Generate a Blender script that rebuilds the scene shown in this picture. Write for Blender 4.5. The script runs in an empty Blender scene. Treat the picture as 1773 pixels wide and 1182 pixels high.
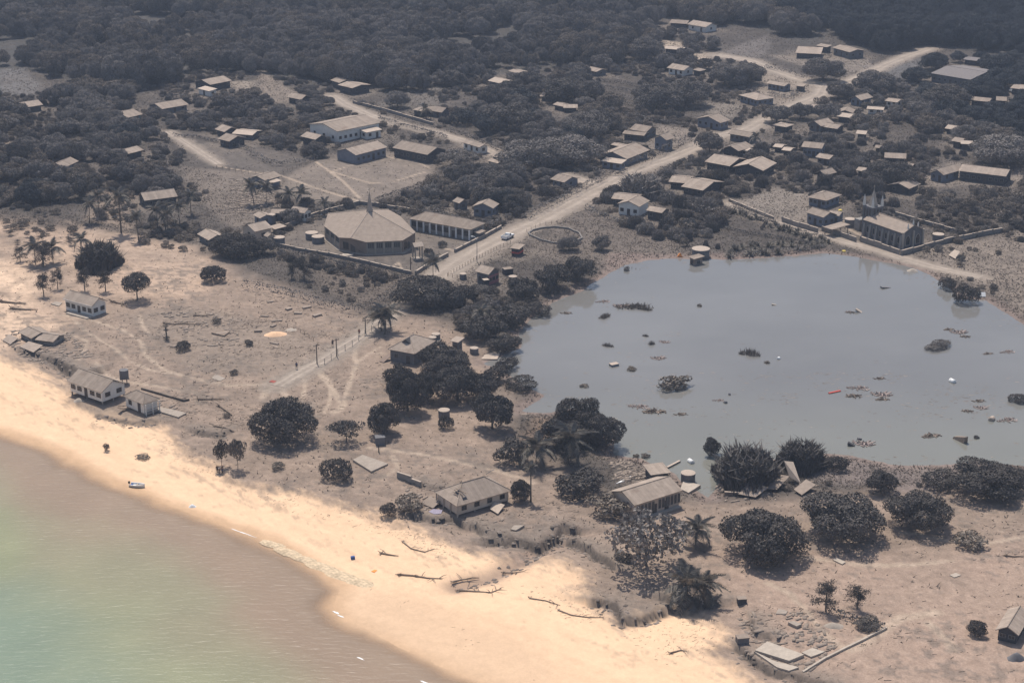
import bpy, bmesh, math, random
import numpy as np
from mathutils import Vector, Matrix
R = math.radians
SC = bpy.context.scene
COL = SC.collection

# ------------------------------------------------------------------ camera, sky, sun, exposure
CAM_H, PITCH, FPX = 143.0, R(20.0), 3050.0
cam_d = bpy.data.cameras.new('camera'); cam = bpy.data.objects.new('camera', cam_d); COL.objects.link(cam)
cam.location = (0, 0, CAM_H); cam.rotation_euler = (math.pi/2 - PITCH, 0, 0)
cam_d.sensor_width = 36; cam_d.lens = 36*FPX/1773.0; cam_d.clip_start = 1; cam_d.clip_end = 12000
SC.camera = cam
SUN_EL, SUN_AZ = R(62), R(-16)          # azimuth measured from +Y (beyond the village) towards +X
world = bpy.data.worlds.new('World'); SC.world = world; world.use_nodes = True
wn = world.node_tree; wn.nodes.clear()
sky = wn.nodes.new('ShaderNodeTexSky'); sky.sky_type = 'NISHITA'; sky.sun_disc = False
sky.sun_elevation = SUN_EL; sky.sun_rotation = SUN_AZ; sky.air_density = 1.0; sky.dust_density = 2.0; sky.ozone_density = 1.0
bg = wn.nodes.new('ShaderNodeBackground'); bg.inputs['Strength'].default_value = 0.105
wo = wn.nodes.new('ShaderNodeOutputWorld')
wn.links.new(sky.outputs[0], bg.inputs[0]); wn.links.new(bg.outputs[0], wo.inputs[0])
sun_d = bpy.data.lights.new('sun', 'SUN'); sun = bpy.data.objects.new('sun', sun_d); COL.objects.link(sun)
sun_d.energy = 3.8; sun_d.angle = R(0.55); sun_d.color = (1.0, 0.93, 0.83)
sdir = Vector((math.sin(SUN_AZ)*math.cos(SUN_EL), math.cos(SUN_AZ)*math.cos(SUN_EL), math.sin(SUN_EL)))
sun.rotation_euler = sdir.to_track_quat('Z', 'Y').to_euler(); sun.location = (0, 400, 300)
SC.view_settings.view_transform = 'Standard'; SC.view_settings.look = 'None'
SC.view_settings.exposure = 0.22; SC.view_settings.gamma = 1.0; SC.view_settings.use_curve_mapping = False
SC.render.engine = 'CYCLES'
cy = SC.cycles
cy.max_bounces = 5; cy.diffuse_bounces = 2; cy.glossy_bounces = 2; cy.transmission_bounces = 2
cy.transparent_max_bounces = 6; cy.volume_bounces = 0; cy.caustics_reflective = False; cy.caustics_refractive = False

# ------------------------------------------------------------------ helpers
SP, CP = math.sin(PITCH), math.cos(PITCH)
def P(px, py, z=0.0):
    """ground point seen at a pixel of the 1773x1182 photograph"""
    r = (px-886.5)/FPX; u = -(py-591.0)/FPX
    dx, dy, dz = r, CP+u*SP, -SP+u*CP
    t = (z-CAM_H)/dz
    return Vector((dx*t, dy*t, z))
def pxm(y):
    """photo pixels per metre at photo row y"""
    p = P(886.5, y); return FPX/(p.y*CP+CAM_H*SP)
def PA(pts, z=0.0): return np.array([P(a, b, z)[:2] for a, b in pts])
def smooth(a, b, x): 
    t = np.clip((x-a)/(b-a), 0, 1); return t*t*(3-2*t)
def _hash(i, j, s):
    h = (i.astype(np.int64)*374761393 + j.astype(np.int64)*668265263 + s*974634721) & 0xffffffff
    h = ((h ^ (h >> 13))*1274126177) & 0xffffffff
    return ((h ^ (h >> 16)) & 0xffff)/65535.0
def vnoise(x, y, s=0):
    x = np.asarray(x, float); y = np.asarray(y, float)
    i = np.floor(x); j = np.floor(y); fx = x-i; fy = y-j
    fx = fx*fx*(3-2*fx); fy = fy*fy*(3-2*fy)
    i = i.astype(np.int64); j = j.astype(np.int64)
    a = _hash(i, j, s); b = _hash(i+1, j, s); c = _hash(i, j+1, s); d = _hash(i+1, j+1, s)
    return (a*(1-fx)+b*fx)*(1-fy)+(c*(1-fx)+d*fx)*fy
def fbm(x, y, s=0, o=3):
    v = 0; a = .5
    for k in range(o): v = v+a*(vnoise(x*2**k, y*2**k, s+17*k)-.5); a *= .5
    return v*2
def seg_dist(X, Y, pts, closed=False, signed=False):
    """distance to a polyline, the parameter metre along it, the signed side"""
    n = len(pts); best = np.full(np.shape(X), 1e9); side = np.zeros(np.shape(X)); wn_ = np.zeros(np.shape(X), bool)
    for k in range(n if closed else n-1):
        ax, ay = pts[k]; bx, by = pts[(k+1) % n]
        dx, dy = bx-ax, by-ay; L2 = dx*dx+dy*dy+1e-9
        t = np.clip(((X-ax)*dx+(Y-ay)*dy)/L2, 0, 1)
        d = np.hypot(X-ax-t*dx, Y-ay-t*dy)
        m = d < best
        best = np.where(m, d, best)
        if signed: side = np.where(m, np.sign(dx*(Y-ay)-dy*(X-ax)), side)
        if closed:
            c = ((ay > Y) != (by > Y)) & (X < (bx-ax)*(Y-ay)/(by-ay+1e-12)+ax)
            wn_ ^= c
    if closed: return np.where(wn_, -best, best)
    if signed: return best, side
    return best
def sdf(X, Y, pts): return seg_dist(X, Y, pts, closed=True)

# ------------------------------------------------------------------ outlines read off the photograph
LAG = PA([(1085,460),(1120,451),(1170,448),(1250,450),(1330,447),(1420,439),(1470,444),(1530,454),(1580,463),(1612,477),(1640,497),(1660,520),(1705,520),(1745,545),(1790,575),(1900,640),(1960,760),(1900,810),
  (1773,806),(1690,800),(1620,806),(1540,802),(1470,788),(1400,782),(1320,800),(1250,830),(1226,862),(1190,838),(1165,818),(1110,792),(1062,788),(1066,760),(1040,735),(990,705),(950,715),(905,712),(945,685),(905,665),(868,640),(835,630),(870,618),(905,603),(900,575),(925,545),(960,525),(1005,505),(1045,480)], -.5)
SEA = PA([(-500,560),(-150,700),(0,748),(60,766),(100,784),(150,812),(200,838),(250,858),(300,878),(370,905),(450,932),(520,965),(565,997),(590,1018),(575,1050),(600,1075),(640,1092),(690,1120),(760,1152),(830,1182),(960,1240),(1100,1330),(900,1500),(-900,1500),(-1400,700)], -1.0)
SAND = PA([(-150,600),(0,612),(40,632),(100,660),(128,700),(200,716),(280,738),(325,790),(400,822),(470,845),(540,852),(610,880),(690,905),(760,930),(830,955),(900,968),(960,962),(1000,985),(1030,1030),(1075,1072),(1150,1052),(1225,1055),(1262,1090),(1232,1125),(1285,1165),(1330,1200),(1420,1300),(1200,1500),(-900,1500),(-1400,600)])
LEDGES = [(PA(p), h) for p, h in [([(722,893),(750,898),(780,894),(802,903)],.7),([(826,910),(845,922),(870,924)],.6),([(846,930),(890,931),(930,939),(955,925),(975,910),(1002,912)],.9),([(988,930),(1015,945),(1040,962),(1062,976)],.9),
  ([(1028,1038),(1068,1046),(1080,1070),(1112,1068),(1148,1052)],.8),([(1150,1032),(1200,1042),(1248,1040)],.7),([(105,630),(135,650),(168,640)],.8),([(38,606),(95,622),(130,640)],.6),([(336,744),(380,752),(396,746)],.5),
  ([(1278,1118),(1330,1160),(1385,1172),(1425,1182)],.7),([(1300,1072),(1310,1095),(1330,1100)],.6),([(470,700),(520,705)],.3),([(715,835),(760,845)],.3),([(170,715),(240,730),(270,728)],.3)]]
GULLY = PA([(1005,910),(965,922),(930,945),(890,972),(850,996),(790,1012)])
ROADS = [ # name, centre line, width m
 ('road',[(748,486),(790,458),(830,433),(880,408),(930,384),(975,360),(1015,338),(1058,318)],9.5),
 ('road',[(1052,320),(1080,304),(1120,288),(1160,274),(1198,258),(1240,236),(1290,226),(1330,205),(1376,182),(1420,165),(1428,148),(1395,140),(1340,122),(1300,105),(1240,95)],8),
 ('road',[(575,165),(600,182),(650,203),(700,218),(760,231),(810,246),(850,262),(890,284),(960,300),(1045,322)],6),
 ('road',[(1450,150),(1490,133),(1535,112),(1575,96),(1610,84)],7),
 ('road',[(1262,350),(1300,372),(1350,388),(1400,402),(1440,412),(1500,428),(1570,449),(1640,468),(1700,480)],5),
 ('road',[(752,482),(722,506),(694,530),(662,556),(628,580),(590,604),(556,626),(520,645),(480,668)],5.5),
 ('path',[(290,228),(310,240),(345,262),(380,285)],4),
]
ROADS = [(n, PA(p), w) for n, p, w in ROADS]
TRACKS = [(PA(p), w) for p, w in [
 ([(487,304),(545,325),(625,350)],1.0),([(548,281),(590,310),(622,342)],.9),([(575,297),(620,282),(672,272),(720,280),(742,290)],.7),([(575,297),(640,317),(680,315),(735,298)],.8),([(372,287),(430,297),(470,303)],.9),
 ([(110,545),(165,556),(215,573),(245,592),(252,615),(285,640),(330,655),(400,668),(470,662)],1.0),([(130,555),(150,575),(200,605),(225,625),(260,640),(320,650)],.8),([(165,628),(190,650),(215,660),(270,668),(340,680)],1.1),
 ([(242,545),(248,565),(256,575)],.8),([(620,592),(613,615),(618,630),(608,655),(600,680),(595,705),(585,712)],1.0),([(534,635),(560,655),(580,680),(592,705),(575,715)],1.0),([(530,640),(528,665),(525,690)],.8),([(480,662),(462,675),(455,690)],1.2),([(478,664),(492,680),(505,695)],1.2),
 ([(545,632),(575,665),(570,700),(560,715)],.7),([(615,630),(640,612),(660,600)],.6),([(655,612),(690,616),(720,625)],.7),
 ([(640,775),(720,785),(800,800),(860,815),(920,835)],1.2),([(680,790),(690,810),(660,828)],1.0),([(1400,1060),(1420,1090),(1450,1115),(1470,1125)],1.3),([(1330,1010),(1370,1030),(1400,1062)],1.2),([(1390,965),(1500,978),(1580,978),(1650,970)],1.0),([(1560,920),(1690,945),(1773,930)],.8),([(1610,1080),(1640,1110),(1650,1125)],1.5),
 ([(100,570),(150,590),(145,610),(120,640)],.9),([(1480,1120),(1560,1070),(1620,1060)],2.0),([(700,473),(690,455),(668,470)],.6),([(770,430),(810,440)],1.2),([(1450,375),(1475,400),(1500,412),(1560,430),(1600,425)],1.2)]]

def sand_edge(X, Y): return sdf(X, Y, SAND)+2.6*fbm(X/9, Y/9, 5)+1.1*fbm(X/2.6, Y/2.6, 6, 3)
def hgt(X, Y):
    X = np.asarray(X, float); Y = np.asarray(Y, float)
    z = .16*fbm(X/11, Y/11, 1)+.05*fbm(X/2.3, Y/2.3, 2, 2)
    ds = sdf(X, Y, SEA)
    dn = sand_edge(X, Y)
    zb = -1.0+.72*smooth(0, 24, ds)+.05*fbm(X/5, Y/5, 7)+.02*fbm(X/1.2, Y/1.2, 9, 2)
    zb = np.where(ds < 0, -1.0+np.maximum(ds*.09, -3.5), zb)
    w = smooth(-.35, .25, dn)
    z = zb*(1-w)+(z+.0)*w
    near = Y < 460
    if np.any(near):
        xs, ys = X[near] if X.ndim else X, Y[near] if Y.ndim else Y
        dz = np.zeros(np.shape(xs))
        wob = .6*fbm(xs/2, ys/2, 11)+.35*fbm(xs/.8, ys/.8, 12, 2)
        for pts, h in LEDGES:
            d, s = seg_dist(xs, ys, pts, signed=True)
            # the side nearer the camera is the lower one
            cen = pts.mean(0); ref = np.array([cen[0], cen[1]-3.0])
            _, sr = seg_dist(ref[:1], ref[1:], pts, signed=True)
            sd = d*s*sr[0]+wob
            dz -= 1.3*h*smooth(-.1, .22, sd)*np.exp(-np.maximum(sd, 0)/4.0)*(d < 18)
            dz += .35*h*np.exp(-((sd+1.0)/1.2)**2)*(d < 8)
        g = seg_dist(xs, ys, GULLY)
        dz -= .8*np.exp(-(g/2.2)**2)
        if X.ndim: z[near] += dz
        else: z = z+dz
    dl = sdf(X, Y, LAG)+.9*fbm(X/6, Y/6, 21)
    z = np.where(dl < 7, np.where(dl < 0, -.5+np.maximum(dl*.16, -1.0), -.5+(z+.5)*smooth(0, 6, dl)+.03*np.minimum(dl,1)), z)
    return z
def hz(x, y): return float(hgt(np.array([x]), np.array([y]))[0])
def at(px, py):
    p = P(px, py)
    for _ in range(2): p = P(px, py, max(hz(p.x, p.y), -1.0))
    return p

# ------------------------------------------------------------------ materials
MATS = {}
def mat(name, col, rough=.9, var=.25, scale=3.0, spec=.15, rnd=0.0, attr=None, metallic=0.0, bump=0.0, streak=False, island=0.0, trans=0.0, coords='Object'):
    if name in MATS: return MATS[name]
    m = bpy.data.materials.new(name); m.use_nodes = True; nt = m.node_tree; N = nt.nodes; L = nt.links
    b = N['Principled BSDF']; b.inputs['Roughness'].default_value = rough; b.inputs['Specular IOR Level'].default_value = spec; b.inputs['Metallic'].default_value = metallic
    tc = N.new('ShaderNodeTexCoord'); src = tc.outputs[coords]
    if streak:
        mp = N.new('ShaderNodeMapping'); mp.inputs['Scale'].default_value = streak; L.new(src, mp.inputs[0]); src = mp.outputs[0]
    nz = N.new('ShaderNodeTexNoise'); nz.inputs['Scale'].default_value = scale; nz.inputs['Detail'].default_value = 5; nz.inputs['Roughness'].default_value = .62
    L.new(src, nz.inputs['Vector'])
    mr = N.new('ShaderNodeMapRange'); mr.inputs[1].default_value = .3; mr.inputs[2].default_value = .7; mr.inputs[3].default_value = 1-var; mr.inputs[4].default_value = 1+var
    L.new(nz.outputs[0], mr.inputs[0]); f = mr.outputs[0]
    if rnd:
        oi = N.new('ShaderNodeObjectInfo'); m2 = N.new('ShaderNodeMapRange'); m2.inputs[3].default_value = 1-rnd; m2.inputs[4].default_value = 1+rnd
        L.new(oi.outputs['Random'], m2.inputs[0]); mu = N.new('ShaderNodeMath'); mu.operation = 'MULTIPLY'; L.new(f, mu.inputs[0]); L.new(m2.outputs[0], mu.inputs[1]); f = mu.outputs[0]
    if island:
        ge = N.new('ShaderNodeNewGeometry'); m3 = N.new('ShaderNodeMapRange'); m3.inputs[3].default_value = 1-island; m3.inputs[4].default_value = 1+island
        L.new(ge.outputs['Random Per Island'], m3.inputs[0]); mu = N.new('ShaderNodeMath'); mu.operation = 'MULTIPLY'; L.new(f, mu.inputs[0]); L.new(m3.outputs[0], mu.inputs[1]); f = mu.outputs[0]
    vm = N.new('ShaderNodeVectorMath'); vm.operation = 'SCALE'
    if attr:
        at_ = N.new('ShaderNodeAttribute'); at_.attribute_name = attr; L.new(at_.outputs['Color'], vm.inputs[0])
    else: vm.inputs[0].default_value = col
    L.new(f, vm.inputs['Scale']); L.new(vm.outputs[0], b.inputs['Base Color'])
    if bump:
        bp = N.new('ShaderNodeBump'); bp.inputs['Strength'].default_value = 1; bp.inputs['Distance'].default_value = bump; L.new(nz.outputs[0], bp.inputs['Height']); L.new(bp.outputs[0], b.inputs['Normal'])
    if trans:
        tr = N.new('ShaderNodeBsdfTranslucent'); mx = N.new('ShaderNodeMixShader'); mx.inputs[0].default_value = trans
        L.new(vm.outputs[0], tr.inputs[0]); L.new(b.outputs[0], mx.inputs[1]); L.new(tr.outputs[0], mx.inputs[2]); L.new(mx.outputs[0], N['Material Output'].inputs[0])
    MATS[name] = m; return m

M_ROOF = mat('ash_covered_roof', (.295,.238,.196), var=.16, scale=.9, rnd=.13, streak=(1,1,1))
def sheeted(name, col, axis, var, rnd):
    m = mat(name, col, var=var, scale=.9, rnd=rnd); nt = m.node_tree; N = nt.nodes; L = nt.links; b = N['Principled BSDF']; vm = [n for n in N if n.type == 'VECT_MATH'][0]
    tc = [n for n in N if n.type == 'TEX_COORD'][0]; sx = N.new('ShaderNodeSeparateXYZ'); L.new(tc.outputs['Object'], sx.inputs[0])
    def mth(op, a, v=None, c=None):
        q = N.new('ShaderNodeMath'); q.operation = op; L.new(a, q.inputs[0])
        if v is not None: q.inputs[1].default_value = v
        if c is not None: q.inputs[2].default_value = c
        return q.outputs[0]
    d = mth('DIVIDE', sx.outputs[axis], .85); wn_ = N.new('ShaderNodeTexWhiteNoise'); wn_.noise_dimensions = '2D'; cx = N.new('ShaderNodeCombineXYZ'); oi = N.new('ShaderNodeObjectInfo')
    L.new(mth('FLOOR', d), cx.inputs[0]); L.new(oi.outputs['Random'], cx.inputs[1]); L.new(cx.outputs[0], wn_.inputs['Vector'])
    f = mth('MULTIPLY_ADD', wn_.outputs['Value'], .20, .90); fr = mth('FRACT', d); lt = mth('LESS_THAN', fr, .09); se = mth('MULTIPLY_ADD', lt, -.16, 1.0)
    mu = N.new('ShaderNodeMath'); mu.operation = 'MULTIPLY'; L.new(f, mu.inputs[0]); L.new(se, mu.inputs[1])
    v2 = N.new('ShaderNodeVectorMath'); v2.operation = 'SCALE'; L.new(vm.outputs[0], v2.inputs[0]); L.new(mu.outputs[0], v2.inputs['Scale'])
    rz_ = N.new('ShaderNodeTexNoise'); rz_.inputs['Scale'].default_value = .28; rz_.inputs['Detail'].default_value = 3; L.new(tc.outputs['Object'], rz_.inputs['Vector']); mr = N.new('ShaderNodeMapRange'); mr.inputs[1].default_value = .58; mr.inputs[2].default_value = .74; mr.inputs[4].default_value = .55; L.new(rz_.outputs[0], mr.inputs[0])
    mx = N.new('ShaderNodeMix'); mx.data_type = 'RGBA'; L.new(mr.outputs[0], mx.inputs['Factor']); L.new(v2.outputs[0], mx.inputs[6]); mx.inputs[7].default_value = (.20,.135,.10,1); L.new(mx.outputs[2], b.inputs['Base Color']); return m
M_ROOF_ALONG = sheeted('ash_covered_sheet_roof', (.305,.247,.203), 0, .16, .15)
M_ROOF_ACROSS = sheeted('ash_covered_sheet_roof_across', (.305,.247,.203), 1, .16, .15)
M_ROOFL = mat('dusty_pale_roof', (.44,.36,.295), var=.12, scale=1.2, rnd=.05)
M_ROOFD = mat('grey_blue_roof', (.19,.17,.165), var=.12, scale=1.2, rnd=.05)
WALLS = {'w': mat('white_wall', (.70,.67,.62), var=.09, scale=.9), 'c': mat('cream_wall', (.56,.46,.37), var=.1, scale=.9), 'g': mat('grey_wall', (.15,.145,.15), var=.18, scale=.9),
 'd': mat('dark_timber_wall', (.07,.068,.072), var=.2, scale=.9), 'b': mat('blue_grey_wall', (.19,.20,.235), var=.15, scale=.9), 't': mat('teal_wall', (.10,.18,.20), var=.15, scale=.9),
 'p': mat('pink_wall', (.36,.15,.16), var=.15, scale=.9), 'n': mat('brown_wall', (.25,.19,.155), var=.15, scale=.9), 's': mat('stone_grey_wall', (.27,.25,.23), var=.2, scale=1.2)}
M_GLASS = mat('window_glass', (.02,.022,.027), rough=.12, var=.1, spec=.5)
M_FRAME = mat('grey_frame', (.20,.19,.18), var=.08)
M_DARKW = mat('dark_wood', (.09,.075,.065), var=.25)
M_WOOD = mat('weathered_wood', (.24,.185,.145), var=.3, scale=4)
M_TRUNK = mat('bark', (.15,.125,.105), var=.3, scale=5)
M_CONC = mat('concrete', (.33,.28,.235), var=.15, scale=1.2, bump=.01)
M_CONCL = mat('pale_concrete', (.42,.36,.30), var=.14, scale=1.2)
M_STONE = mat('wall_stone', (.22,.20,.185), var=.25, scale=2.5)
M_TANK = mat('tank_grey', (.17,.165,.17), var=.12)
M_TANKL = mat('tank_lid', (.42,.345,.285), var=.12)
M_WHITE = mat('white_paint', (.78,.77,.75), rough=.4, var=.04, spec=.4)
M_METAL = mat('metal_pole', (.22,.21,.2), rough=.6, var=.1)
M_RUBBER = mat('tyre_rubber', (.03,.03,.03), var=.1)
M_RED = mat('red_paint', (.5,.09,.07), var=.15); M_YELLOW = mat('yellow_plastic', (.8,.6,.16), var=.08); M_ORANGE = mat('orange_net', (.8,.3,.08), var=.2)
M_BLUE = mat('blue_tarp', (.07,.12,.30), var=.15); M_LILAC = mat('lilac_cloth', (.30,.27,.34), var=.15)
M_LEAF = mat('ashy_leaf', (.168,.150,.138), rough=.8, var=.22, scale=.35, rnd=.38, island=.26, spec=.15, trans=.1, coords='Object')
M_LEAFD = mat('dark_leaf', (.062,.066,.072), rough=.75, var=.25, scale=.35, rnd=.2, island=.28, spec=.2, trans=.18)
M_LEAFN = mat('dusky_leaf', (.106,.095,.088), rough=.85, var=.2, scale=.35, rnd=.15, island=.22, spec=.1, trans=.06)
M_LEAFB = mat('dry_leaf', (.20,.168,.14), rough=.85, var=.25, scale=.5, rnd=.15, island=.5, spec=.1, trans=.1)
M_PALM = mat('palm_leaf', (.18,.16,.135), rough=.7, var=.2, scale=1, rnd=.15, island=.35, spec=.2, trans=.12)
M_GRASS = mat('ashy_grass', (.155,.132,.114), rough=.9, var=.3, scale=.05, island=.4, spec=.05, trans=.35)
M_SKIN = mat('skin', (.16,.085,.055), rough=.6, var=.05)

# ------------------------------------------------------------------ mesh building
class MB:
    def __init__(s): s.v = []; s.f = []; s.m = []
    def add(s, vs, fs, mi=0):
        o = len(s.v); s.v += [tuple(v) for v in vs]; s.f += [tuple(i+o for i in f) for f in fs]; s.m += [mi]*len(fs); return s
    def box(s, c, d, rz=0.0, mi=0, rx=0.0, ry=0.0):
        h = [x/2 for x in d]; M = Matrix.Rotation(rz, 3, 'Z') @ Matrix.Rotation(ry, 3, 'Y') @ Matrix.Rotation(rx, 3, 'X')
        vs = [Vector(c)+M @ Vector((h[0]*a, h[1]*b, h[2]*e)) for a, b, e in ((-1,-1,-1),(1,-1,-1),(1,1,-1),(-1,1,-1),(-1,-1,1),(1,-1,1),(1,1,1),(-1,1,1))]
        return s.add(vs, [(0,3,2,1),(4,5,6,7),(0,1,5,4),(1,2,6,5),(2,3,7,6),(3,0,4,7)], mi)
    def prism(s, poly, z0, z1, mi=0):
        n = len(poly); z1 = z1 if hasattr(z1, '__len__') else [z1]*n; z0 = z0 if hasattr(z0, '__len__') else [z0]*n
        vs = [(p[0], p[1], z0[i]) for i, p in enumerate(poly)]+[(p[0], p[1], z1[i]) for i, p in enumerate(poly)]
        return s.add(vs, [tuple(range(n-1, -1, -1)), tuple(range(n, 2*n))]+[(i, (i+1) % n, n+(i+1) % n, n+i) for i in range(n)], mi)
    def tube(s, pts, rad, n=6, mi=0, cap=True):
        pts = [Vector(p) for p in pts]; rad = rad if hasattr(rad, '__len__') else [rad]*len(pts); vs = []
        for i, p in enumerate(pts):
            t = (pts[min(i+1, len(pts)-1)]-pts[max(i-1, 0)]).normalized()
            a = t.cross(Vector((0, 0, 1))) if abs(t.z) < .95 else t.cross(Vector((1, 0, 0)))
            a.normalize(); b = t.cross(a)
            vs += [p+(a*math.cos(2*math.pi*k/n)+b*math.sin(2*math.pi*k/n))*rad[i] for k in range(n)]
        fs = [(i*n+k, i*n+(k+1) % n, (i+1)*n+(k+1) % n, (i+1)*n+k) for i in range(len(pts)-1) for k in range(n)]
        if cap: fs += [tuple(range(n-1, -1, -1)), tuple((len(pts)-1)*n+k for k in range(n))]
        return s.add(vs, fs, mi)
    def slab(s, quad, t, mi=0):
        """a flat panel from four corners, thickness t downwards"""
        q = [Vector(p) for p in quad]; n = (q[1]-q[0]).cross(q[-1]-q[0]).normalized()
        if n.z < 0: q.reverse(); n = -n
        k = len(q)
        return s.add([p-n*t for p in q]+q, [tuple(range(k-1, -1, -1)), tuple(range(k, 2*k))]+[(i, (i+1) % k, k+(i+1) % k, k+i) for i in range(k)], mi)
    def mesh(s, name, mats, smooth_=False):
        me = bpy.data.meshes.new(name); me.from_pydata(s.v, [], s.f)
        for m in (mats if isinstance(mats, (list, tuple)) else [mats]): me.materials.append(m)
        if len(s.m) == len(me.polygons): me.polygons.foreach_set('material_index', s.m)
        if smooth_: me.polygons.foreach_set('use_smooth', [True]*len(me.polygons))
        me.update(); return me
    def make(s, name, mats, parent=None, smooth_=False, loc=None): return link(name, s.mesh(name, mats, smooth_), parent, loc)
def link(name, data, parent=None, loc=None, rz=None, scale=None):
    o = bpy.data.objects.new(name, data); COL.objects.link(o)
    if parent is not None: o.parent = parent
    if loc is not None: o.location = loc
    if rz is not None: o.rotation_euler = (0, 0, rz)
    if scale is not None: o.scale = scale
    return o
def tag(o, label=None, cat=None, group=None, kind=None):
    if label: o['label'] = label
    if cat: o['category'] = cat
    if group: o['group'] = group
    if kind: o['kind'] = kind
    return o
def thing(name, label, cat, loc, rz=0.0, group=None): return tag(link(name, None, None, loc, rz), label, cat, group)
def npmesh(name, V, F, mats, col=None, smooth_=False, mi=None):
    """V (n,3), F (m,k) arrays"""
    me = bpy.data.meshes.new(name); n, k = F.shape
    me.vertices.add(len(V)); me.vertices.foreach_set('co', np.ascontiguousarray(V, np.float32).ravel())
    me.loops.add(n*k); me.loops.foreach_set('vertex_index', np.ascontiguousarray(F, np.int32).ravel())
    me.polygons.add(n); me.polygons.foreach_set('loop_start', np.arange(n, dtype=np.int32)*k)
    for m in (mats if isinstance(mats, (list, tuple)) else [mats]): me.materials.append(m)
    if mi is not None: me.polygons.foreach_set('material_index', np.ascontiguousarray(mi, np.int32))
    if smooth_: me.polygons.foreach_set('use_smooth', np.ones(n, bool))
    if col is not None:
        a = me.color_attributes.new('tint', 'FLOAT_COLOR', 'POINT'); c = np.ones((len(V), 4), np.float32); c[:, :col.shape[1]] = col; a.data.foreach_set('color', c.ravel())
    me.update(calc_edges=True); me.validate(); return me
# ------------------------------------------------------------------ houses
WIN = {}
def window_mesh(w, h, pale=True):
    k = (round(w, 1), round(h, 1), pale)
    if k not in WIN:
        m = MB()
        t = .09
        for c, d in (((0,-.03,h/2-t/2),(w,.08,t)),((0,-.03,-h/2+t/2),(w,.08,t)),((-w/2+t/2,-.03,0),(t,.08,h-2*t)),((w/2-t/2,-.03,0),(t,.08,h-2*t)),((0,-.025,0),(.06,.06,h-2*t))): m.box(c, d)
        WIN[k] = (m.mesh('window', M_FRAME if pale else M_DARKW), MB().box((0,-.005,0),(w-2*t,.02,h-2*t)).mesh('pane', M_GLASS))
    return WIN[k]
def add_window(root, x, y, z, rz, w=1.1, h=1.0, pale=True, name='window'):
    a, b = window_mesh(w, h, pale)
    o = link(name, a, root, (x, y, z), rz); link('pane', b, o); return o
DOOR = {}
def add_door(root, x, y, z, rz, dark=True):
    if dark not in DOOR: DOOR[dark] = (MB().box((0,-.02,0),(1.0,.06,2.0)).mesh('door', M_DARKW if dark else M_FRAME), MB().box((.36,-.075,0),(.05,.05,.14)).mesh('handle', M_METAL))
    a, b = DOOR[dark]; o = link('door', a, root, (x, y, z), rz); link('handle', b, o)
FOOT = []                                    # footprints (x, y, radius) kept clear of plants
HOMES = []
def ring(L, W, ov): return L/2-ov, W/2-ov
def roof_shape(m, L, W, h, rise, ridge, hip, t=.14):
    a, b = L/2, W/2
    def slope(q): m.slab(q, t)
    if hip:
        i = min(b, a)*.95 if hip is True else hip
        if L >= W: r0, r1 = (-a+i, 0, h+rise), (a-i, 0, h+rise)
        else: r0, r1 = (0, -b+i, h+rise), (0, b-i, h+rise)
        c = [(-a,-b,h),(a,-b,h),(a,b,h),(-a,b,h)]
        if L >= W:
            for q in ([c[0],c[1],r1,r0],[c[2],c[3],r0,r1]): slope(q)
            for q in ([c[1],c[2],r1],[c[3],c[0],r0]): slope(q)
        else:
            for q in ([c[1],c[2],r1,r0],[c[3],c[0],r0,r1]): slope(q)
            for q in ([c[0],c[1],r0],[c[2],c[3],r1]): slope(q)
    elif ridge == 'u':
        slope([(-a,-b,h),(a,-b,h),(a,0,h+rise),(-a,0,h+rise)]); slope([(a,b,h),(-a,b,h),(-a,0,h+rise),(a,0,h+rise)])
    elif ridge == 'v':
        slope([(a,-b,h),(a,b,h),(0,b,h+rise),(0,-b,h+rise)]); slope([(-a,b,h),(-a,-b,h),(0,-b,h+rise),(0,b,h+rise)])
    else:                                   # one pitch rising to the back
        slope([(-a,-b,h),(a,-b,h),(a,b,h+rise),(-a,b,h+rise)])
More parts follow.
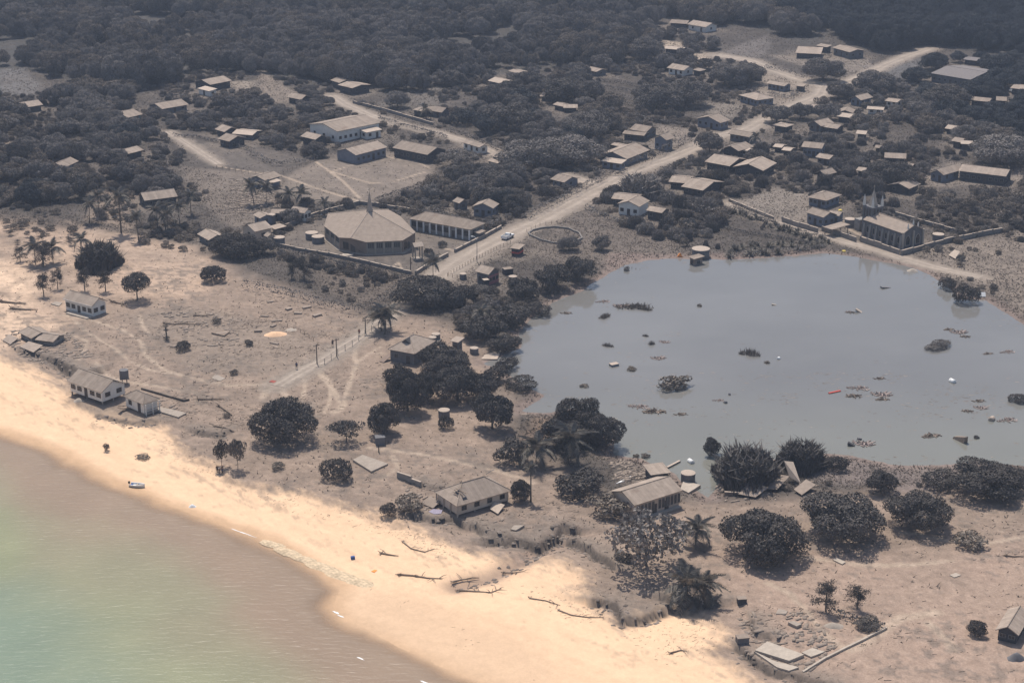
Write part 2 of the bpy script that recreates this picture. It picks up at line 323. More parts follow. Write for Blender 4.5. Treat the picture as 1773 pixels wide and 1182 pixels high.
def house(label, B, C_, W, h=2.5, rise=1.3, ridge='u', hip=False, wall='g', ov=.45, cat='house', group='houses of the village', wins=None, ends=None, roof=None, name='house', door=True, floor=0.0, open_front=False, foot=True, wh=None, ww=None):
    """B, C_ = photo pixels of the two ends of the eave that faces the camera; W = depth in metres or the pixel of the next eave corner"""
    far = B[1] < 345 and cat == 'house'
    if far: h *= .86; W = W*1.3 if not isinstance(W, tuple) else W; ov = .65; B, C_ = (B[0]-.03*(C_[0]-B[0]), B[1]), (C_[0]+.03*(C_[0]-B[0]), C_[1])
    p = P(*B); g = hz(p.x, p.y); pb, pc = P(*B, g+h), P(*C_, g+h)
    u = (pc-pb); u.z = 0; L = u.length; u.normalize(); v = Vector((-u.y, u.x, 0))
    if isinstance(W, tuple):
        pr = P(*W, g+h); W = max(abs((pr-pb).dot(v)), 2.5)
    c = (pb+pc)/2+v*W/2; rz = math.atan2(u.y, u.x)
    z0 = min(hz(c.x, c.y), hz(*(pb+u*L/2)[:2]))+.02
    roof = roof or (M_ROOF_ACROSS if ridge == 'v' and not hip else M_ROOF_ALONG)
    root = thing(name, label, cat, (c.x, c.y, z0), rz, group)
    if foot: FOOT.append((c.x, c.y, L/2+.3, W/2+.3, rz)); HOMES.append((c.x, c.y, max(L, W)/2, label))
    a, b = L/2-ov, W/2-ov; e = .10
    m = MB()
    zb = floor-.6 if not floor else floor
    top = h-.12
    poly = [(-a,-b),(a,-b),(a,b),(-a,b)]
    if hip or ridge == 'flat': m.prism(poly, zb, top-.02)
    elif ridge == 'u':
        k = top+rise*(b/(W/2))*.0
        pr = [(-b,zb),(b,zb),(b,top),(0,top+rise*(1-ov/(W/2))-.02),(-b,top)]
        m.add([(-a,y,z) for y, z in pr]+[(a,y,z) for y, z in pr], [tuple(range(4,-1,-1)), tuple(range(5,10))]+[(i,(i+1)%5,5+(i+1)%5,5+i) for i in range(5)])
        # keep the gables' winding outward
    elif ridge == 'v':
        pr = [(-a,zb),(a,zb),(a,top),(0,top+rise*(1-ov/(L/2))-.02),(-a,top)]
        m.add([(x,-b,z) for x, z in pr]+[(x,b,z) for x, z in pr], [tuple(range(4,-1,-1)), tuple(range(5,10))]+[(i,(i+1)%5,5+(i+1)%5,5+i) for i in range(5)])
    else: m.prism(poly, zb, [top-.05+rise*(ov/W), top-.05+rise*(ov/W), top-.05+rise*(1-ov/W), top-.05+rise*(1-ov/W)])
    if open_front:                            # a roof on posts
        post = MB().box((0,0,(h-.1)/2),(.16,.16,h-.1)).mesh('post', M_WOOD)
        for x in (-a, a):
            for y in (-b, b): link('post', post, root, (x, y, 0))
    else: m.make('wall', WALLS[wall], root)
    r = MB(); roof_shape(r, L, W, h, rise, ridge, hip); ro = r.make('roof', roof or M_ROOF, root)
    if ridge in 'uv' or hip:
        k = MB()
        if hip:
            i = min(L, W)/2*.95 if hip is True else hip
            e0, e1 = ((-L/2+i,0,h+rise+.04),(L/2-i,0,h+rise+.04)) if L >= W else ((0,-W/2+i,h+rise+.04),(0,W/2-i,h+rise+.04))
            if (Vector(e1)-Vector(e0)).length < .4: e1 = (e0[0]+.4, e0[1], e0[2])
            k.tube([e0, e1], .09, 5)
            for cx, cy, q in ((-1,-1,e0),(1,-1,e1 if L >= W else e0),(1,1,e1),(-1,1,e0 if L >= W else e1)): k.tube([(cx*L/2, cy*W/2, h+.05), q], .06, 4)
        elif ridge == 'u': k.tube([(-L/2-.03,0,h+rise+.02),(L/2+.03,0,h+rise)], .10, 5)
        else: k.tube([(0,-W/2-.03,h+rise+.02),(0,W/2+.03,h+rise)], .10, 5)
        k.make('ridge_cap', roof or M_ROOF, ro)
    if not open_front:
        zc = floor+max(.95, min(1.5, (h-floor)*.55)); hh = wh or min(1.05, (h-floor)*.42); w_ = ww or 1.1
        n = wins if wins is not None else max(1, int((2*a)/3.0))
        pale = wall not in 'wc'
        dpos = None
        slots = [(-a+(i+.5)*2*a/n) for i in range(n)]
        for i, x in enumerate(slots):
            if door and i == n//2 and h-floor > 2.05: add_door(root, x, -b-.012, floor+1.02, 0)
            else: add_window(root, x, -b-.012, zc, 0, w_, hh, pale)
        n2 = ends if ends is not None else max(1, int((2*b)/3.2))
        # the end wall that the camera sees
        to_cam = Vector((0, 0, 0))-c; s = 1 if to_cam.dot(u) > 0 else -1
        for i in range(n2): add_window(root, s*(a+.012), -b+(i+.5)*2*b/n2, zc, s*math.pi/2, w_, hh, pale)
        if floor > .3:
            st = MB().box((0,0,floor/2-.1),(.25,.25,floor+.2)).mesh('stilt', M_CONC)
            for x in np.linspace(-a+.2, a-.2, max(2, int(L/3))):
                for y in (-b+.2, 0, b-.2): link('stilt', st, root, (x, y, 0))
    return root, L, W

H = house
# --- the far left
H('small pale-roofed house at the far left edge among blurred woods', (43,187), (74,182), 6, wall='d')
H('teal walled hut with a pale roof at the wood edge on the far left', (222,204), (247,198), (206,193), wall='t', wins=2, ends=1)
H('low wide house with a pale roof behind the teal hut', (282,189), (326,181), 8, wall='g')
H('house with an upright dark front on posts at the top left below the forest', (365,147), (401,139.5), 8, h=3, wall='d', wins=4)
H('small lean-to beside the upright house under the top left forest', (341,153), (362,158), 4, h=2.2, rise=.4, ridge='flat', wall='w', wins=1, ends=1, roof=M_ROOFL, name='shed', cat='shed')
H('upper small hut of the pair by the bend of the dirt path', (372,224), (388,229), 5, wall='d', wins=1)
H('lower small hut of the pair by the bend of the dirt path, deep shade beneath', (377,240), (396,245), 6, h=2.8, wall='d', wins=2)
H('ragged broad roof half hidden in scrub right of the two small huts', (402,231), (436,234), 6, h=2.1, rise=.7, wall='g', roof=M_ROOFL)
H('tilted two-slope hut sunk in the dark grove on the left', (112.5,290), (136,278.5), (106,277), h=2.6, rise=1.2, wall='b', wins=2)
H('lone roof panel showing in the grove left of the playing field', (223,266.5), (248.5,259.5), 5, h=2.4, rise=1.0, wall='d')
# --- behind the school
H('taller rear half of the paired dark houses under the forest', (572,139), (587,144), 5, h=3.2, rise=.8, wall='d', wins=1)
H('front half of the paired dark houses under the forest, flat broad roof', (585,147), (609,153), (622,142), h=3.2, rise=.7, wall='d', wins=2)
H('hut with one white gable end standing on a bare patch by the scrub', (497,168), (520.5,173), (534,167.5), h=2.6, wall='d', wins=2)
bigH, bl, bw = H('largest long roofed school building with white columns at its corner', (584,228), (659,212.5), (563,209), h=4.0, rise=1.6, wall='w', wins=8, ends=3, cat='school building')
H('porch roof lean-to at the white columned school building', (634,229.5), (662,224), 4, h=2.6, rise=.5, ridge='flat', wall='w', wins=2, roof=M_ROOFL, name='porch', cat='porch')
H('hut with a pale pink gable in the shrubs left of the school', (520.5,236), (545,242), (559,234), h=3.0, rise=1.1, wall='d', wins=2, ends=1)
H('left of the two long classroom blocks at the top of the playing field', (616,268.5), (671,254.5), (590,258), h=3.1, rise=1.5, wall='b', wins=6, ends=0, cat='classroom block')
H('right classroom block at the top of the playing field with a plain slab roof', (679,256), (740,268.5), 10, h=3.0, rise=1.6, wall='d', wins=6, cat='classroom block')
H('narrow long roof with a white end beside the back road', (799,246), (829,255.5), (842,250), h=2.9, rise=.7, wall='w', wins=3, ends=1)
H('light angular roof behind the umbrella tree near the back road', (849,269), (868,275), (884,266), h=2.3, rise=.8, wall='w', wins=2)
H('small lower roof in front of the light angular roof by the back road', (843,278), (862,283), 4, h=1.8, rise=.5, wall='g', wins=1, name='shed', cat='shed')
H('white ended cottage behind the bushy palm by the back road', (735,190), (764,195), (775,189), h=2.6, wall='g', ends=1)
H('flat topped shed left of the bushy palm by the back road', (714,190), (731,193), 4, h=2.2, rise=.3, ridge='flat', wall='d', wins=1, name='shed', cat='shed')
H('broken roof with missing sheets on the bare slope right of the forest foot', (845,140), (870,146), 6, h=2.3, rise=1, wall='g', wins=2, roof=M_ROOFL)
H('small white walled box house at the forest foot', (880,123), (896,127), (908,122), h=2.6, rise=.5, wall='w', wins=2, ends=1)
H('low bright roof half hidden in bushes right of the white box house', (1006,119), (1032,125), 5, h=2.3, rise=.8, wall='g', wins=2)
# --- top middle and right
H('left wing of the top hillside house, dark beneath', (1159,40), (1188,42), 7, h=2.6, rise=.9, wall='d', wins=2)
H('top hillside house with a white gable end below the upper wood', (1190,42), (1221,47.5), (1230,41), h=3.0, rise=1.4, wall='w', wins=2, ends=1)
H('wide roof with a white corner among trees below the hillside house', (1155,118), (1183,123), (1196,117), h=2.8, wall='w', wins=3, ends=1)
H('tiny shed right of the white cornered house', (1199,121), (1212,124), 3.5, h=2.4, rise=.3, ridge='flat', wall='d', wins=1, name='shed', cat='shed')
H('hip roofed pale house with a row of windows on the upper right', (1279,164.5), (1310,174), (1331,166), h=3.0, rise=1.3, hip=True, wall='b', wins=5, ends=3)
H('broad gabled house facing the open yard with a dark front', (1205,205), (1246,213), (1266,208), h=3.2, rise=1.6, ridge='v', wall='b', wins=4, ends=2)
H('rear small roof of the huddle above the crossroads', (1090,224), (1118,229), 6, h=2.7, wall='g', wins=2)
H('front small roof of the huddle above the crossroads', (1078,231), (1114,235), 4, h=2.5, rise=.6, wall='d', wins=2)
H('tall dark gabled house beside the open yard above the crossroads', (1130,238), (1153,243), (1166,238), h=4.4, rise=1.4, ridge='v', wall='b', wins=2, ends=1)
H('big three-part roofed house above the crossroads', (1036,268), (1084,276), (1114,258), h=2.9, rise=1.7, ridge='v', wall='b', wins=3, ends=2)
H('low verandah in front of the three-part roofed house', (1040,279), (1076,284), 4, h=2.2, rise=.5, ridge='flat', wall='b', wins=3, roof=M_ROOFL, name='verandah', cat='verandah')
H('small flat shed up the slope from the three-part roofed house', (1057,250), (1075,254), 4, h=2.2, rise=.4, wall='d', wins=1, name='shed', cat='shed')
H('left of two small roofs in the gap between big crowns', (957,181), (975,185), 4, h=2.2, rise=.6, wall='d', wins=1)
H('right of two small roofs in the gap between big crowns', (976,187), (1000,187), 5, h=2.2, rise=.7, wall='d', wins=1)
H('long front roofed house right of the crossroads with dark windows', (1261,231.5), (1296,238), (1306,231), h=2.8, rise=.9, wall='g', wins=4)
H('low spread roof behind the bare twiggy tree right of the crossroads', (1250,256), (1278,262), (1300,253), h=2.5, rise=1.2, ridge='v', wall='d', wins=2)
H('tiny pale shed at the right end of the spread roof', (1281,259), (1294,261), 3, h=1.9, rise=.3, ridge='flat', wall='w', wins=1, name='shed', cat='shed', roof=M_ROOFL)
H('left half of the largest double roofed house above the dense hedge', (1221,280), (1262,288), 9, h=3.0, rise=1.5, wall='d', wins=3)
H('right half of the largest double roofed house, with a white gable post', (1270,289), (1320,296), 9, h=3.0, rise=1.6, ridge='v', wall='d', wins=3)
H('flat broad farm roof at the top right beside the turning dirt yard', (1378,92), (1420,94), 10, h=2.6, rise=.5, ridge='flat', wall='d', wins=3)
H('upright house with white posts and a yellow roof corner at the top right', (1441,83), (1470,91.5), (1484,84.5), h=3.4, rise=.9, wall='g', wins=3, ends=2)
H('grey lean-to behind the upright yellow cornered house', (1412,79), (1432,82), 4, h=2.6, rise=.4, ridge='flat', wall='d', wins=1, name='shed', cat='shed')
H('long low house with a white end on the bare terrace', (1327,144), (1357,149.5), (1368,145), h=2.7, rise=.7, wall='b', wins=4, ends=1)
H('small dark shed on the bare terrace right of the white ended house', (1377,149), (1391,150.5), 3.5, h=2.1, rise=.3, ridge='flat', wall='d', wins=1, name='shed', cat='shed')
H('dark gabled hut under the leafless thicket', (1470,170), (1490,174), 6, h=2.8, rise=1.3, ridge='v', wall='b', wins=2)
H('pale low roof at the right end of the leafless thicket', (1532,175), (1553,178), 5, h=2.5, rise=.6, wall='w', wins=2, ends=1)
H('roof just behind the bright square roof in the thicket', (1450,194), (1476,196), 5, h=2.6, rise=.9, ridge='v', wall='d', wins=2)
H('bright square roofed hut in front of the leafless thicket', (1449,201), (1472,204), 5, h=2.5, rise=.8, wall='d', wins=2, roof=M_ROOFL)
H('diamond shaped flat roof left of the dirt lane', (1338,216.5), (1361,220.5), (1374,215), h=2.6, rise=.5, hip=True, wall='d', wins=2)
H('broken backed roof, left part, below the two round trees', (1398,214), (1421,219), 6, h=2.6, rise=1.4, ridge='v', wall='g', wins=2)
H('broken backed roof, right sloping part, below the two round trees', (1424,220), (1449,224), 5, h=2.2, rise=.9, wall='d', wins=2)
H('tall blue-grey house with a notched roof in the reeds on the right', (1388,254), (1422,257.5), (1435,249.5), h=3.8, rise=1.1, wall='b', wins=4, ends=2)
H('small roof directly below the notched roofed house', (1412,272), (1435,276), (1451,270), h=2.5, rise=.8, wall='g', wins=2)
H('peaked hut half sunk in the bushes left of the great round bush', (1411,299), (1428,303.5), (1444,297), h=2.6, rise=1.2, ridge='v', wall='d', wins=1)
H('split bright roof in the trees right of the notched roofed house', (1482,231), (1499,232.5), 4, h=2.4, rise=.7, wall='d', wins=1, roof=M_ROOFL)
H('hazy long roof glimpsed above the great round bush', (1532,273), (1568,275), 5, h=2.4, rise=1.0, wall='d', wins=2)
H('sunlit scrap of roof right of the great round bush', (1565,288), (1577,290), 4, h=2.2, rise=.6, wall='d', wins=1)
H('pale scrap of roof left of the great round bush', (1482,295), (1496,297), 4, h=2.2, rise=.6, wall='d', wins=1)
H('long grey-blue hall roof under the dark upper right wood', (1611,127), (1680,138.5), (1702,119), h=3.4, rise=1.4, wall='g', wins=7, roof=M_ROOFD, cat='hall')
H('small grey roof in the wood behind the long grey hall', (1668,103), (1698,107), 6, h=2.4, rise=.7, wall='d', wins=2, roof=M_ROOFD)
H('slim tan roof strip between dark trees on the far right', (1680,173), (1712,176.5), 5, h=2.4, rise=.8, wall='d', wins=2)
H('little peaked roof right of the slim tan roof strip', (1725,174), (1743,175), 5, h=2.3, rise=.9, wall='d', wins=1)
H('house cut by the right edge of the picture, white car before it', (1750,152), (1790,157), 7, h=2.8, rise=.7, wall='d', wins=3)
H('tilted sun-struck roof scrap in the far right scrub', (1636,222), (1660,226), 4, h=2.2, rise=.9, wall='d', wins=1, roof=M_ROOFL)
H('left roof of the dark pair beneath the huge right tree', (1647,244), (1663,247), 4, h=2.7, rise=.9, wall='d', wins=1)
H('right roof of the dark pair beneath the huge right tree, brighter', (1664,249), (1684,250), 4, h=2.7, rise=.6, wall='d', wins=1, roof=M_ROOFL)
H('peaked house with blue-white posts left of the long barrack', (1608,297), (1633,303), (1652,291), h=3.0, rise=1.4, ridge='v', wall='b', wins=2)
H('long tan barrack roof on the cleared ground at the right', (1659,295.5), (1742,305.5), 9, h=3.1, rise=1.2, wall='d', wins=8, cat='barrack')
H('blurred peaked roof behind the second church in the scrub', (1537,320), (1573,327), 6, h=2.4, rise=1.2, ridge='v', wall='d', wins=2)
H('square hip roofed house on posts left of the second church', (1397,341), (1430,348), (1457,337), h=3.0, rise=1.3, hip=True, wall='b', wins=4, ends=3)
H('grey parish hut left of the second church with a gabled end', (1394.5,366.5), (1426,376), (1441,368), h=3.1, rise=1.1, wall='b', wins=3, ends=2)
H('rear wing of the grey parish hut next to the yellow drum', (1432,371), (1453,374), 5, h=2.8, rise=.6, wall='b', wins=2)
H('flat ash covered shelter on posts behind the panel wall', (1425,393), (1441,398), (1467,389), h=2.3, rise=.25, ridge='flat', wall='d', wins=1, name='shelter', cat='shelter', open_front=True)
H('low pale roof on the hillside terraces beside the tall dark tree', (1150,84), (1181,87), 5, h=2.2, rise=.7, wall='d', wins=2, roof=M_ROOFL)
H('ragged roof left of the two gap roofs between big crowns', (935,167), (961,169), 6, h=2.1, rise=.8, wall='g', wins=2)
H('bright roof strip in the middle of the leafless thicket', (1501,189), (1529,191), 4, h=2.2, rise=.5, wall='w', wins=2, roof=M_ROOFL)
H('upper of two tiny roofs left of the notched roofed house', (1338,254), (1353,256), 4, h=2.1, rise=.5, wall='d', wins=1, roof=M_ROOFL)
H('lower of two tiny roofs left of the notched roofed house', (1353,260), (1368,262), 4, h=2.1, rise=.5, wall='d', wins=1, roof=M_ROOFL)
H('tiny roof in the reeds far right of the notched roofed house', (1514,256), (1524,257), 3.5, h=2.1, rise=.5, wall='d', wins=1)
H('small roof by the bend of the far road under the dense round tree', (1400,186), (1418,189), 5, h=2.3, rise=.7, wall='g', wins=1)
# --- around the first church
H('ribbed tin roof lying low in the dark grove left of the debris field', (250,347.5), (308,340), 7, h=2.2, rise=1.7, wall='d', wins=3)
H('collapsed roof panel hut by the wrecked trees, left middle', (341,405), (361,416), (378,402), h=1.9, rise=1.1, wall='g', wins=2)
H('house with a cream gable and one dark window by the first church wall', (416,392), (441,401.5), (455,388), h=3.0, rise=1.3, ridge='v', wall='c', wins=1, ends=1, door=False)
H('tiny hut with a dark side behind the cream gabled house', (437,372), (450,378), (466,370), h=2.4, rise=.7, wall='b', wins=1)
H('long bent roofed house with a blue-white end beside the first church wall', (501,365), (527,369.5), (538,363), h=2.7, rise=1.0, wall='w', wins=3, ends=2)
H('low wing joined to the long bent roofed house', (468,369), (497,369.5), 5, h=2.2, rise=.6, wall='g', wins=2)
H('flat roof sheet on posts beside the church boundary wall', (464,392), (476,397), 4, h=1.6, rise=.2, ridge='flat', wall='d', wins=1, name='shelter', cat='shelter', open_front=True)
H('hut with a pale front and tan roof at the corner of the church yard', (456,408), (463,411), (471,405), h=2.7, rise=.7, wall='c', wins=1, ends=1)
H('house at the corner of the playing field with a dark side and open verandah', (431,307), (458,313), (482,303), h=3.4, rise=1.0, ridge='v', wall='b', wins=3, ends=1)
H('verandah roof on the front of the house at the corner of the playing field', (461,319), (488,312.5), 4, h=2.3, rise=.5, ridge='flat', wall='b', wins=2, roof=M_ROOFL, name='verandah', cat='verandah', open_front=True)
H('small lone roof amid bushes behind the long church hall', (783,348), (795,352), (806,346), h=2.5, rise=.9, wall='g', wins=1)
H('house with a white right end amid bushes behind the long church hall', (817,357.5), (854,361), (873,353.5), h=2.9, rise=1.3, ridge='v', wall='b', wins=3, ends=2)
hallH, hl, hw = H('long hip roofed hall with white piers beside the octagonal church', (706.5,378.5), (814.5,398), (845.5,387), h=3.3, rise=1.7, hip=True, wall='s', wins=0, ends=0, cat='church hall', group=None, door=False)
H('house hidden in greenery at the left side of the main road', (953,310), (976,316), (1004,308), h=2.6, rise=1.1, wall='b', wins=2)
H('broad roof just behind the white walled cottage by the crossroads', (1059,344), (1100,348), 6, h=2.6, rise=.8, wall='d', wins=3)
H('cottage with a bright white side wall by the crossroads', (1068,352.5), (1107,358), (1131,348), h=3.2, rise=1.3, ridge='v', wall='w', wins=3, ends=0)
H('outhouse with an open dark end right of the white walled cottage', (1118,364), (1146,369), (1156,361), h=2.6, rise=.8, wall='d', wins=2, ends=1)
H('wide blurred roof inside the hedged compound right of the crossroads', (1180,323), (1216,330), (1239,312), h=2.7, rise=1.4, wall='d', wins=3)
H('pale left wing of the roof inside the hedged compound', (1158,315), (1190,318), 7, h=2.5, rise=.9, wall='d', wins=2)
pinkH, _, _ = H('hut with a pink-red windowed side wall by the road to the beach', (822,470), (846,476), (868,468), h=3.2, rise=1.3, wall='g', wins=2, ends=3)
stallH, _, _ = H('dark roadside stall with a pale flat roof and a red band', (882,428.5), (899,431), (912,425), h=2.2, rise=.35, ridge='flat', wall='d', wins=1, name='market_stall', cat='stall')
H('flat roofed pump house at the head of the lagoon', (1191,436), (1202,440.5), (1214,434), h=2.7, rise=.25, ridge='flat', wall='n', wins=1, ends=1, name='pump_house', cat='pump house')
# --- nearer houses
whiteH, wl, ww_ = H('white bungalow with dark windows on the sandy ground at the left', (108,516.5), (159,530), (193.5,522), h=3.0, rise=1.5, wall='w', wins=5, ends=2, ww=1.3, wh=1.1)
H('left blurred roof of the half buried ruin near the left edge', (31,575), (54,586), (85,574), h=1.4, rise=.8, wall='s', wins=2)
H('right blurred roof of the half buried ruin near the left edge, row of openings', (60,588), (92,592), (112,578), h=1.2, rise=.7, wall='s', wins=4)
H('white house raised on stilts above the beach with a big grey roof', (116,662.5), (175.5,683), (217,665), h=3.2, rise=1.9, wall='w', wins=5, ends=2, floor=.8, ww=1.4)
porchH, pl_, pw_ = H('small hip roofed white house with an open corner porch by the beach', (212,685), (247.5,700), (277,690), h=2.8, rise=1.3, hip=True, wall='w', wins=2, ends=0, floor=.4)
gabH, gl_, gw_ = H('house with a dutch gable roof beside the lagoon road', (671,604), (718,612.5), (743,587), h=2.9, rise=2.3, hip=4.2, wall='g', wins=2, ends=2)
H('small hut with a flat roof behind the dutch gable house', (778.5,590), (793,593), (799.5,585.5), h=3.0, rise=.3, ridge='flat', wall='g', wins=1, ends=1, name='hut', cat='hut')
bigB, bB_, wB_ = H('large wrecked hip roofed house on the beach terrace with a hole in its roof', (791,876.5), (886,849), (745,853), h=2.4, rise=2.4, hip=True, wall='c', wins=4, ends=0, floor=.35)
barrH, bL_, bW_ = H('long cream house with vertical dark windows by the flooded yard', (1098.5,875), (1182,848.5), (1067,846), h=3.3, rise=1.5, wall='c', wins=0, ends=0, door=False)
H('small flat grey roof behind the long cream house', (1127,822), (1162,817.5), 4.5, h=2.1, rise=.3, ridge='flat', wall='d', wins=1, ends=1, name='shed', cat='shed', door=False)
H('dark gabled wreck of a house cut by the right edge of the picture', (1723,1090), (1764,1100), 8, h=1.9, rise=1.1, ridge='v', wall='d', wins=2, ends=0)

# extra parts of some houses
def local(root, name, m, mats): return m.make(name, mats, root)
# hall: dark windows between white piers
a_, b_ = hl/2-.45, hw/2-.45
for i in range(9):
    x = -a_+(i+.5)*2*a_/9
    if i in (2, 6): add_door(hallH, x, -b_-.012, 1.02, 0)
    else: add_window(hallH, x, -b_-.012, 1.85, 0, 1.9, 1.5, False)
pm = MB().box((0,0,1.55),(.45,.22,3.1)).mesh('pier', M_WHITE)
for i in range(10): link('pier', pm, hallH, (-a_+.2+i*(2*a_-.4)/9, -b_-.10, 0))
add_window(hallH, a_+.012, -1.5, 1.85, math.pi/2, 1.6, 1.4, False); add_window(hallH, a_+.012, 1.5, 1.85, math.pi/2, 1.6, 1.4, False)
local(hallH, 'side_porch_roof', MB().slab([(a_+.1,-2.2,2.3),(a_+2.2,-2.2,2.0),(a_+2.2,1.2,2.0),(a_+.1,1.2,2.3)], .1), M_ROOF)
# pink hut: coloured side
local(pinkH, 'side_cladding', MB().box((0,0,0),(.05,3.4,2.3)), WALLS['p']).location = (P(846,476).x*0+1.0, 0, 0)
# red band on the stall
for o in list(pinkH.children):
    if o.name.startswith('side_cladding'): bpy.data.objects.remove(o)
def dims(root):
    w = [c for c in root.children if c.name.startswith('wall')][0]; v = [x.co for x in w.data.vertices]
    return max(x.x for x in v), max(x.y for x in v)
pa, pb_ = dims(pinkH)
local(pinkH, 'side_cladding', MB().box((pa+.005,0,1.3),(.03,2*pb_-.1,2.5)), WALLS['p'])
sa, sb = dims(stallH)
local(stallH, 'counter_band', MB().box((0,-sb-.05,.9),(2*sa,.1,.5)).box((sa+.05,0,.9),(.1,2*sb,.5)), M_RED)
# cream house: tall narrow windows in groups
ca, cb = dims(barrH)
for gx, n in ((-.82,4),(-.34,2),(.12,3),(.70,4)):
    for i in range(n): add_window(barrH, gx*ca+i*.85+ (0 if gx < .7 else -1.0), -cb-.012, 1.75, 0, .62, 1.9, True)
for gx in (-.12, .42): add_door(barrH, gx*ca+.1, -cb-.012, 1.05, 0)
local(barrH, 'step', MB().box((0,-cb-.5,.12),(2*ca,.9,.24)), M_CONCL)
# bungalow: terrace slab, verandah recess
wa, wb = dims(whiteH)
local(whiteH, 'terrace', MB().box((1.2,-wb-1.1,.12),(7.5,2.0,.25)), M_CONCL)
local(whiteH, 'eave_board', MB().box((0,-wb-.47,2.9),(2*wa+.8,.05,.2)), WALLS['w'])
# porch house: open corner with posts and railing
qa, qb = dims(porchH)
pst = MB().box((0,0,1.3),(.18,.18,2.6)).mesh('porch_post', WALLS['w'])
local(porchH, 'porch_floor', MB().box((qa+.0,0,.4),(1.6,2*qb,.2)), M_CONC)
for y in (-qb, 0, qb): link('porch_post', pst, porchH, (qa+.72, y, 0))
local(porchH, 'railing', MB().box((qa+.72,0,1.3),(.06,2*qb,.07)).box((qa+.72,0,.95),(.06,2*qb,.05)), M_WOOD)
local(porchH, 'fallen_stair', MB().box((-qa+1.0,-qb-1.2,.5),(.8,3.2,.15),0,0,R(-22)).box((-qa+.2,-qb-1.0,.8),(.12,3.4,.12),.3,0,R(-20)), M_WOOD)
# dutch gable
local(gabH, 'gablet', MB().add([(-1.2,-gw_/2+2.35,2.9+1.35),(1.2,-gw_/2+2.35,2.9+1.35),(0,-gw_/2+2.2,2.9+2.25),(-1.2,-gw_/2+3.6,2.9+1.35),(1.2,-gw_/2+3.6,2.9+1.35),(0,-gw_/2+4.6,2.9+2.28)],[(0,1,2),(1,4,5,2),(4,3,5),(3,0,2,5),(1,0,3,4)]), WALLS['d'])
local(gabH, 'ramp', MB().slab([(-gl_/2-1.6,-gw_/2-1.2,.1),(-gl_/2-.2,-gw_/2-1.6,.15),(-gl_/2+.6,-gw_/2+1.5,1.3),(-gl_/2-.7,-gw_/2+1.5,1.2)], .12), WALLS['n'])
# wrecked beach house: hole, exposed rafters, verandah posts on the seaward end
za, zb_ = dims(bigB)
hole = MB(); zt = 2.4
def onroof(x, y):        # height of the hip roof's left end slope / front slope
    i = min(bB_, wB_)/2*.95
    return zt+2.4*min((x+bB_/2)/i, (y+wB_/2)/(wB_/2))
for q in ([(-4.9,-2.2),(-4.0,-2.6),(-3.5,-.9),(-4.5,-.5)],[(-4.3,-3.2),(-3.3,-3.2),(-3.4,-2.7),(-4.2,-2.7)]):
    hole.add([(x, y, onroof(x, y)+.03) for x, y in q]+[(x, y, onroof(x, y)-.25) for x, y in q], [(0,1,2,3),(7,6,5,4),(0,4,5,1),(1,5,6,2),(2,6,7,3),(3,7,4,0)])
local(bigB, 'roof_hole', hole, M_GLASS)
raf = MB().box((0,0,0),(.12,2.3,.1)).mesh('rafter', M_WOOD)
for k in range(3): o = link('rafter', raf, bigB, (-4.7+.5*k, -1.5, onroof(-4.7+.5*k, -1.5)+.12)); o.rotation_euler = (R(14), R(-14), R(12*k))
vp = MB().box((0,0,1.1),(.2,.2,2.2)).mesh('verandah_post', M_CONCL)
for y in np.linspace(-wB_/2+.3, wB_/2-.3, 4): link('verandah_post', vp, bigB, (-bB_/2+.3, y, 0))
local(bigB, 'bent_pole', MB().tube([(3.6,1.0,4.6),(4.4,.6,5.2),(5.2,.7,5.25)], .06, 5), M_METAL)
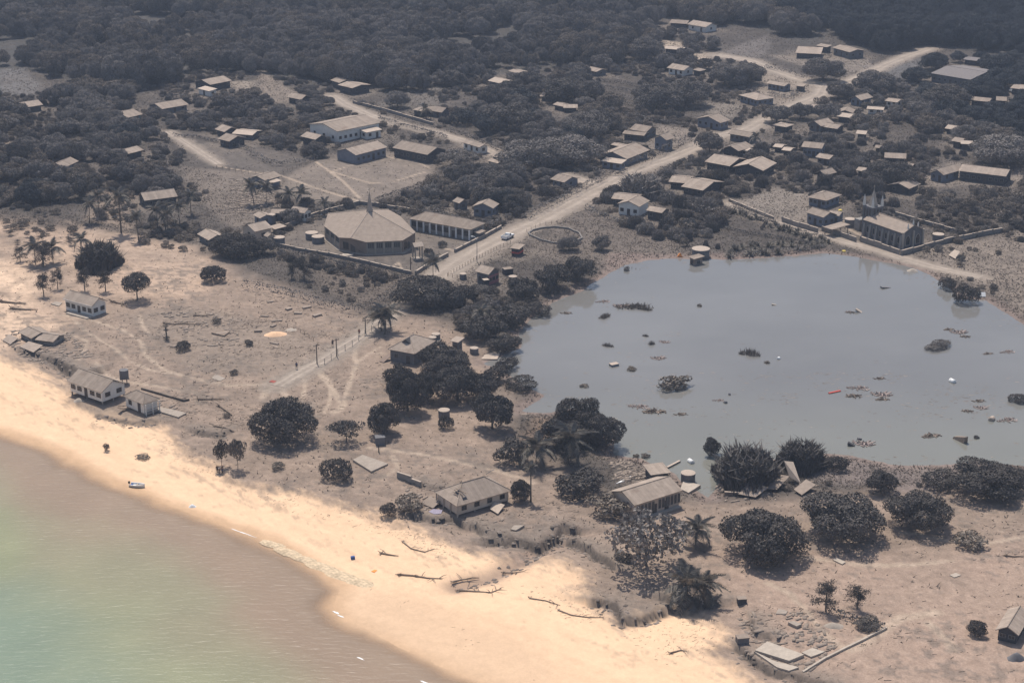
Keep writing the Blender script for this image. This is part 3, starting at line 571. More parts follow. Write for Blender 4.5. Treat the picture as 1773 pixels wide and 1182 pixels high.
# ------------------------------------------------------------------ first church: eight-sided hall under a pyramid roof
def church_one():
    he = 3.6
    vis = [P(561,391.5,he), P(587,411.5,he), P(634,419.5,he), P(697,416.5,he), P(719.5,402,he)]
    cen = (vis[0]+vis[4])/2; cen.z = 0
    cen += Vector((.0, 2.5, 0))
    pts = [Vector((p.x, p.y, 0)) for p in vis]+[2*cen-Vector((p.x, p.y, 0)) for p in vis[1:4]]
    z0 = hz(cen.x, cen.y)
    root = thing('church', 'large eight-sided church with a low pyramid roof and a slim spire', 'church', (cen.x, cen.y, z0), 0)
    q = [p-cen for p in pts]
    FOOT.append((cen.x, cen.y, 13.5, 10.5, 0))
    top = P(641.5, 362.5, 0); # roof peak: find the height on the vertical over the centre
    # height from the ray at the centre's distance
    r = Vector(((641.5-886.5)/FPX, 0, 0)); u = -(363-591.0)/FPX; dy, dz = CP+u*SP, -SP+u*CP
    hp = CAM_H+dz*(cen.y/dy)-z0
    inset = [v*.955 for v in q]
    MB().prism([(v.x, v.y) for v in inset], -.6, he-.12).make('wall', WALLS['s'], root)
    apex = Vector((0, 0, hp)); n = len(q); ringp = []; gab = {}
    def on_plane(p0, p1, xy):                       # height over xy of the plane through apex, p0, p1 (at eave level)
        nrm = (p0-apex).cross(p1-apex); return apex.z-(nrm.x*(xy.x-apex.x)+nrm.y*(xy.y-apex.y))/nrm.z
    E = [Vector((v.x, v.y, he)) for v in q]
    for i in range(n):
        ringp.append(E[i])
        if i % 2 == 1:
            xy = (E[i]+E[(i+1) % n])/2*1.10; z = .5*(on_plane(E[i-1], E[i], xy)+on_plane(E[(i+1) % n], E[(i+2) % n], xy)); g = Vector((xy.x, xy.y, max(he+.9, min(z, he+2.4)))); ringp.append(g); gab[i] = g
    k = len(ringp); rf = MB()
    for i in range(k): rf.slab([tuple(ringp[i]), tuple(ringp[(i+1) % k]), tuple(apex)], .18)
    ro = rf.make('roof', M_ROOF, root)
    cap = MB()
    for g in gab.values(): cap.tube([g+Vector((0,0,.04)), apex+Vector((0,0,.04))], .13, 4)
    cap.make('ridge_cap', M_ROOFL, ro)
    for i, g in gab.items():
        a, b = q[i], q[(i+1) % n]; s_ = .99
        f = [(a.x*s_,a.y*s_,-.5),(b.x*s_,b.y*s_,-.5),(b.x*s_,b.y*s_,he-.1),(g.x*.93,g.y*.93,g.z-.25),(a.x*s_,a.y*s_,he-.1)]; bk = [(x*.93,y*.93,z) for x, y, z in f]
        MB().add(f+bk, [(0,1,2,3,4),(9,8,7,6,5)]+[(m,5+m,5+(m+1)%5,(m+1)%5) for m in range(5)]).make('gable_wall', WALLS['n'], root)
    for i, nm in ((1, 'front'), (3, 'side')):
        a, b = q[i], q[(i+1) % n]; mid = (a+b)/2*.99; d = (b-a).normalized(); rz = math.atan2(d.y, d.x); o_ = Vector((d.y, -d.x, 0))*.02; w = (b-a).length
        p = mid-d*w*.26+o_; add_window(root, p.x, p.y, 1.6, rz, 1.8, 2.0, False)
        p = mid+d*w*.28+o_; add_window(root, p.x, p.y, 1.6, rz, 1.5 if nm == 'side' else 1.1, 2.0, False)
        p = mid+o_; dr = MB().box((0,-.03,0),(1.5,.08,2.3)).make('door', M_DARKW, root, loc=(p.x, p.y, 1.15)); dr.rotation_euler = (0,0,rz)
    # window bays with posts along the front and left faces
    post = MB().box((0,0,1.7),(.5,.45,3.4)).mesh('pillar', M_CONCL); 
    for i, k in ((2, 4), (0, 3)):
        a, b = inset[i], inset[(i+1) % n]; d = (b-a).normalized(); rz = math.atan2(d.y, d.x); L_ = (b-a).length; o_ = Vector((d.y, -d.x, 0))
        for j in range(k+1):
            p = a+d*(L_*j/k)+o_*.1; link('pillar', post, root, (p.x, p.y, 0), rz)
        for j in range(k):
            w = L_/k-.7
            for s in range(3):
                p = a+d*(L_*(j+.5)/k+(s-1)*w/3)+o_*.012; add_window(root, p.x, p.y, 2.25, rz, w/3-.06, 1.35, True)
            p = a+d*(L_*(j+.5)/k)+o_*.05
            o = MB().box((0,0,.75),(w,.1,1.4)).make('sill_wall', M_CONC, root, loc=(p.x, p.y, 0)); o.rotation_euler = (0,0,rz)
    MB().prism([(v.x*1.05, v.y*1.05) for v in q], -.5, .12).make('plinth', M_CONC, root)
    sp = MB(); 
    for w, z in (): pass
    sp.add([(-.95,-.95,hp-.6),(.95,-.95,hp-.6),(.95,.95,hp-.6),(-.95,.95,hp-.6),(-.6,-.6,hp+1.2),(.6,-.6,hp+1.2),(.6,.6,hp+1.2),(-.6,.6,hp+1.2),(-.12,-.12,hp+5.0),(.12,-.12,hp+5.0),(.12,.12,hp+5.0),(-.12,.12,hp+5.0)],
           [(3,2,1,0),(0,1,5,4),(1,2,6,5),(2,3,7,6),(3,0,4,7),(4,5,9,8),(5,6,10,9),(6,7,11,10),(7,4,8,11),(8,9,10,11)])
    so = sp.make('spire', M_ROOFL, root); MB().box((0,0,hp+5.6),(.1,.1,1.3)).box((0,0,hp+5.8),(.6,.1,.1)).make('cross', M_CONCL, so)
    MB().box((0,0,.1),(3,1.6,.24)).make('entrance_step', M_CONCL, root, loc=(q[1].x*.5+q[2].x*.5-1.2, q[1].y*.5+q[2].y*.5-2.6, 0))
church_one()

# ------------------------------------------------------------------ second church: long nave with buttresses and a tower
def church_two():
    h = 4.6
    pb, pc, pr = P(1494,380,h), P(1564,404.5,h), P(1611,400.5,h)
    u = pc-pb; u.z = 0; L_ = u.length; u.normalize(); v = Vector((-u.y, u.x, 0)); W = abs((pr-pc).dot(v)); c = (pb+pc)/2+v*W/2
    z0 = hz(c.x, c.y); rz = math.atan2(u.y, u.x)
    root = thing('church', 'long second church with a buttressed side and a pinnacled tower by the lagoon', 'church', (c.x, c.y, z0), rz)
    FOOT.append((c.x, c.y, L_/2+3, W/2+.5, rz))
    a, b = L_/2-.3, W/2-.3; rise = 1.9
    pr_ = [(-b,-.6),(b,-.6),(b,h-.1),(0,h+rise-.15),(-b,h-.1)]
    MB().add([(-a,y,z) for y, z in pr_]+[(a,y,z) for y, z in pr_], [tuple(range(4,-1,-1)), tuple(range(5,10))]+[(i,(i+1)%5,5+(i+1)%5,5+i) for i in range(5)]).make('wall', WALLS['g'], root)
    r = MB(); roof_shape(r, L_, W, h, rise, 'u', False, .16); ro = r.make('roof', M_ROOF, root)
    MB().tube([(-L_/2,0,h+rise+.03),(L_/2,0,h+rise+.03)], .15, 5).make('ridge_cap', M_ROOF, ro)
    bt = MB().add([(-.35,-.9,-.5),(.35,-.9,-.5),(.35,0,-.5),(-.35,0,-.5),(-.3,-.25,3.9),(.3,-.25,3.9),(.3,0,3.9),(-.3,0,3.9)],[(3,2,1,0),(4,5,6,7),(0,1,5,4),(1,2,6,5),(2,3,7,6),(3,0,4,7)]).mesh('buttress', WALLS['s'])
    n = 7
    for i in range(n): link('buttress', bt, root, (-a+.4+i*(2*a-.8)/(n-1), -b, 0))
    # pointed windows
    arch = [(-.5,-1),(.5,-1),(.5,.4),(.32,.9),(0,1.25),(-.32,.9),(-.5,.4)]
    am = MB().add([(x,-.06,z) for x, z in arch]+[(x,0,z) for x, z in arch], [tuple(range(6,-1,-1)), tuple(range(7,14))]+[(i,(i+1)%7,7+(i+1)%7,7+i) for i in range(7)])
    wm = am.mesh('window', M_CONC)
    pm = MB().add([(x*.72,-.075,z*.84) for x, z in arch]+[(x*.72,-.03,z*.84) for x, z in arch], [tuple(range(7)), tuple(range(13,6,-1))]+[(i,7+i,7+(i+1)%7,(i+1)%7) for i in range(7)]).mesh('pane', M_GLASS)
    for i in range(n-1):
        o = link('window', wm, root, (-a+.4+(i+.5)*(2*a-.8)/(n-1), -b-.01, 2.2)); link('pane', pm, o)
    for y in (-b*.5, b*.5):
        o = link('window', wm, root, (a+.01, y, 2.1), math.pi/2, (1.9,1,1.35)); link('pane', pm, o)
    pil = MB().box((0,0,2.2),(.5,.5,5.2)).mesh('pilaster', M_CONCL)
    for y in (-b, 0, b): link('pilaster', pil, root, (a+.12, y, 0))
    pin = MB().add([(-.2,-.2,0),(.2,-.2,0),(.2,.2,0),(-.2,.2,0),(-.16,-.16,.7),(.16,-.16,.7),(.16,.16,.7),(-.16,.16,.7),(0,0,1.7)],[(3,2,1,0),(0,1,5,4),(1,2,6,5),(2,3,7,6),(3,0,4,7),(4,5,8),(5,6,8),(6,7,8),(7,4,8)]).mesh('pinnacle', WALLS['w'])
    for y in (-b*.5, 0, b*.5): link('pinnacle', pin, root, (a-.2, y, h+rise*(1-abs(y)/(W/2))-.1))
    # tower at the far end
    tw = 2.0; th = 8.0; tx = -a-tw*.4
    t = MB().box((tx,0,th/2-.3),(2*tw,2*tw,th+.6)).make('tower', WALLS['g'], root)
    for sx in (-1, 1):
        for sy in (-1, 1): link('pinnacle', pin, t, (tx+sx*(tw-.25), sy*(tw-.25), th), None, (1.6,1.6,2.0))
    lv = MB().box((0,-.04,0),(.5,.06,2.4)).mesh('louvre', M_DARKW)
    for x in (-1.1, 0, 1.1):
        link('louvre', lv, t, (tx+x, -tw-.01, 6.2)); link('louvre', lv, t, (tx+tw+.01, x, 6.2), math.pi/2)
    s = MB().add([(tx-.95,-.95,th),(tx+.95,-.95,th),(tx+.95,.95,th),(tx-.95,.95,th),(tx,0,13.0)],[(3,2,1,0),(0,1,4),(1,2,4),(2,3,4),(3,0,4)]).make('spire', M_CONCL, root)
    MB().box((tx,0,13.4),(.1,.1,1.1)).box((tx,0,13.6),(.1,.6,.1)).make('cross', M_CONCL, s)
    MB().box((-a-tw*2.4,0,1.6),(2.2,4,3.4)).make('vestry', WALLS['s'], root)
church_two()

# ------------------------------------------------------------------ boundary walls and fences
def wall_line(label, pts, h=1.0, t=.3, seg=4.0, mats=None, cap=True, name='boundary_wall', post=True, cat='wall', jit=.08):
    Q = [at(*p) for p in pts]; c = Q[0]
    root = thing(name, label, cat, (c.x, c.y, c.z))
    rnd = random.Random(len(pts)*7+int(pts[0][0]))
    pm = MB().box((0,0,h/2+.03),(t+.14,t+.14,h+.24)).mesh('post', M_STONE)
    for a, b in zip(Q[:-1], Q[1:]):
        d = (b-a); d.z = 0; L_ = d.length; n = max(1, round(L_/seg)); rz = math.atan2(d.y, d.x)
        for i in range(n):
            p0 = a+d*(i/n); p1 = a+d*((i+1)/n); m = (p0+p1)/2; z = hz(m.x, m.y); hh = h*(1+rnd.uniform(-jit, jit))
            mb = MB().box((0,0,hh/2-.15),(L_/n-.04 if post else L_/n+.01, t, hh+.3), 0, 0)
            if cap: mb.box((0,0,hh+.04),(L_/n-.06, t+.12, .08), 0, 1)
            o = mb.make('wall_panel', [mats or M_STONE, M_ROOFL], root, loc=(m.x-c.x, m.y-c.y, z-c.z)); o.rotation_euler = (0, 0, rz)
            if post: link('post', pm, root, (p0.x-c.x, p0.y-c.y, hz(p0.x, p0.y)-c.z), rz)
    return root
wall_line('low stone wall behind the octagonal church, up to the spire', [(475,402),(520,384),(570,367),(623,354),(650,357),(670,361),(722,369)], 1.1)
wall_line('low stone wall on the near side of the octagonal church lawn', [(467,424),(510,433),(570,443),(640,458),(697,472),(712,475)], .9)
wall_line('low stone wall between the octagonal church and the main road', [(720,475),(745,459),(776,443)], .9)
wall_line('stone wall between the long church hall and the main road', [(788,437),(815,423),(840,411),(868,395)], .9)
wall_line('roadside wall across from the school along the back road', [(612,179),(660,191),(715,207),(750,217)], 1.0, seg=6)
wall_line('grey panel wall left of the gate before the second church', [(1263,349),(1310,368),(1340,380)], .8, seg=5)
wall_line('grey panel wall in front of the parish hut', [(1355,384),(1385,394),(1416,403)], 1.4, seg=3)
wall_line('grey panel wall in front of the flat shelter', [(1424,400),(1455,409),(1482,419)], 1.4, seg=3)
wall_line('grey panel wall in front of the second church', [(1490,418),(1525,430),(1557,441)], 1.5, seg=3)
wall_line('long wall running away on the right side of the second church', [(1560,442),(1600,431),(1650,418),(1700,408),(1735,402)], 1.3, seg=4)
wall_line('wall behind the second church reaching into the scrub', [(1551,374),(1600,388),(1650,402),(1672,407)], 1.1, seg=4)
wall_line('oval ring of low kerb stones on the grass', [(915,405),(922,400),(938,396),(960,394),(985,397),(1003,405),(1008,414),(990,421),(960,422),(935,416),(918,408),(915,405)], .5, .4, 1.6, cap=False, post=False, cat='stone ring', name='stone_ring')
wall_line('concrete wall standing in the flooded yard beside the long cream house', [(1155,811),(1177,803),(1196,796),(1225,803),(1252,811)], .7, .35, 4, cap=True, post=False)
wall_line('low brick coloured wall right of the flooded yard', [(1254,858),(1283,857)], .7, .3, 3, mats=WALLS['n'], post=False)
wall_line('straight concrete kerb of the foundation by the lower right beach', [(1390,1163),(1430,1140),(1470,1120),(1535,1088)], .35, .35, 6, mats=M_CONCL, cap=False, post=False)
wall_line('broken standing wall left of the wrecked beach house', [(688,826),(712,833),(729,843)], 1.1, .3, 4, mats=WALLS['s'], post=False)
wall_line('long broken kerb line leading right from the stilt houses', [(245,674),(280,684),(318,695),(328,693)], .4, .3, 4, mats=M_DARKW, post=False, cap=False)
def fence(label, pts, h=1.1, sp=2.0, rails=2, mats=None, rad=.06):
    Q = [at(*p) for p in pts]; c = Q[0]; root = thing('fence', label, 'fence', (c.x, c.y, c.z))
    pm = MB().tube([(0,0,-.3),(0,0,h)], rad, 5).mesh('post', mats or M_WOOD)
    for a, b in zip(Q[:-1], Q[1:]):
        d = b-a; n = max(1, round(d.length/sp))
        for i in range(n+1 if b is Q[-1] else n):
            p = a+d*(i/n); link('post', pm, root, (p.x-c.x, p.y-c.y, hz(p.x, p.y)-c.z))
        for k in range(rails):
            z = h*(.5+.42*k); MB().tube([a-c+Vector((0,0,z)), b-c+Vector((0,0,z))], .03, 4).make('rail', mats or M_WOOD, root)
fence('wire fence on posts along the beach road opposite the open plain', [(562,631),(585,614),(610,599),(632,581),(655,566)], 1.5, 3.2, 2, M_METAL, .07)
fence('post fence in front of the pink sided hut', [(775,479),(800,483),(842,491)], 1.0, 1.5, 2)
fence('post fence along the lower side of the main road', [(776,477),(820,452),(860,432),(884,422)], 1.0, 1.6, 2)
fence('post fence running from the roadside stall down to the lagoon', [(912,427),(945,433),(985,446),(1015,455)], .9, 1.6, 2)
fence('row of stakes standing in the shallow edge of the lagoon', [(1058,460),(1080,464),(1108,470)], 1.0, 1.3, 0)
fence('fence round the stone ring by the road', [(912,402),(935,391),(965,387),(1000,392)], 1.0, 2.2, 1)
fence('fence along the playing field below the scrub', [(375,292),(430,301),(482,303),(545,280)], 1.1, 2.5, 1)
fence('broken yard fence among the debris of the plain', [(498,566),(520,575),(543,590)], .9, 2.2, 1)
# ------------------------------------------------------------------ the ground: one sheet, finer near the village
ang = np.concatenate([np.linspace(-80, -21, 24), np.linspace(-20.5, 20.5, 700), np.linspace(21, 80, 24)])*math.pi/180
rad = np.concatenate([np.linspace(2, 205, 14), 210*np.exp(np.linspace(0, math.log(1250/210), 620)), np.linspace(1300, 2600, 10)])
A, RR = np.meshgrid(ang, rad)
GX = (RR*np.sin(A)).ravel(); GY = (RR*np.cos(A)).ravel()
GZ = hgt(GX, GY)
def lerp(c, col, w): return c*(1-w[:, None])+np.array(col)[None, :]*w[:, None]
warp = 1.6*fbm(GX/9, GY/9, 31)+.6*fbm(GX/2.5, GY/2.5, 32, 2)
C = np.tile(np.array([.088,.076,.068]), (len(GX), 1))          # ash over village grass
n1 = fbm(GX/14, GY/14, 33); n2 = fbm(GX/4, GY/4, 34)
C = C*(1+.22*n1+.22*n2)[:, None]
FOREST = PA([(-400,140),(60,125),(130,150),(230,165),(340,130),(430,130),(560,150),(650,165),(760,160),(860,130),(1000,115),(1070,120),(1100,60),(1160,30),(1230,55),(1290,45),(1330,60),(1400,80),(1440,60),(1530,95),(1620,80),(1700,95),(1773,110),(2200,130),(2600,-290),(-900,-290)])
C = lerp(C, (.075,.070,.066), smooth(4, -6, sdf(GX, GY, FOREST)+warp*2))
ASH = PA([(-300,380),(130,395),(330,425),(420,470),(560,520),(640,545),(690,540),(780,560),(840,600),(870,660),(900,700),(870,760),(950,800),(1050,860),(1230,870),(1350,860),(1560,850),(1773,840),(2100,900),(2100,1400),(1200,1500),(-900,1500),(-900,600)])
C = lerp(C, (.315,.238,.186), smooth(4, -5, sdf(GX, GY, ASH)+warp*1.5)*(.85+.35*n2)*(.92))
TAN = PA([(-300,340),(120,385),(330,430),(390,480),(330,520),(190,530),(110,560),(60,600),(-300,640)])
C = lerp(C, (.46,.335,.25), smooth(5, -8, sdf(GX, GY, TAN)+warp*2.5)*np.clip(.6+1.0*n1+.4*n2, 0, 1))
TANL = PA([(-300,455),(40,450),(70,500),(50,545),(110,560),(20,600),(-300,640)])
C = lerp(C, (.62,.455,.33), smooth(4, -6, sdf(GX, GY, TANL)+warp*2)*np.clip(.8+1.2*n2, 0, 1))
TANR = PA([(1230,940),(1420,950),(1600,960),(1773,930),(2000,940),(2000,1300),(1420,1300),(1300,1120),(1240,1040)])
C = lerp(C, (.36,.262,.205), smooth(6, -8, sdf(GX, GY, TANR)+warp*2)*np.clip(.7+.8*n1, 0, 1))
for poly, col, k in [
 ([(488,308),(548,278),(672,266),(752,288),(738,316),(650,345),(622,352),(560,350),(500,338)],(.225,.185,.155),.9),      # playing field
 ([(345,262),(380,285),(488,302),(546,278),(440,255),(370,240)],(.14,.12,.106),.8),
 ([(470,420),(560,375),(630,362),(690,365),(735,385),(820,405),(850,415),(720,472),(600,448)],(.145,.123,.107),.9),          # church lawn
 ([(915,420),(960,395),(1020,360),(1100,400),(1180,420),(1190,440),(1080,455),(1030,470),(940,450)],(.165,.137,.117),.8),
 ([(560,500),(640,545),(690,520),(760,490),(600,450),(540,450)],(.150,.122,.102),.8),
 ([(1275,350),(1340,325),(1420,340),(1400,385),(1320,375)],(.25,.212,.18),.8),
 ([(1590,430),(1773,400),(1900,420),(1900,560),(1773,545),(1700,500),(1640,480)],(.25,.205,.17),.8),
 ([(1600,300),(1640,280),(1773,290),(1773,315),(1600,325)],(.27,.225,.19),.7),
 ([(1320,120),(1440,150),(1380,190),(1310,175)],(.30,.245,.20),.8),([(1330,95),(1500,100),(1520,120),(1440,130)],(.30,.25,.21),.6),
 ([(-60,120),(40,118),(72,150),(60,165),(-60,170)],(.15,.14,.135),.9),([(0,245),(45,250),(40,265),(0,265)],(.35,.28,.22),.9),
 ([(1245,90),(1330,60),(1340,85),(1290,110)],(.17,.15,.14),.7),([(1140,215),(1200,225),(1180,255),(1120,262)],(.26,.215,.18),.8),
 ([(1225,178),(1290,180),(1270,205),(1225,195)],(.23,.195,.165),.8),([(700,150),(760,150),(770,185),(640,190)],(.17,.15,.135),.7),
 ([(450,120),(500,150),(540,170),(480,180),(445,165)],(.27,.22,.18),.7),([(395,140),(445,140),(445,155),(400,158)],(.33,.275,.225),.8),
 ([(1150,70),(1185,75),(1185,90),(1150,85)],(.42,.34,.27),.9),([(1195,92),(1235,92),(1230,118),(1205,115)],(.42,.34,.27),.9),
 ([(900,215),(880,230),(860,290),(900,250)],(.19,.165,.145),.8),([(1500,115),(1600,100),(1590,135),(1510,140)],(.13,.125,.125),.9),
 ([(320,290),(480,300),(500,340),(470,400),(400,390),(330,340)],(.225,.185,.155),.7),
 ([(925,720),(965,725),(950,760),(905,770)],(.22,.155,.115),.9),([(1060,440),(1200,440),(1330,440),(1430,430),(1440,442),(1250,452),(1100,455),(1040,478)],(.27,.20,.175),.7),
 ([(1040,780),(1180,790),(1300,800),(1240,860),(1160,830)],(.19,.155,.13),.7),([(1400,780),(1640,795),(1773,795),(1773,850),(1560,850),(1420,830)],(.22,.18,.165),.7),
 ([(215,545),(330,530),(470,560),(560,600),(470,650),(330,640)],(.235,.19,.155),.6),
 ([(120,385),(330,425),(380,470),(300,500),(200,430)],(.40,.30,.23),.5),([(165,330),(240,340),(230,400),(150,380)],(.35,.265,.205),.5)]:
    C = lerp(C, col, smooth(2.5, -2.5, sdf(GX, GY, PA(poly))+warp*1.2)*k*np.clip(.9+.5*n2, 0, 1))
# worn yards round the houses
yard = np.zeros(len(GX))
for fx, fy, a, b, rz in FOOT:
    k = np.where((np.abs(GX-fx) < 22) & (np.abs(GY-fy) < 22))[0]; dx, dy = GX[k]-fx, GY[k]-fy; c_, s_ = math.cos(rz), math.sin(rz); u, v = np.abs(dx*c_+dy*s_)-a, np.abs(-dx*s_+dy*c_)-b
    d = np.hypot(np.maximum(u, 0), np.maximum(v, 0))+2.2*fbm(GX[k]/5, GY[k]/5, 35); yard[k] = np.maximum(yard[k], smooth(7.5, 1.0, d))
C = lerp(C, (.19,.158,.132), yard*.6*smooth(-2, 4, sdf(GX, GY, ASH)))
# beach sand
ds = sdf(GX, GY, SEA); dn = sand_edge(GX, GY)
sh = PA([(0,748),(830,1182)], -1); sh = (sh[1]-sh[0])/np.hypot(*(sh[1]-sh[0])); AL = GX*sh[0]+GY*sh[1]; AC = -GX*sh[1]+GY*sh[0]
stk = fbm(AL/16, AC/2.2, 41); stk2 = fbm(AL/5, AC/.8, 42); hfs = fbm(AL/1.6, AC/.7, 47)
hfs = fbm(AL/1.6, AC/.7, 47); wsand = smooth(2.6, -3.4, dn+1.6*stk+1.6*stk2+2.6*hfs)
sandc = np.array([.72,.50,.328])*(1+.07*fbm(AL/10, AC/2.5, 43)[:, None]+.05*stk2[:, None])
C = C*(1-wsand[:, None])+sandc*wsand[:, None]
wash = smooth(-14, 0, dn)*wsand*smooth(.12, .38, .35*stk+.55*stk2+.35*hfs+.12*smooth(-10, 0, dn))
C = lerp(C, (.40,.30,.22), wash*.7)
C = lerp(C, (.36,.26,.185), smooth(.22, .5, .75*hfs+.5*stk)*wsand*smooth(-30, -2, dn)*.55)
wet = smooth(4.0, .3, ds+1.2*fbm(GX/6, GY/6, 46))*wsand
C = lerp(C, (.47,.31,.19), wet*.8)
SPIT = PA([(590,1015),(680,1010),(800,1060),(900,1100),(1000,1182),(1050,1240),(830,1180),(690,1110),(610,1070)])
C = lerp(C, (.58,.41,.275), smooth(4, -4, sdf(GX, GY, SPIT)+warp)*.7*wsand)
g = seg_dist(GX, GY, GULLY); C = lerp(C, (.30,.215,.165), np.exp(-((g+.4*warp)/2.6)**2)*.85)
# tracks and roadsides
for pts, w in TRACKS:
    d = seg_dist(GX, GY, pts)+.35*n2+.15*warp
    C = lerp(C, np.array([.42,.33,.255]) , smooth(w*.95, w*.15, d)*.75)
roadw = np.zeros(len(GX))
for nme, pts, w in ROADS:
    d = seg_dist(GX, GY, pts)
    C = lerp(C, (.26,.215,.178), smooth(w*.75+1.5, w*.45, d+.8*warp)*.85); roadw = np.maximum(roadw, smooth(w*.5+2, w*.5, d))
# lagoon rim: wet mud
dl = sdf(GX, GY, LAG)+.9*fbm(GX/6, GY/6, 21)
C = lerp(C, (.235,.18,.155), smooth(4.5, .5, dl)*.75)
C = lerp(C, (.10,.085,.07), smooth(.3, -2, dl))
C = np.clip(C, .02, .9)
hf = fbm(GX/1.7, GY/1.0, 81, 3); hf2 = fbm(GX/.7, GY/.5, 82, 2); pl = smooth(2, -3, sdf(GX, GY, ASH))*(1-wsand)
mats = smooth(.12, .42, hf*.7+.5*n1+.25*hf2)*(1-.75*roadw)
C = lerp(C, (.155,.128,.108), mats*(.30+.42*pl)*(1-wsand))
C *= (1+.16*hf2*(1-.6*wsand)+.10*hf*(1-.7*wsand))[:, None]
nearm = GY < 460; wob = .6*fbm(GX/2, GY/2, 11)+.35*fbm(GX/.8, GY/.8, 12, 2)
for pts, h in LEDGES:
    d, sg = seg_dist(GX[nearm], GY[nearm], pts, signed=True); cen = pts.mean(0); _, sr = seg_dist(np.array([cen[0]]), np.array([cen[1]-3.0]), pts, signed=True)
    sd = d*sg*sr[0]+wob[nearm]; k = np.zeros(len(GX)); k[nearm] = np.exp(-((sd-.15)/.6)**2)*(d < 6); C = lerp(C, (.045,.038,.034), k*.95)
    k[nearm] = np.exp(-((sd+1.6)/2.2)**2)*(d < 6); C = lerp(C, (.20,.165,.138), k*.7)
C = np.clip(C, .02, .9)
na, nr = len(ang), len(rad)
idx = np.arange(nr*na).reshape(nr, na)
F = np.stack([idx[:-1, :-1], idx[:-1, 1:], idx[1:, 1:], idx[1:, :-1]], -1).reshape(-1, 4)
M_GROUND = mat('ash_and_sand_ground', None, var=.18, scale=.55, attr='tint', bump=.10, spec=.05)
nt = M_GROUND.node_tree; N = nt.nodes; L = nt.links        # add finer speckle and broad mottling
vm = [n for n in N if n.type == 'VECT_MATH'][0]; b = N['Principled BSDF']
tc = [n for n in N if n.type == 'TEX_COORD'][0]
nz2 = N.new('ShaderNodeTexNoise'); nz2.inputs['Scale'].default_value = 2.6; nz2.inputs['Detail'].default_value = 4; nz2.inputs['Roughness'].default_value = .7; L.new(tc.outputs['Object'], nz2.inputs['Vector'])
mr2 = N.new('ShaderNodeMapRange'); mr2.inputs[1].default_value = .32; mr2.inputs[2].default_value = .68; mr2.inputs[3].default_value = .82; mr2.inputs[4].default_value = 1.16; L.new(nz2.outputs[0], mr2.inputs[0])
vm2 = N.new('ShaderNodeVectorMath'); vm2.operation = 'SCALE'; L.new(vm.outputs[0], vm2.inputs[0]); L.new(mr2.outputs[0], vm2.inputs['Scale']); mxg = N.new('ShaderNodeMix'); mxg.data_type = 'RGBA'; ag = [n for n in N if n.type == 'ATTRIBUTE'][0]
L.new(ag.outputs['Alpha'], mxg.inputs['Factor']); L.new(ag.outputs['Color'], mxg.inputs[6]); L.new(vm2.outputs[0], mxg.inputs[7]); L.new(mxg.outputs[2], b.inputs['Base Color'])
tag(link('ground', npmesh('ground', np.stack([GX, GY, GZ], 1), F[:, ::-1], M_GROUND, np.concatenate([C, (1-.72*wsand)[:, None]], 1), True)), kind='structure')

# roads: worn dirt and crushed coral strips lying on the ground
M_ROAD = mat('dirt_road', (.355,.295,.245), var=.16, scale=.9, bump=.02, attr='tint')
for nme, pts, w in ROADS:
    Q = []
    for k in range(len(pts)-1):
        L_ = np.hypot(*(pts[k+1]-pts[k])); n = max(2, int(L_/1.2))
        Q += [pts[k]+(pts[k+1]-pts[k])*i/n for i in range(n)]
    Q.append(pts[-1]); Q = np.array(Q)
    for _ in range(6): Q[1:-1] = (Q[:-2]+2*Q[1:-1]+Q[2:])/4
    T = np.gradient(Q, axis=0); T /= np.hypot(T[:, 0], T[:, 1])[:, None]; Nn = np.stack([-T[:, 1], T[:, 0]], 1)
    k = 15; s = np.linspace(-1, 1, k)
    wob = 1+.22*fbm(np.arange(len(Q))/5.0, np.full(len(Q), hash(nme) % 7+w), 51)
    W = Q[:, None, :]+Nn[:, None, :]*(s[None, :, None]*w/2*wob[:, None, None])
    x = W[..., 0].ravel(); y = W[..., 1].ravel(); z = hgt(x, y)
    ss = np.tile(s, len(Q)); z = z+.07*(1-ss**4)-.02+.02*fbm(x/1.2, y/1.2, 52)
    rut = np.exp(-((np.abs(ss)-.33)/.13)**2); along = fbm(x/14, y/3, 53)
    c = np.array([.285,.236,.195])[None, :]*(1+.28*rut*(1+along)+.18*fbm(x/5, y/2, 54)-.22*smooth(.6, 1, np.abs(ss)))[:, None]
    ii = np.arange(len(Q)*k).reshape(len(Q), k)
    F_ = np.stack([ii[:-1, :-1], ii[:-1, 1:], ii[1:, 1:], ii[1:, :-1]], -1).reshape(-1, 4)
    tag(link(nme, npmesh(nme, np.stack([x, y, z], 1), F_[:, ::-1], M_ROAD, c, True)), kind='structure')

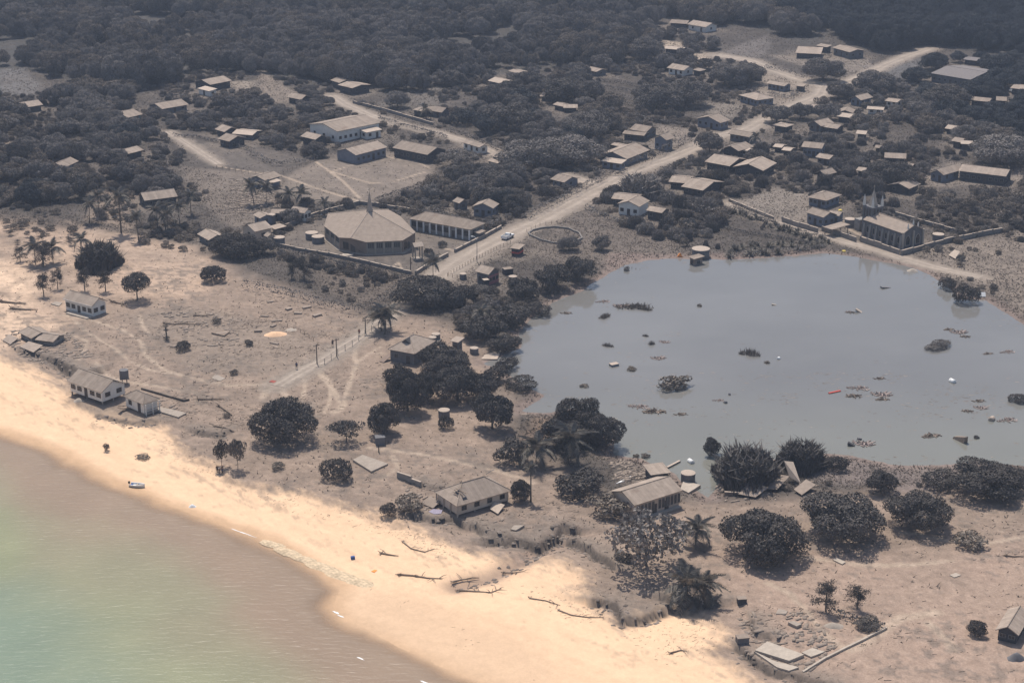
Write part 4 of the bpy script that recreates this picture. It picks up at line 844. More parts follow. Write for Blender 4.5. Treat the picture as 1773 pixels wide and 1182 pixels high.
# water
def water_mat(name, attr, base, rough, bscale, bdist, alpha=False, stretch=None):
    m = bpy.data.materials.new(name); m.use_nodes = True; nt = m.node_tree; N = nt.nodes; L = nt.links; b = N['Principled BSDF']
    b.inputs['Roughness'].default_value = rough; b.inputs['IOR'].default_value = 1.33; b.inputs['Specular IOR Level'].default_value = .3 if alpha else .5
    tc = N.new('ShaderNodeTexCoord'); mp = N.new('ShaderNodeMapping'); mp.inputs['Scale'].default_value = stretch or (1, 1, 1); L.new(tc.outputs['Object'], mp.inputs[0])
    nz = N.new('ShaderNodeTexNoise'); nz.inputs['Scale'].default_value = bscale; nz.inputs['Detail'].default_value = 4; nz.inputs['Roughness'].default_value = .55; nz.inputs['Distortion'].default_value = .4; L.new(mp.outputs[0], nz.inputs['Vector'])
    bp = N.new('ShaderNodeBump'); bp.inputs['Distance'].default_value = bdist; L.new(nz.outputs[0], bp.inputs['Height']); L.new(bp.outputs[0], b.inputs['Normal'])
    a = N.new('ShaderNodeAttribute'); a.attribute_name = 'tint'; L.new(a.outputs['Color'], b.inputs['Base Color'])
    if alpha: L.new(a.outputs['Alpha'], b.inputs['Alpha'])
    return m
M_LAG = water_mat('lagoon_water', 'tint', None, .06, 1.2, .004, stretch=(.6, 1.3, 1))
M_SEA = water_mat('sea_water', 'tint', None, .34, .9, .2, alpha=True, stretch=(.45, 1.25, 1))
x0, y0 = LAG.min(0)-4; x1, y1 = LAG.max(0)+4
xs = np.arange(x0, x1, 2.0); ys = np.arange(y0, y1, 2.0); WX, WY = np.meshgrid(xs, ys); dlw = sdf(WX.ravel(), WY.ravel(), LAG).reshape(WX.shape)
ii = np.arange(WX.size).reshape(WX.shape); F_ = np.stack([ii[:-1, :-1], ii[:-1, 1:], ii[1:, 1:], ii[1:, :-1]], -1).reshape(-1, 4)
F_ = F_[(dlw[:-1, :-1].ravel() < 4)]
x, y = WX.ravel(), WY.ravel()
c = np.array([.165,.160,.152])[None, :]*(1+.16*fbm(x/30, y/30, 61)+.06*fbm(x/7, y/4, 62))[:, None]
gr = smooth(P(1100, 640).y, P(1100, 800).y, y); c = c*(1-gr[:, None])+np.array([.185,.183,.160])[None, :]*gr[:, None]*(1+.10*fbm(x/20, y/20, 63))[:, None]
tag(link('lagoon_water', npmesh('lagoon_water', np.stack([x, y, np.full(len(x), -.5)], 1), F_, M_LAG, c, True)), kind='structure')
# sea: turbid shallows going from tan near the sand to green away from it
ang2 = np.linspace(-75, 12, 330)*math.pi/180; rad2 = np.concatenate([np.linspace(20, 190, 10), 195*np.exp(np.linspace(0, math.log(470/195), 230))])
A2, R2 = np.meshgrid(ang2, rad2); x = (R2*np.sin(A2)).ravel(); y = (R2*np.cos(A2)).ravel(); d = -sdf(x, y, SEA)
ii = np.arange(x.size).reshape(A2.shape); F_ = np.stack([ii[:-1, :-1], ii[:-1, 1:], ii[1:, 1:], ii[1:, :-1]], -1).reshape(-1, 4)
F_ = F_[d[F_].min(1) > -3]
w1 = fbm(x/22, y/22, 71); w2 = fbm(x/7, y/7, 72)
c = np.tile(np.array([.275,.198,.138]), (len(x), 1)); 
c = lerp(c, (.255,.232,.148), smooth(7, 22, d+10*w1))
c = lerp(c, (.238,.250,.152), smooth(18, 40, d+16*w1)*.8)
tl = PA([(-300,985),(60,1000),(190,1080),(330,1182),(420,1400),(-900,1500)], -1)
c = lerp(c, (.175,.235,.175), smooth(6, -18, sdf(x, y, tl)+9*w1+3*w2)*.85)
c = lerp(c, (.23,.26,.14), smooth(3, -6, sdf(x, y, PA([(-200,860),(20,880),(50,960),(20,1000),(-200,1000)], -1))+4*w1)*.55)
c = c*(1+.10*w2)[:, None]
alpha = smooth(-.3, 4.5, d+1.6*w2)*.96
tag(link('sea', npmesh('sea', np.stack([x, y, np.full(len(x), -1.0)], 1), F_[:, ::-1], M_SEA, np.concatenate([c, alpha[:, None]], 1), True)), kind='structure')
# ------------------------------------------------------------------ plants: prototype shapes built at unit size (radius 1, height 1)
def quads(cen, nrm, size, rng, aspect=1.0, up=None):
    """leaf cards: centres (n,3), normals (n,3), half sizes (n,)"""
    n = len(cen); nrm = nrm/np.linalg.norm(nrm, axis=1)[:, None]
    a = np.cross(nrm, rng.normal(size=(n, 3)) if up is None else up); a /= np.linalg.norm(a, axis=1)[:, None]+1e-9
    b = np.cross(nrm, a); s = size[:, None]
    V = np.stack([cen-a*s, cen-b*s*aspect, cen+a*s, cen+b*s*aspect], 1).reshape(-1, 3)
    return V, np.arange(4*n).reshape(n, 4)
def crown_cards(seed, nl, nleaf, leaf, hmid=.60, hr=.36, spread=.68, lobe=(.24,.42), jit=.5, droop=0.0, gap=.0, shape=None):
    rng = np.random.default_rng(seed)
    th = rng.uniform(0, 2*np.pi, nl); ph = np.arccos(rng.uniform(-.55, 1, nl)); rr = spread*rng.uniform(.55, 1, nl)**.6
    c = np.stack([rr*np.sin(ph)*np.cos(th), rr*np.sin(ph)*np.sin(th), hmid+hr*np.cos(ph)*rng.uniform(.6, 1, nl)], 1)
    lr = rng.uniform(lobe[0], lobe[1], nl)
    c = np.vstack([c, [[0, 0, hmid]]]); lr = np.append(lr, .5)
    w = lr**2; k = rng.choice(len(lr), nleaf, p=w/w.sum())
    d = rng.normal(size=(nleaf, 3)); d[:, 2] += .35; d /= np.linalg.norm(d, axis=1)[:, None]
    p = c[k]+d*(lr[k]*rng.uniform(.72, 1.06, nleaf))[:, None]*np.array([1, 1, .62])
    # keep leaves that are not deep inside other lobes
    dist = np.min((np.linalg.norm((p[:, None, :]-c[None, :, :])/np.array([1, 1, .62]), axis=2)/lr[None, :]), axis=1)
    keep = (dist > .66) & (p[:, 2] > .02)
    p, d = p[keep], d[keep]
    nm = d+jit*rng.normal(size=p.shape); sz = leaf*rng.uniform(.6, 1.35, len(p))
    p[:, 2] = np.minimum(p[:, 2], 1.02)
    return quads(p, nm, sz, rng, .62), c, lr
def tree_proto(seed, nl, nleaf, leaf, lm, trunk_h=.42, tr=.05, **kw):
    (V, F), c, lr = crown_cards(seed, nl, nleaf, leaf, **kw)
    rnd = random.Random(seed)
    cm = npmesh('crown', V, F, lm)
    t = MB(); t.tube([(0,0,-.08),(.01,.01,trunk_h*.5),(.02,-.01,trunk_h)], [tr*1.25, tr, tr*.85], 7)
    for i in rnd.sample(range(len(c)-1), min(6, len(c)-1)):
        e = Vector(c[i]); s = Vector((.01, 0, trunk_h*rnd.uniform(.6, 1))); m = (s+e)/2+Vector((0,0,-.04)); t.tube([s, m, e], [tr*.6, tr*.4, tr*.15], 5)
    return cm, t.mesh('trunk', M_TRUNK, True)
PROTO = {'big': [], 'mid': [], 'bush': [], 'sparse': [], 'feather': [], 'reed': [], 'dry': [], 'umb': []}
for s in range(6): PROTO['big'].append(tree_proto(100+s, 38, 21000, .031, M_LEAF, .36, .045, hmid=.49, hr=.42, spread=.80, lobe=(.18,.42)))
for s in range(2): PROTO['umb'].append(tree_proto(150+s, 32, 9500, .032, M_LEAF, .5, .04, hmid=.66, hr=.24, spread=.74, lobe=(.2,.34)))
for s in range(5): PROTO['mid'].append(tree_proto(200+s, 24, 8500, .042, M_LEAF, .34, .045, hmid=.50, hr=.42, spread=.78, lobe=(.16,.42)))
for s in range(4): PROTO['bush'].append(tree_proto(300+s, 14, 4000, .050, M_LEAF, .25, .05, hmid=.42, hr=.42, spread=.66, lobe=(.28,.46)))
for s in range(3): PROTO['dry'].append(tree_proto(330+s, 13, 1500, .07, M_LEAFB, .3, .045, hmid=.5, hr=.38, spread=.66, lobe=(.26,.42)))
for s in range(3): PROTO['sparse'].append(tree_proto(400+s, 30, 2200, .046, M_LEAF, .40, .028, hmid=.62, hr=.36, spread=.85, lobe=(.14,.24), jit=1.2))
def feather(seed, n=26, lf=110, mat_=None):           # wispy drooping tree
    rng = np.random.default_rng(seed); rnd = random.Random(seed); t = MB(); t.tube([(0,0,-.05),(.02,.01,.4),(0,.03,.92)], [.045,.032,.008], 6)
    P_, Nn, S = [], [], []
    for i in range(n):
        z = rnd.uniform(.28, .95); a = rnd.uniform(0, 6.28); L_ = rnd.uniform(.45, .95)*(1.15-z*.75); s = Vector((0,0,z)); e = s+Vector((math.cos(a)*L_, math.sin(a)*L_, rnd.uniform(-.05,.16)))
        t.tube([s, e], [.012,.003], 3, cap=False)
        k = rng.uniform(.25, 1.05, lf)[:, None]; p = np.array(s)+(np.array(e)-np.array(s))*k+rng.normal(size=(lf, 3))*np.array([.07,.07,.045]); p[:, 2] -= .08*k[:, 0]
        P_.append(p); Nn.append(rng.normal(size=(lf, 3))+np.array([0,0,.4])); S.append(rng.uniform(.018, .04, lf))
    V, F = quads(np.vstack(P_), np.vstack(Nn), np.hstack(S), rng, .45)
    return npmesh('crown', V, F, mat_ or M_LEAF), t.mesh('trunk', M_TRUNK)
for s in range(3): PROTO['feather'].append(feather(500+s))
def blades(rng, cen, h, w, lean=.35, nrm_rand=True):
    n = len(cen); a = rng.uniform(0, 2*np.pi, n); dx = np.stack([np.cos(a), np.sin(a), np.zeros(n)], 1)*(w[:, None])
    l = rng.normal(size=(n, 2))*lean; top = cen+np.stack([l[:, 0]*h, l[:, 1]*h, h], 1)
    V = np.stack([cen-dx, cen+dx, top], 1).reshape(-1, 3); return V, np.arange(3*n).reshape(n, 3)
def reed(seed, n=1500):                                 # thick upright stems, dome of blades
    rng = np.random.default_rng(seed); r = np.sqrt(rng.uniform(0, 1, n)); a = rng.uniform(0, 2*np.pi, n)
    lob = 1-.22*np.sin(a*3+seed); r = r*lob
    c = np.stack([r*np.cos(a), r*np.sin(a), np.zeros(n)], 1); h = (1-.55*r**2)*rng.uniform(.6, 1.05, n)
    V, F = blades(rng, c, h, rng.uniform(.03, .055, n), .16)
    m = 900; zz = rng.uniform(.25, .9, m); r2 = np.sqrt(rng.uniform(.2, 1, m))*np.sqrt(1-.75*zz**2); a2 = rng.uniform(0, 2*np.pi, m)
    cc = np.stack([r2*np.cos(a2), r2*np.sin(a2), zz], 1); V2, F2 = blades(rng, cc, rng.uniform(.15, .3, m), rng.uniform(.03, .05, m), .8)
    return npmesh('leaves', np.vstack([V, V2]), np.vstack([F, F2+len(V)]), M_LEAF), None
for s in range(3): PROTO['reed'].append(reed(600+s))
def rush(seed, n=260):
    rng = np.random.default_rng(seed); r = rng.uniform(0, 1, n)**.7; a = rng.uniform(0, 2*np.pi, n); c = np.stack([r*np.cos(a), r*np.sin(a)*.6, np.zeros(n)], 1)
    V, F = blades(rng, c, rng.uniform(.3, 1.0, n)*(1-.4*r), rng.uniform(.022, .05, n), .22); return npmesh('stems', V, F, M_LEAFB), None
PROTO['rush'] = [rush(640+s) for s in range(3)]
# palms
def frond_mesh(seed, droop=1.0, n=17):
    rnd = random.Random(seed); m = MB(); pts = []
    for i in range(9):
        t = i/8; pts.append(Vector((t*.93, 0, .30*math.sin(t*1.9)-droop*.62*t*t)))
    m.tube(pts, [.018*(1-.8*i/8)+.003 for i in range(9)], 3, cap=False)
    for i in range(n):
        t = .16+.82*i/(n-1); k = min(int(t*8), 7); p = pts[k].lerp(pts[k+1], t*8-k); L_ = .30*math.sin(math.pi*(.12+.82*t))+.05
        for sgn in (-1, 1):
            tip = p+Vector((L_*.45, sgn*L_*.85, -L_*(.35+.45*rnd.random()))); m.add([p+Vector((-.045,0,0)), p+Vector((.045,0,0)), tip], [(0,1,2)])
    return m.mesh('frond', M_PALM)
FRONDS = [frond_mesh(s, d) for s, d in ((1,.7),(2,1.0),(3,1.3),(4,1.7))]
def palm_trunk(seed, lean=.05):
    rnd = random.Random(seed); a = rnd.uniform(0, 6.28); dx, dy = lean*math.cos(a), lean*math.sin(a)
    m = MB(); m.tube([(0,0,-.03),(dx*.2,dy*.2,.3),(dx*.6,dy*.6,.65),(dx,dy,1)], [.03,.021,.018,.017], 6); return m.mesh('trunk', M_TRUNK, True), (dx, dy)
PTR = [palm_trunk(s, l) for s, l in ((1,.03),(2,.07),(3,.12),(4,.05))]
def palm(px, py, h, fl, label, n=17, seed=0, group='palms', lod=False):
    p = at(px, py); rnd = random.Random(seed+int(px*7+py)); root = thing('palm_tree', label, 'palm', p, rnd.uniform(0, 6.28), group)
    tm, (dx, dy) = PTR[rnd.randrange(4)]; o = link('trunk', tm, root); o.scale = (max(h, 4), max(h, 4), h)
    k = max(h, 4)
    for i in range(n):
        f = rnd.random(); mdl = FRONDS[min(3, int(f*4))]
        o = link('frond', mdl, root, (dx*k, dy*k, h*.985)); o.rotation_euler = (rnd.uniform(-.2,.2), R(-38+66*rnd.random()) if i % 3 else R(-60), 2*math.pi*i/n+rnd.uniform(-.25,.25)); s = fl*rnd.uniform(.8, 1.1); o.scale = (s, s, s)
    return root
def plant(kind, px, py, r, h, label, cat=None, group=None, seed=None, world_xy=None, simple=False, mats=None):
    p = at(px, py) if world_xy is None else Vector((world_xy[0], world_xy[1], hz(*world_xy)))
    rnd = random.Random(int(p.x*131+p.y*17)); cm, tm = PROTO[kind][rnd.randrange(len(PROTO[kind]))]
    name = {'bush':'bush','dry':'bush','reed':'reed_clump'}.get(kind, 'tree'); cat = cat or {'bush':'bush','dry':'bush','reed':'reeds'}.get(kind, 'tree')
    rz = rnd.uniform(0, 6.28); sq = rnd.uniform(.88, 1.12); r = r*(.87 if kind in ('big', 'mid', 'umb', 'bush') else 1)
    if tm is None or simple or name == 'bush':
        o = link(name, cm, None, p, rz, (r*sq, r/sq, h)); tag(o, label, cat, group)
    else:
        o = thing(name, label, cat, p, rz, group); o.scale = (r*sq, r/sq, h)
        link('crown', cm, o); t = link('trunk', tm, o)
    if mats is not None:
        for ob in ([o] if o.type == 'MESH' else [c for c in o.children if c.name.startswith('crown')]):
            ob.material_slots[0].link = 'OBJECT'; ob.material_slots[0].material = mats
    return o

# ---- individually placed trees: kind, centre of the foot (photo pixel), radius m, height m, label
TREES = [
 ('big',495,762,7.6,8.6,'largest dark round tree at the edge of the beach, left of the wrecked house'),
 ('bush',583,828,3.9,4.6,'round shrub standing alone on the sand between the big beach tree and the concrete slab'),
 ('sparse',384,806,1.9,5.2,'left slim sapling beside the people on the beach'),
 ('sparse',412,812,2.3,6.4,'right slim forked sapling beside the people on the beach'),
 ('sparse',600,765,4.0,4.6,'thin scraggly tree just right of the largest beach tree'),
 ('mid',665,750,4.2,6.5,'big leaved dark tree above the square water tank'),
 ('big',706,712,5.2,8.6,'tall tree with a visible trunk in the middle of the beach grove'),
 ('big',775,650,6.6,6.2,'broad flat tree under the wall of the dutch gable house'),
 ('big',792,692,6.2,7.6,'dense tree just behind the round tank in the beach grove'),
 ('mid',852,742,5.4,8.0,'pale leaved loose tree at the right end of the beach grove'),
 ('mid',690,668,4.2,5.4,'upper left tree of the beach grove, at the edge of the tracks'),
 ('bush',772,742,2.0,3.0,'small tight bush below the round tank in the beach grove'),
 ('big',1000,752,6.4,8.0,'highest dark tree of the clump standing in the lagoon corner'),
 ('big',1040,770,5.4,6.4,'right hand dark tree of the clump standing in the lagoon corner'),
 ('mid',975,775,5.0,6.0,'left dark tree of the clump standing in the lagoon corner'),
 ('bush',886,798,4.7,5.0,'round dark bush in front of the left palm by the lagoon corner'),
 ('bush',1010,854,6.4,4.6,'smooth domed thicket between the thin palm and the long cream house'),
 ('dry',1062,888,5.0,3.6,'tangled grey scrub at the left end of the long cream house'),
 ('sparse',1118,978,8.6,9.2,'open big leaved tree with bare forks above the beach scarp'),
 ('big',1322,962,8.8,7.6,'huge round tree casting a black shadow on the lower right sand'),
 ('big',1458,928,9.0,7.4,'middle one of three spreading trees in the lower right'),
 ('big',1592,912,7.0,6.2,'right one of three spreading trees in the lower right'),
 ('mid',1525,852,3.6,4.0,'small dark tree behind the three spreading trees'),
 ('big',1695,852,8.6,5.6,'wide leafy mound at the lower right lagoon edge'),
 ('mid',1745,848,5.0,4.2,'shrubby tree at the right end of the leafy mound'),
 ('bush',1625,842,4.4,3.2,'low ragged bush left of the leafy mound'),
 ('reed',1292,832,6.6,6.0,'tall dense reed bed right of the flooded yard'),
 ('reed',1388,806,4.8,4.6,'second reed bed behind the tilted roof sheet'),
 ('mid',1231,790,2.2,3.8,'single small tree at the tip of the flooded yard'),
 ('bush',1449,812,3.0,2.8,'scrub clump on the muddy shore right of the second reed bed'),
 ('feather',1430,1058,3.8,5.4,'left of two feathery trees above the ruined foundations'),
 ('feather',1484,1052,3.2,4.4,'right of two feathery trees above the ruined foundations'),
 ('bush',1505,1085,3.0,1.6,'dark low bush along the wall below the two feathery trees'),
 ('bush',1694,1098,2.4,2.6,'scorched bush next to the dark gabled wreck'),
 ('dry',1680,942,3.8,2.0,'straggling low scrub below the right spreading tree'),
 ('big',735,524,9.2,6.6,'wide dark tree at the foot of the main road'),
 ('mid',795,530,5.6,4.8,'lower tree joined to the right of the wide dark tree by the main road'),
 ('mid',835,585,6.6,5.2,'thicket tree by the small hut behind the dutch gable house'),
 ('mid',880,560,6.2,5.0,'thicket tree leaning over the lagoon edge'),
 ('mid',872,605,4.6,3.8,'last thicket tree above the floating roof sheet'),
 ('mid',905,520,5.6,5.6,'left tree of the thicket at the upper left shore of the lagoon'),
 ('mid',958,500,6.2,6.0,'middle tree of the thicket at the upper left shore of the lagoon'),
 ('mid',1004,486,5.6,6.2,'right tree of the thicket at the upper left shore of the lagoon'),
 ('bush',930,545,4.2,3.0,'low bush overhanging the water below the lagoon thicket'),
 ('bush',900,672,4.6,2.6,'low spreading bush on the spit beside the lagoon'),
 ('bush',860,660,4.0,3.6,'rounded bush at the root of the spit beside the lagoon'),
 ('umb',238,520,5.2,7.0,'tree with pale forked stems and a shadow behind the white bungalow'),
 ('feather',76,512,3.6,6.2,'thin blurred tree with a short shadow on the left sand'),
 ('feather',147,503,3.6,6.4,'left of two slim trees behind the white bungalow'),
 ('feather',183,505,3.6,6.0,'right of two slim trees behind the white bungalow'),
 ('feather',100,500,3.0,5.6,'wispy tree with several stems left of the white bungalow'),
 ('reed',172,462,6.2,6.0,'tall blurred thicket above the white bungalow'),
 ('feather',75,462,5.6,6.5,'wind-blown dark tree clump near the left edge'),
 ('feather',35,452,3.4,4.0,'small dark shrub tree at the left end of the wind-blown clump'),
 ('bush',368,488,4.6,4.6,'upright fuzzy shrub alone in the middle left clearing'),
 ('feather',527,484,4.4,5.4,'loose tree on the plot below the octagonal church'),
 ('feather',505,482,2.6,4.4,'narrow tree left of the loose tree below the octagonal church'),
 ('big',410,442,7.4,6.2,'broad bush-like tree in front of the cream gabled house'),
 ('mid',455,440,4.4,4.4,'smaller tree at the church wall corner beside the broad one'),
 ('mid',505,385,4.0,3.8,'round bush in front of the long bent roofed house'),
 ('umb',795,290,9.0,5.6,'flat topped spreading tree at the corner of the playing field'),
 ('big',985,434,3.6,3.9,'small spreading tree inside the stone ring'),
 ('mid',1042,432,3.3,3.7,'neat round tree alone on the grass right of the stone ring'),
 ('bush',766,428,1.6,2.0,'clipped round bush on the lawn before the long church hall'),
 ('bush',742,442,1.7,2.2,'clipped round bush right of the bell frame'),
 ('bush',684,378,2.6,2.8,'grey bush behind the right side of the octagonal church'),
 ('big',688,186,5.4,6.0,'rounded dark tree on the slope above the back road'),
 ('mid',405,212,5.4,6.4,'dark tree behind the two small huts by the path'),
 ('big',878,222,10.6,8.8,'massive round tree standing alone on the slope'),
 ('big',925,290,13.2,9.0,'great spreading tree, left part, above the main road'),
 ('big',990,282,12,8.2,'great spreading tree, right part, above the main road'),
 ('big',1014,238,10.6,8.0,'domed tree right of the two small gap roofs'),
 ('big',975,175,11.0,8.0,'sloping crowned tree beside the dark ploughed terrace'),
 ('big',1138,188,11.2,9.4,'left of the twin giant trees above the crossroads'),
 ('big',1187,182,11,9.0,'right of the twin giant trees above the crossroads'),
 ('big',1118,104,9.5,9.4,'tall dark tree below the top hillside house'),
 ('big',1255,148,9.6,8.4,'left half of the wide tree pair behind the hip roofed pale house'),
 ('big',1295,146,9.0,8.2,'right half of the wide tree pair behind the hip roofed pale house'),
 ('big',1425,140,9.4,8.6,'big tree left of the far road junction'),
 ('big',1511,160,9.6,8.0,'round tree right of the far road junction'),
 ('big',1451,172,6.8,6.4,'dense round tree in the bend of the dirt lane'),
 ('mid',1228,264,6.0,6.6,'reddish grey tree with pale stems by the crossroads'),
 ('reed',1110,338,7.0,6.0,'dark pointed thicket at the crossroads corner'),
 ('big',1540,322,8.0,7.6,'great round bush among the houses at the right'),
 ('big',1732,284,13.0,9.4,'huge wide tree above the long tan barrack'),
 ('big',1640,182,11.0,7.4,'layered wide tree mound below the long grey hall'),
 ('mid',1345,212,6.4,6.2,'left of the two round trees by the dirt lane'),
 ('mid',1385,206,5.2,5.6,'middle round tree by the dirt lane'),
 ('mid',1432,206,5.4,5.4,'right round tree by the dirt lane'),
 ('bush',1672,524,4.4,5.0,'dark bush standing in the water with a clear reflection'),
 ('bush',1640,500,3.0,3.4,'smaller bush at the water edge beside the standing one'),
 ('feather',1660,408,3.4,2.6,'soft round bush on the long wall beside the second church'),
 ('bush',316,606,2.4,2.4,'fan shaped bush beside the bare post on the ash plain'),
 ('bush',430,598,1.5,1.4,'small round tuft bush on the ash plain'),
 ('dry',712,880,3.6,2.6,'uprooted grey branches left of the wrecked beach house'),
 ('bush',672,892,2.0,2.6,'left root end of the uprooted tree by the wrecked beach house'),
 ('mid',900,868,2.4,4.4,'leafy saplings at the right end of the wrecked beach house'),
 ('dry',482,812,1.6,1.4,'small grey bush on the sand below the largest beach tree'),
 ('dry',185,780,.9,1.6,'single dry tuft on the bright beach'),
 ('dry',247,793,1.7,.7,'low dry mat of weed on the bright beach'),
 ('bush',1080,969,2.2,1.4,'dark fallen foliage on the scarp below the open leaved tree'),
 ('mid',760,640,5.2,6.0,'grove tree left of the flat tree under the dutch gable house'),
 ('mid',832,690,4.6,5.4,'grove tree leaning toward the narrow inlet'),
 ('mid',735,690,4.4,6.6,'thin stemmed grove tree in the beach grove centre'),
 ('bush',660,742,2.6,2.8,'leafy shrub against the square water tank'),
 ('bush',880,640,3.2,3.2,'bush at the inlet beside the floating roof sheet'),
]
placed = []
for k, x, y, r, h, lab in TREES:
    o = plant(k, x, y, r, h, lab, mats=M_LEAFN if y > 440 and k in ('big', 'mid', 'bush', 'umb', 'reed', 'feather') else None); placed.append((o.location.x, o.location.y, r*.75))
PALMS = [(928,806,3.6,4.4,'left large frond palm before the lagoon corner clump'),(984,800,4.6,4.8,'right large frond palm before the lagoon corner clump'),(919,868,6.9,1.5,'thin tall palm with a stunted head beside the wrecked beach house'),
 (1192,1038,2.8,4.6,'wind-bent palm at the sand scarp below the open leaved tree'),(1218,1036,2.4,3.8,'short palm right of the wind-bent one at the scarp'),(1204,944,3.2,3.6,'palm half hidden left of the huge round tree'),
 (660,574,3.4,4.2,'double headed palm by the beach road, left trunk'),(668,572,4.2,4.0,'double headed palm by the beach road, right trunk'),(750,482,4.4,3.0,'drooping palm at the church gate by the main road'),
 (832,568,3.8,3.0,'palm poking from the thicket by the lagoon'),
 (155,386,5.6,3.4,'left end palm of the tall palm row in the left clearing'),(172,375,6.0,3.2,'second palm of the tall palm row from the left'),(210,403,10.5,4.2,'tallest palm in the left clearing'),(240,416,7.0,2.6,'palm with a vine wrapped trunk in the left clearing'),
 (274,403,6.6,3.3,'left palm of the cluster below the ribbed tin roof'),(287,400,6.8,3.2,'second palm of the cluster below the ribbed tin roof'),(291,404,5.8,3.0,'third palm of the cluster below the ribbed tin roof'),(311,392,5.6,3.1,'right palm of the cluster below the ribbed tin roof'),(331,372,5.6,3.0,'palm at the grove edge right of the ribbed tin roof'),
 (140,442,4.4,3.0,'bushy palm in the blurred thicket on the left'),(92,455,4.2,3.4,'right wind-swept palm near the left edge'),(62,458,4.6,3.6,'left wind-swept palm near the left edge'),
 (440,355,5.8,3.4,'tall trunked palm in front of the verandah house'),(461,352,4.8,3.2,'shorter palm in front of the verandah house'),(502,357,3.8,2.8,'left palm behind the long bent roofed house'),(521,355,3.6,3.2,'right palm behind the long bent roofed house'),(562,372,3.6,2.5,'lone palm by the church wall and the white heap'),
 (738,206,3.6,3.2,'bushy palm by the white ended cottage'),(613,52,7,3.4,'pale palm head highest left in the hillside forest'),(657,72,7,3.4,'pale palm head lower left in the hillside forest'),(707,46,7,3.4,'pale palm head in the middle of the hillside forest'),(757,16,7,3.2,'left pale palm at the top edge of the forest'),(794,20,7,3.2,'right pale palm at the top edge of the forest'),(1310,255,3.5,2.8,'spiky palm in the garden of the long front roofed house')]
for i, (x, y, h, fl, lab) in enumerate(PALMS): palm(x, y, h, fl, lab, 19 if y > 700 else 15 if y > 300 else 11, i)

# spiky rosettes along the head of the lagoon
def rosette(seed, n=46):
    rng = np.random.default_rng(seed); a = rng.uniform(0, 2*np.pi, n); el = rng.uniform(.1, 1.35, n); L_ = rng.uniform(.7, 1.1, n); V = []; F = []
    for i in range(n):
        d = np.array([math.cos(a[i])*math.cos(el[i]), math.sin(a[i])*math.cos(el[i]), math.sin(el[i])]); s = np.array([-math.sin(a[i]), math.cos(a[i]), 0])*.055; m = d*L_[i]*.55; t = d*L_[i]+np.array([0,0,-.25*L_[i]*math.cos(el[i])])
        k = len(V); V += [-s*.6, s*.6, m+s, m-s, t]; F += [(k,k+1,k+2,k+3),(k+3,k+2,k+4)]
    me = bpy.data.meshes.new('spiky_plant'); me.from_pydata([tuple(v) for v in V], [], F); me.materials.append(M_PALM); return me
ROS = [rosette(s) for s in range(3)]
rnd = random.Random(5)
for i in range(64):
    if i < 34: t = i/33; x = 1262+170*t+rnd.uniform(-5, 5); y = 443-14*t+rnd.uniform(-9, 5)-14*math.sin(t*2.4)*rnd.random()
    else: t = (i-34)/29; x = 1262+165*t+rnd.uniform(-3, 3); y = 366+55*t+rnd.uniform(-4, 4)
    p = at(x, y); s = rnd.uniform(1.5, 2.6); o = link('spiky_plant', ROS[i % 3], None, p, rnd.uniform(0, 6.28), (s, s, s*.95))
    tag(o, 'spiky long leaved plant in the band at the head of the lagoon', 'spiky plant', 'spiky plants at the head of the lagoon')

# ---- free planting: zones of bushes and trees between the houses
def freem(x, y, r):
    m = np.ones(len(x), bool)
    for fx, fy, a, b, rz in FOOT:
        dx, dy = x-fx, y-fy; c, s = math.cos(rz), math.sin(rz); u, v = dx*c+dy*s, -dx*s+dy*c
        m &= ~((np.abs(u) < a+r*.6) & (v > -b-r*.95-1.5-np.maximum(0, r*1.2-1.7)*3.4) & (v < b+r*.35))
    for n, pts, w in ROADS: m &= seg_dist(x, y, pts) > w/2+r*.8+.4
    for a, b, c in placed: m &= (x-a)**2+(y-b)**2 > (c+r*.4)**2
    for c in CLEAR:
        lo, hi = c.min(0), c.max(0); k = m & (x > lo[0]) & (x < hi[0]) & (y > lo[1]) & (y < hi[1])
        if k.any(): m[k] &= sdf(x[k], y[k], c) > 0
    return m & (sdf(x, y, LAG) > 1)
CLEAR = [PA(p) for p in [
 [(300,225),(350,230),(440,254),(546,275),(672,262),(755,284),(744,322),(655,352),(620,357),(560,354),(500,345),(470,322),(400,310),(340,292)],[(345,262),(380,285),(488,304),(546,278),(470,258),(380,232),(300,225)],[(470,418),(560,375),(630,360),(690,367),(735,385),(820,405),(850,415),(720,474),(600,450)],
 [(905,425),(940,385),(1020,365),(1095,405),(1190,430),(1190,450),(1080,470),(1040,465),(960,445)],[(1320,118),(1445,150),(1380,190),(1310,175)],[(1335,95),(1500,100),(1520,120),(1440,130)],[(1275,352),(1345,325),(1405,340),(1395,385),(1320,378)],
 [(1140,212),(1202,224),(1180,258),(1120,262)],[(1600,292),(1640,276),(1773,290),(1773,318),(1600,330)],[(-60,118),(40,116),(74,150),(60,166),(-60,172)],[(1225,178),(1290,182),(1275,208),(1225,198)],[(1040,128),(1110,132),(1112,192),(1040,178)],[(640,188),(700,160),(760,168),(770,186),(690,205)],
 [(450,122),(500,150),(540,172),(480,184),(445,167)],[(1500,112),(1600,100),(1590,138),(1510,142)],[(1478,378),(1600,395),(1640,425),(1550,445),(1478,425)],[(330,300),(480,305),(470,400),(400,385)],[(870,240),(905,215),(905,245),(870,270)],[(0,243),(48,248),(42,268),(0,268)],[(395,140),(450,140),(445,158),(400,160)],[(1195,92),(1238,92),(1232,120),(1205,118)],[(1245,90),(1330,62),(1342,88),(1292,112)],[(1150,68),(1186,72),(1186,92),(1150,88)],
 [(1390,352),(1480,350),(1490,380),(1478,420),(1400,400)]]]
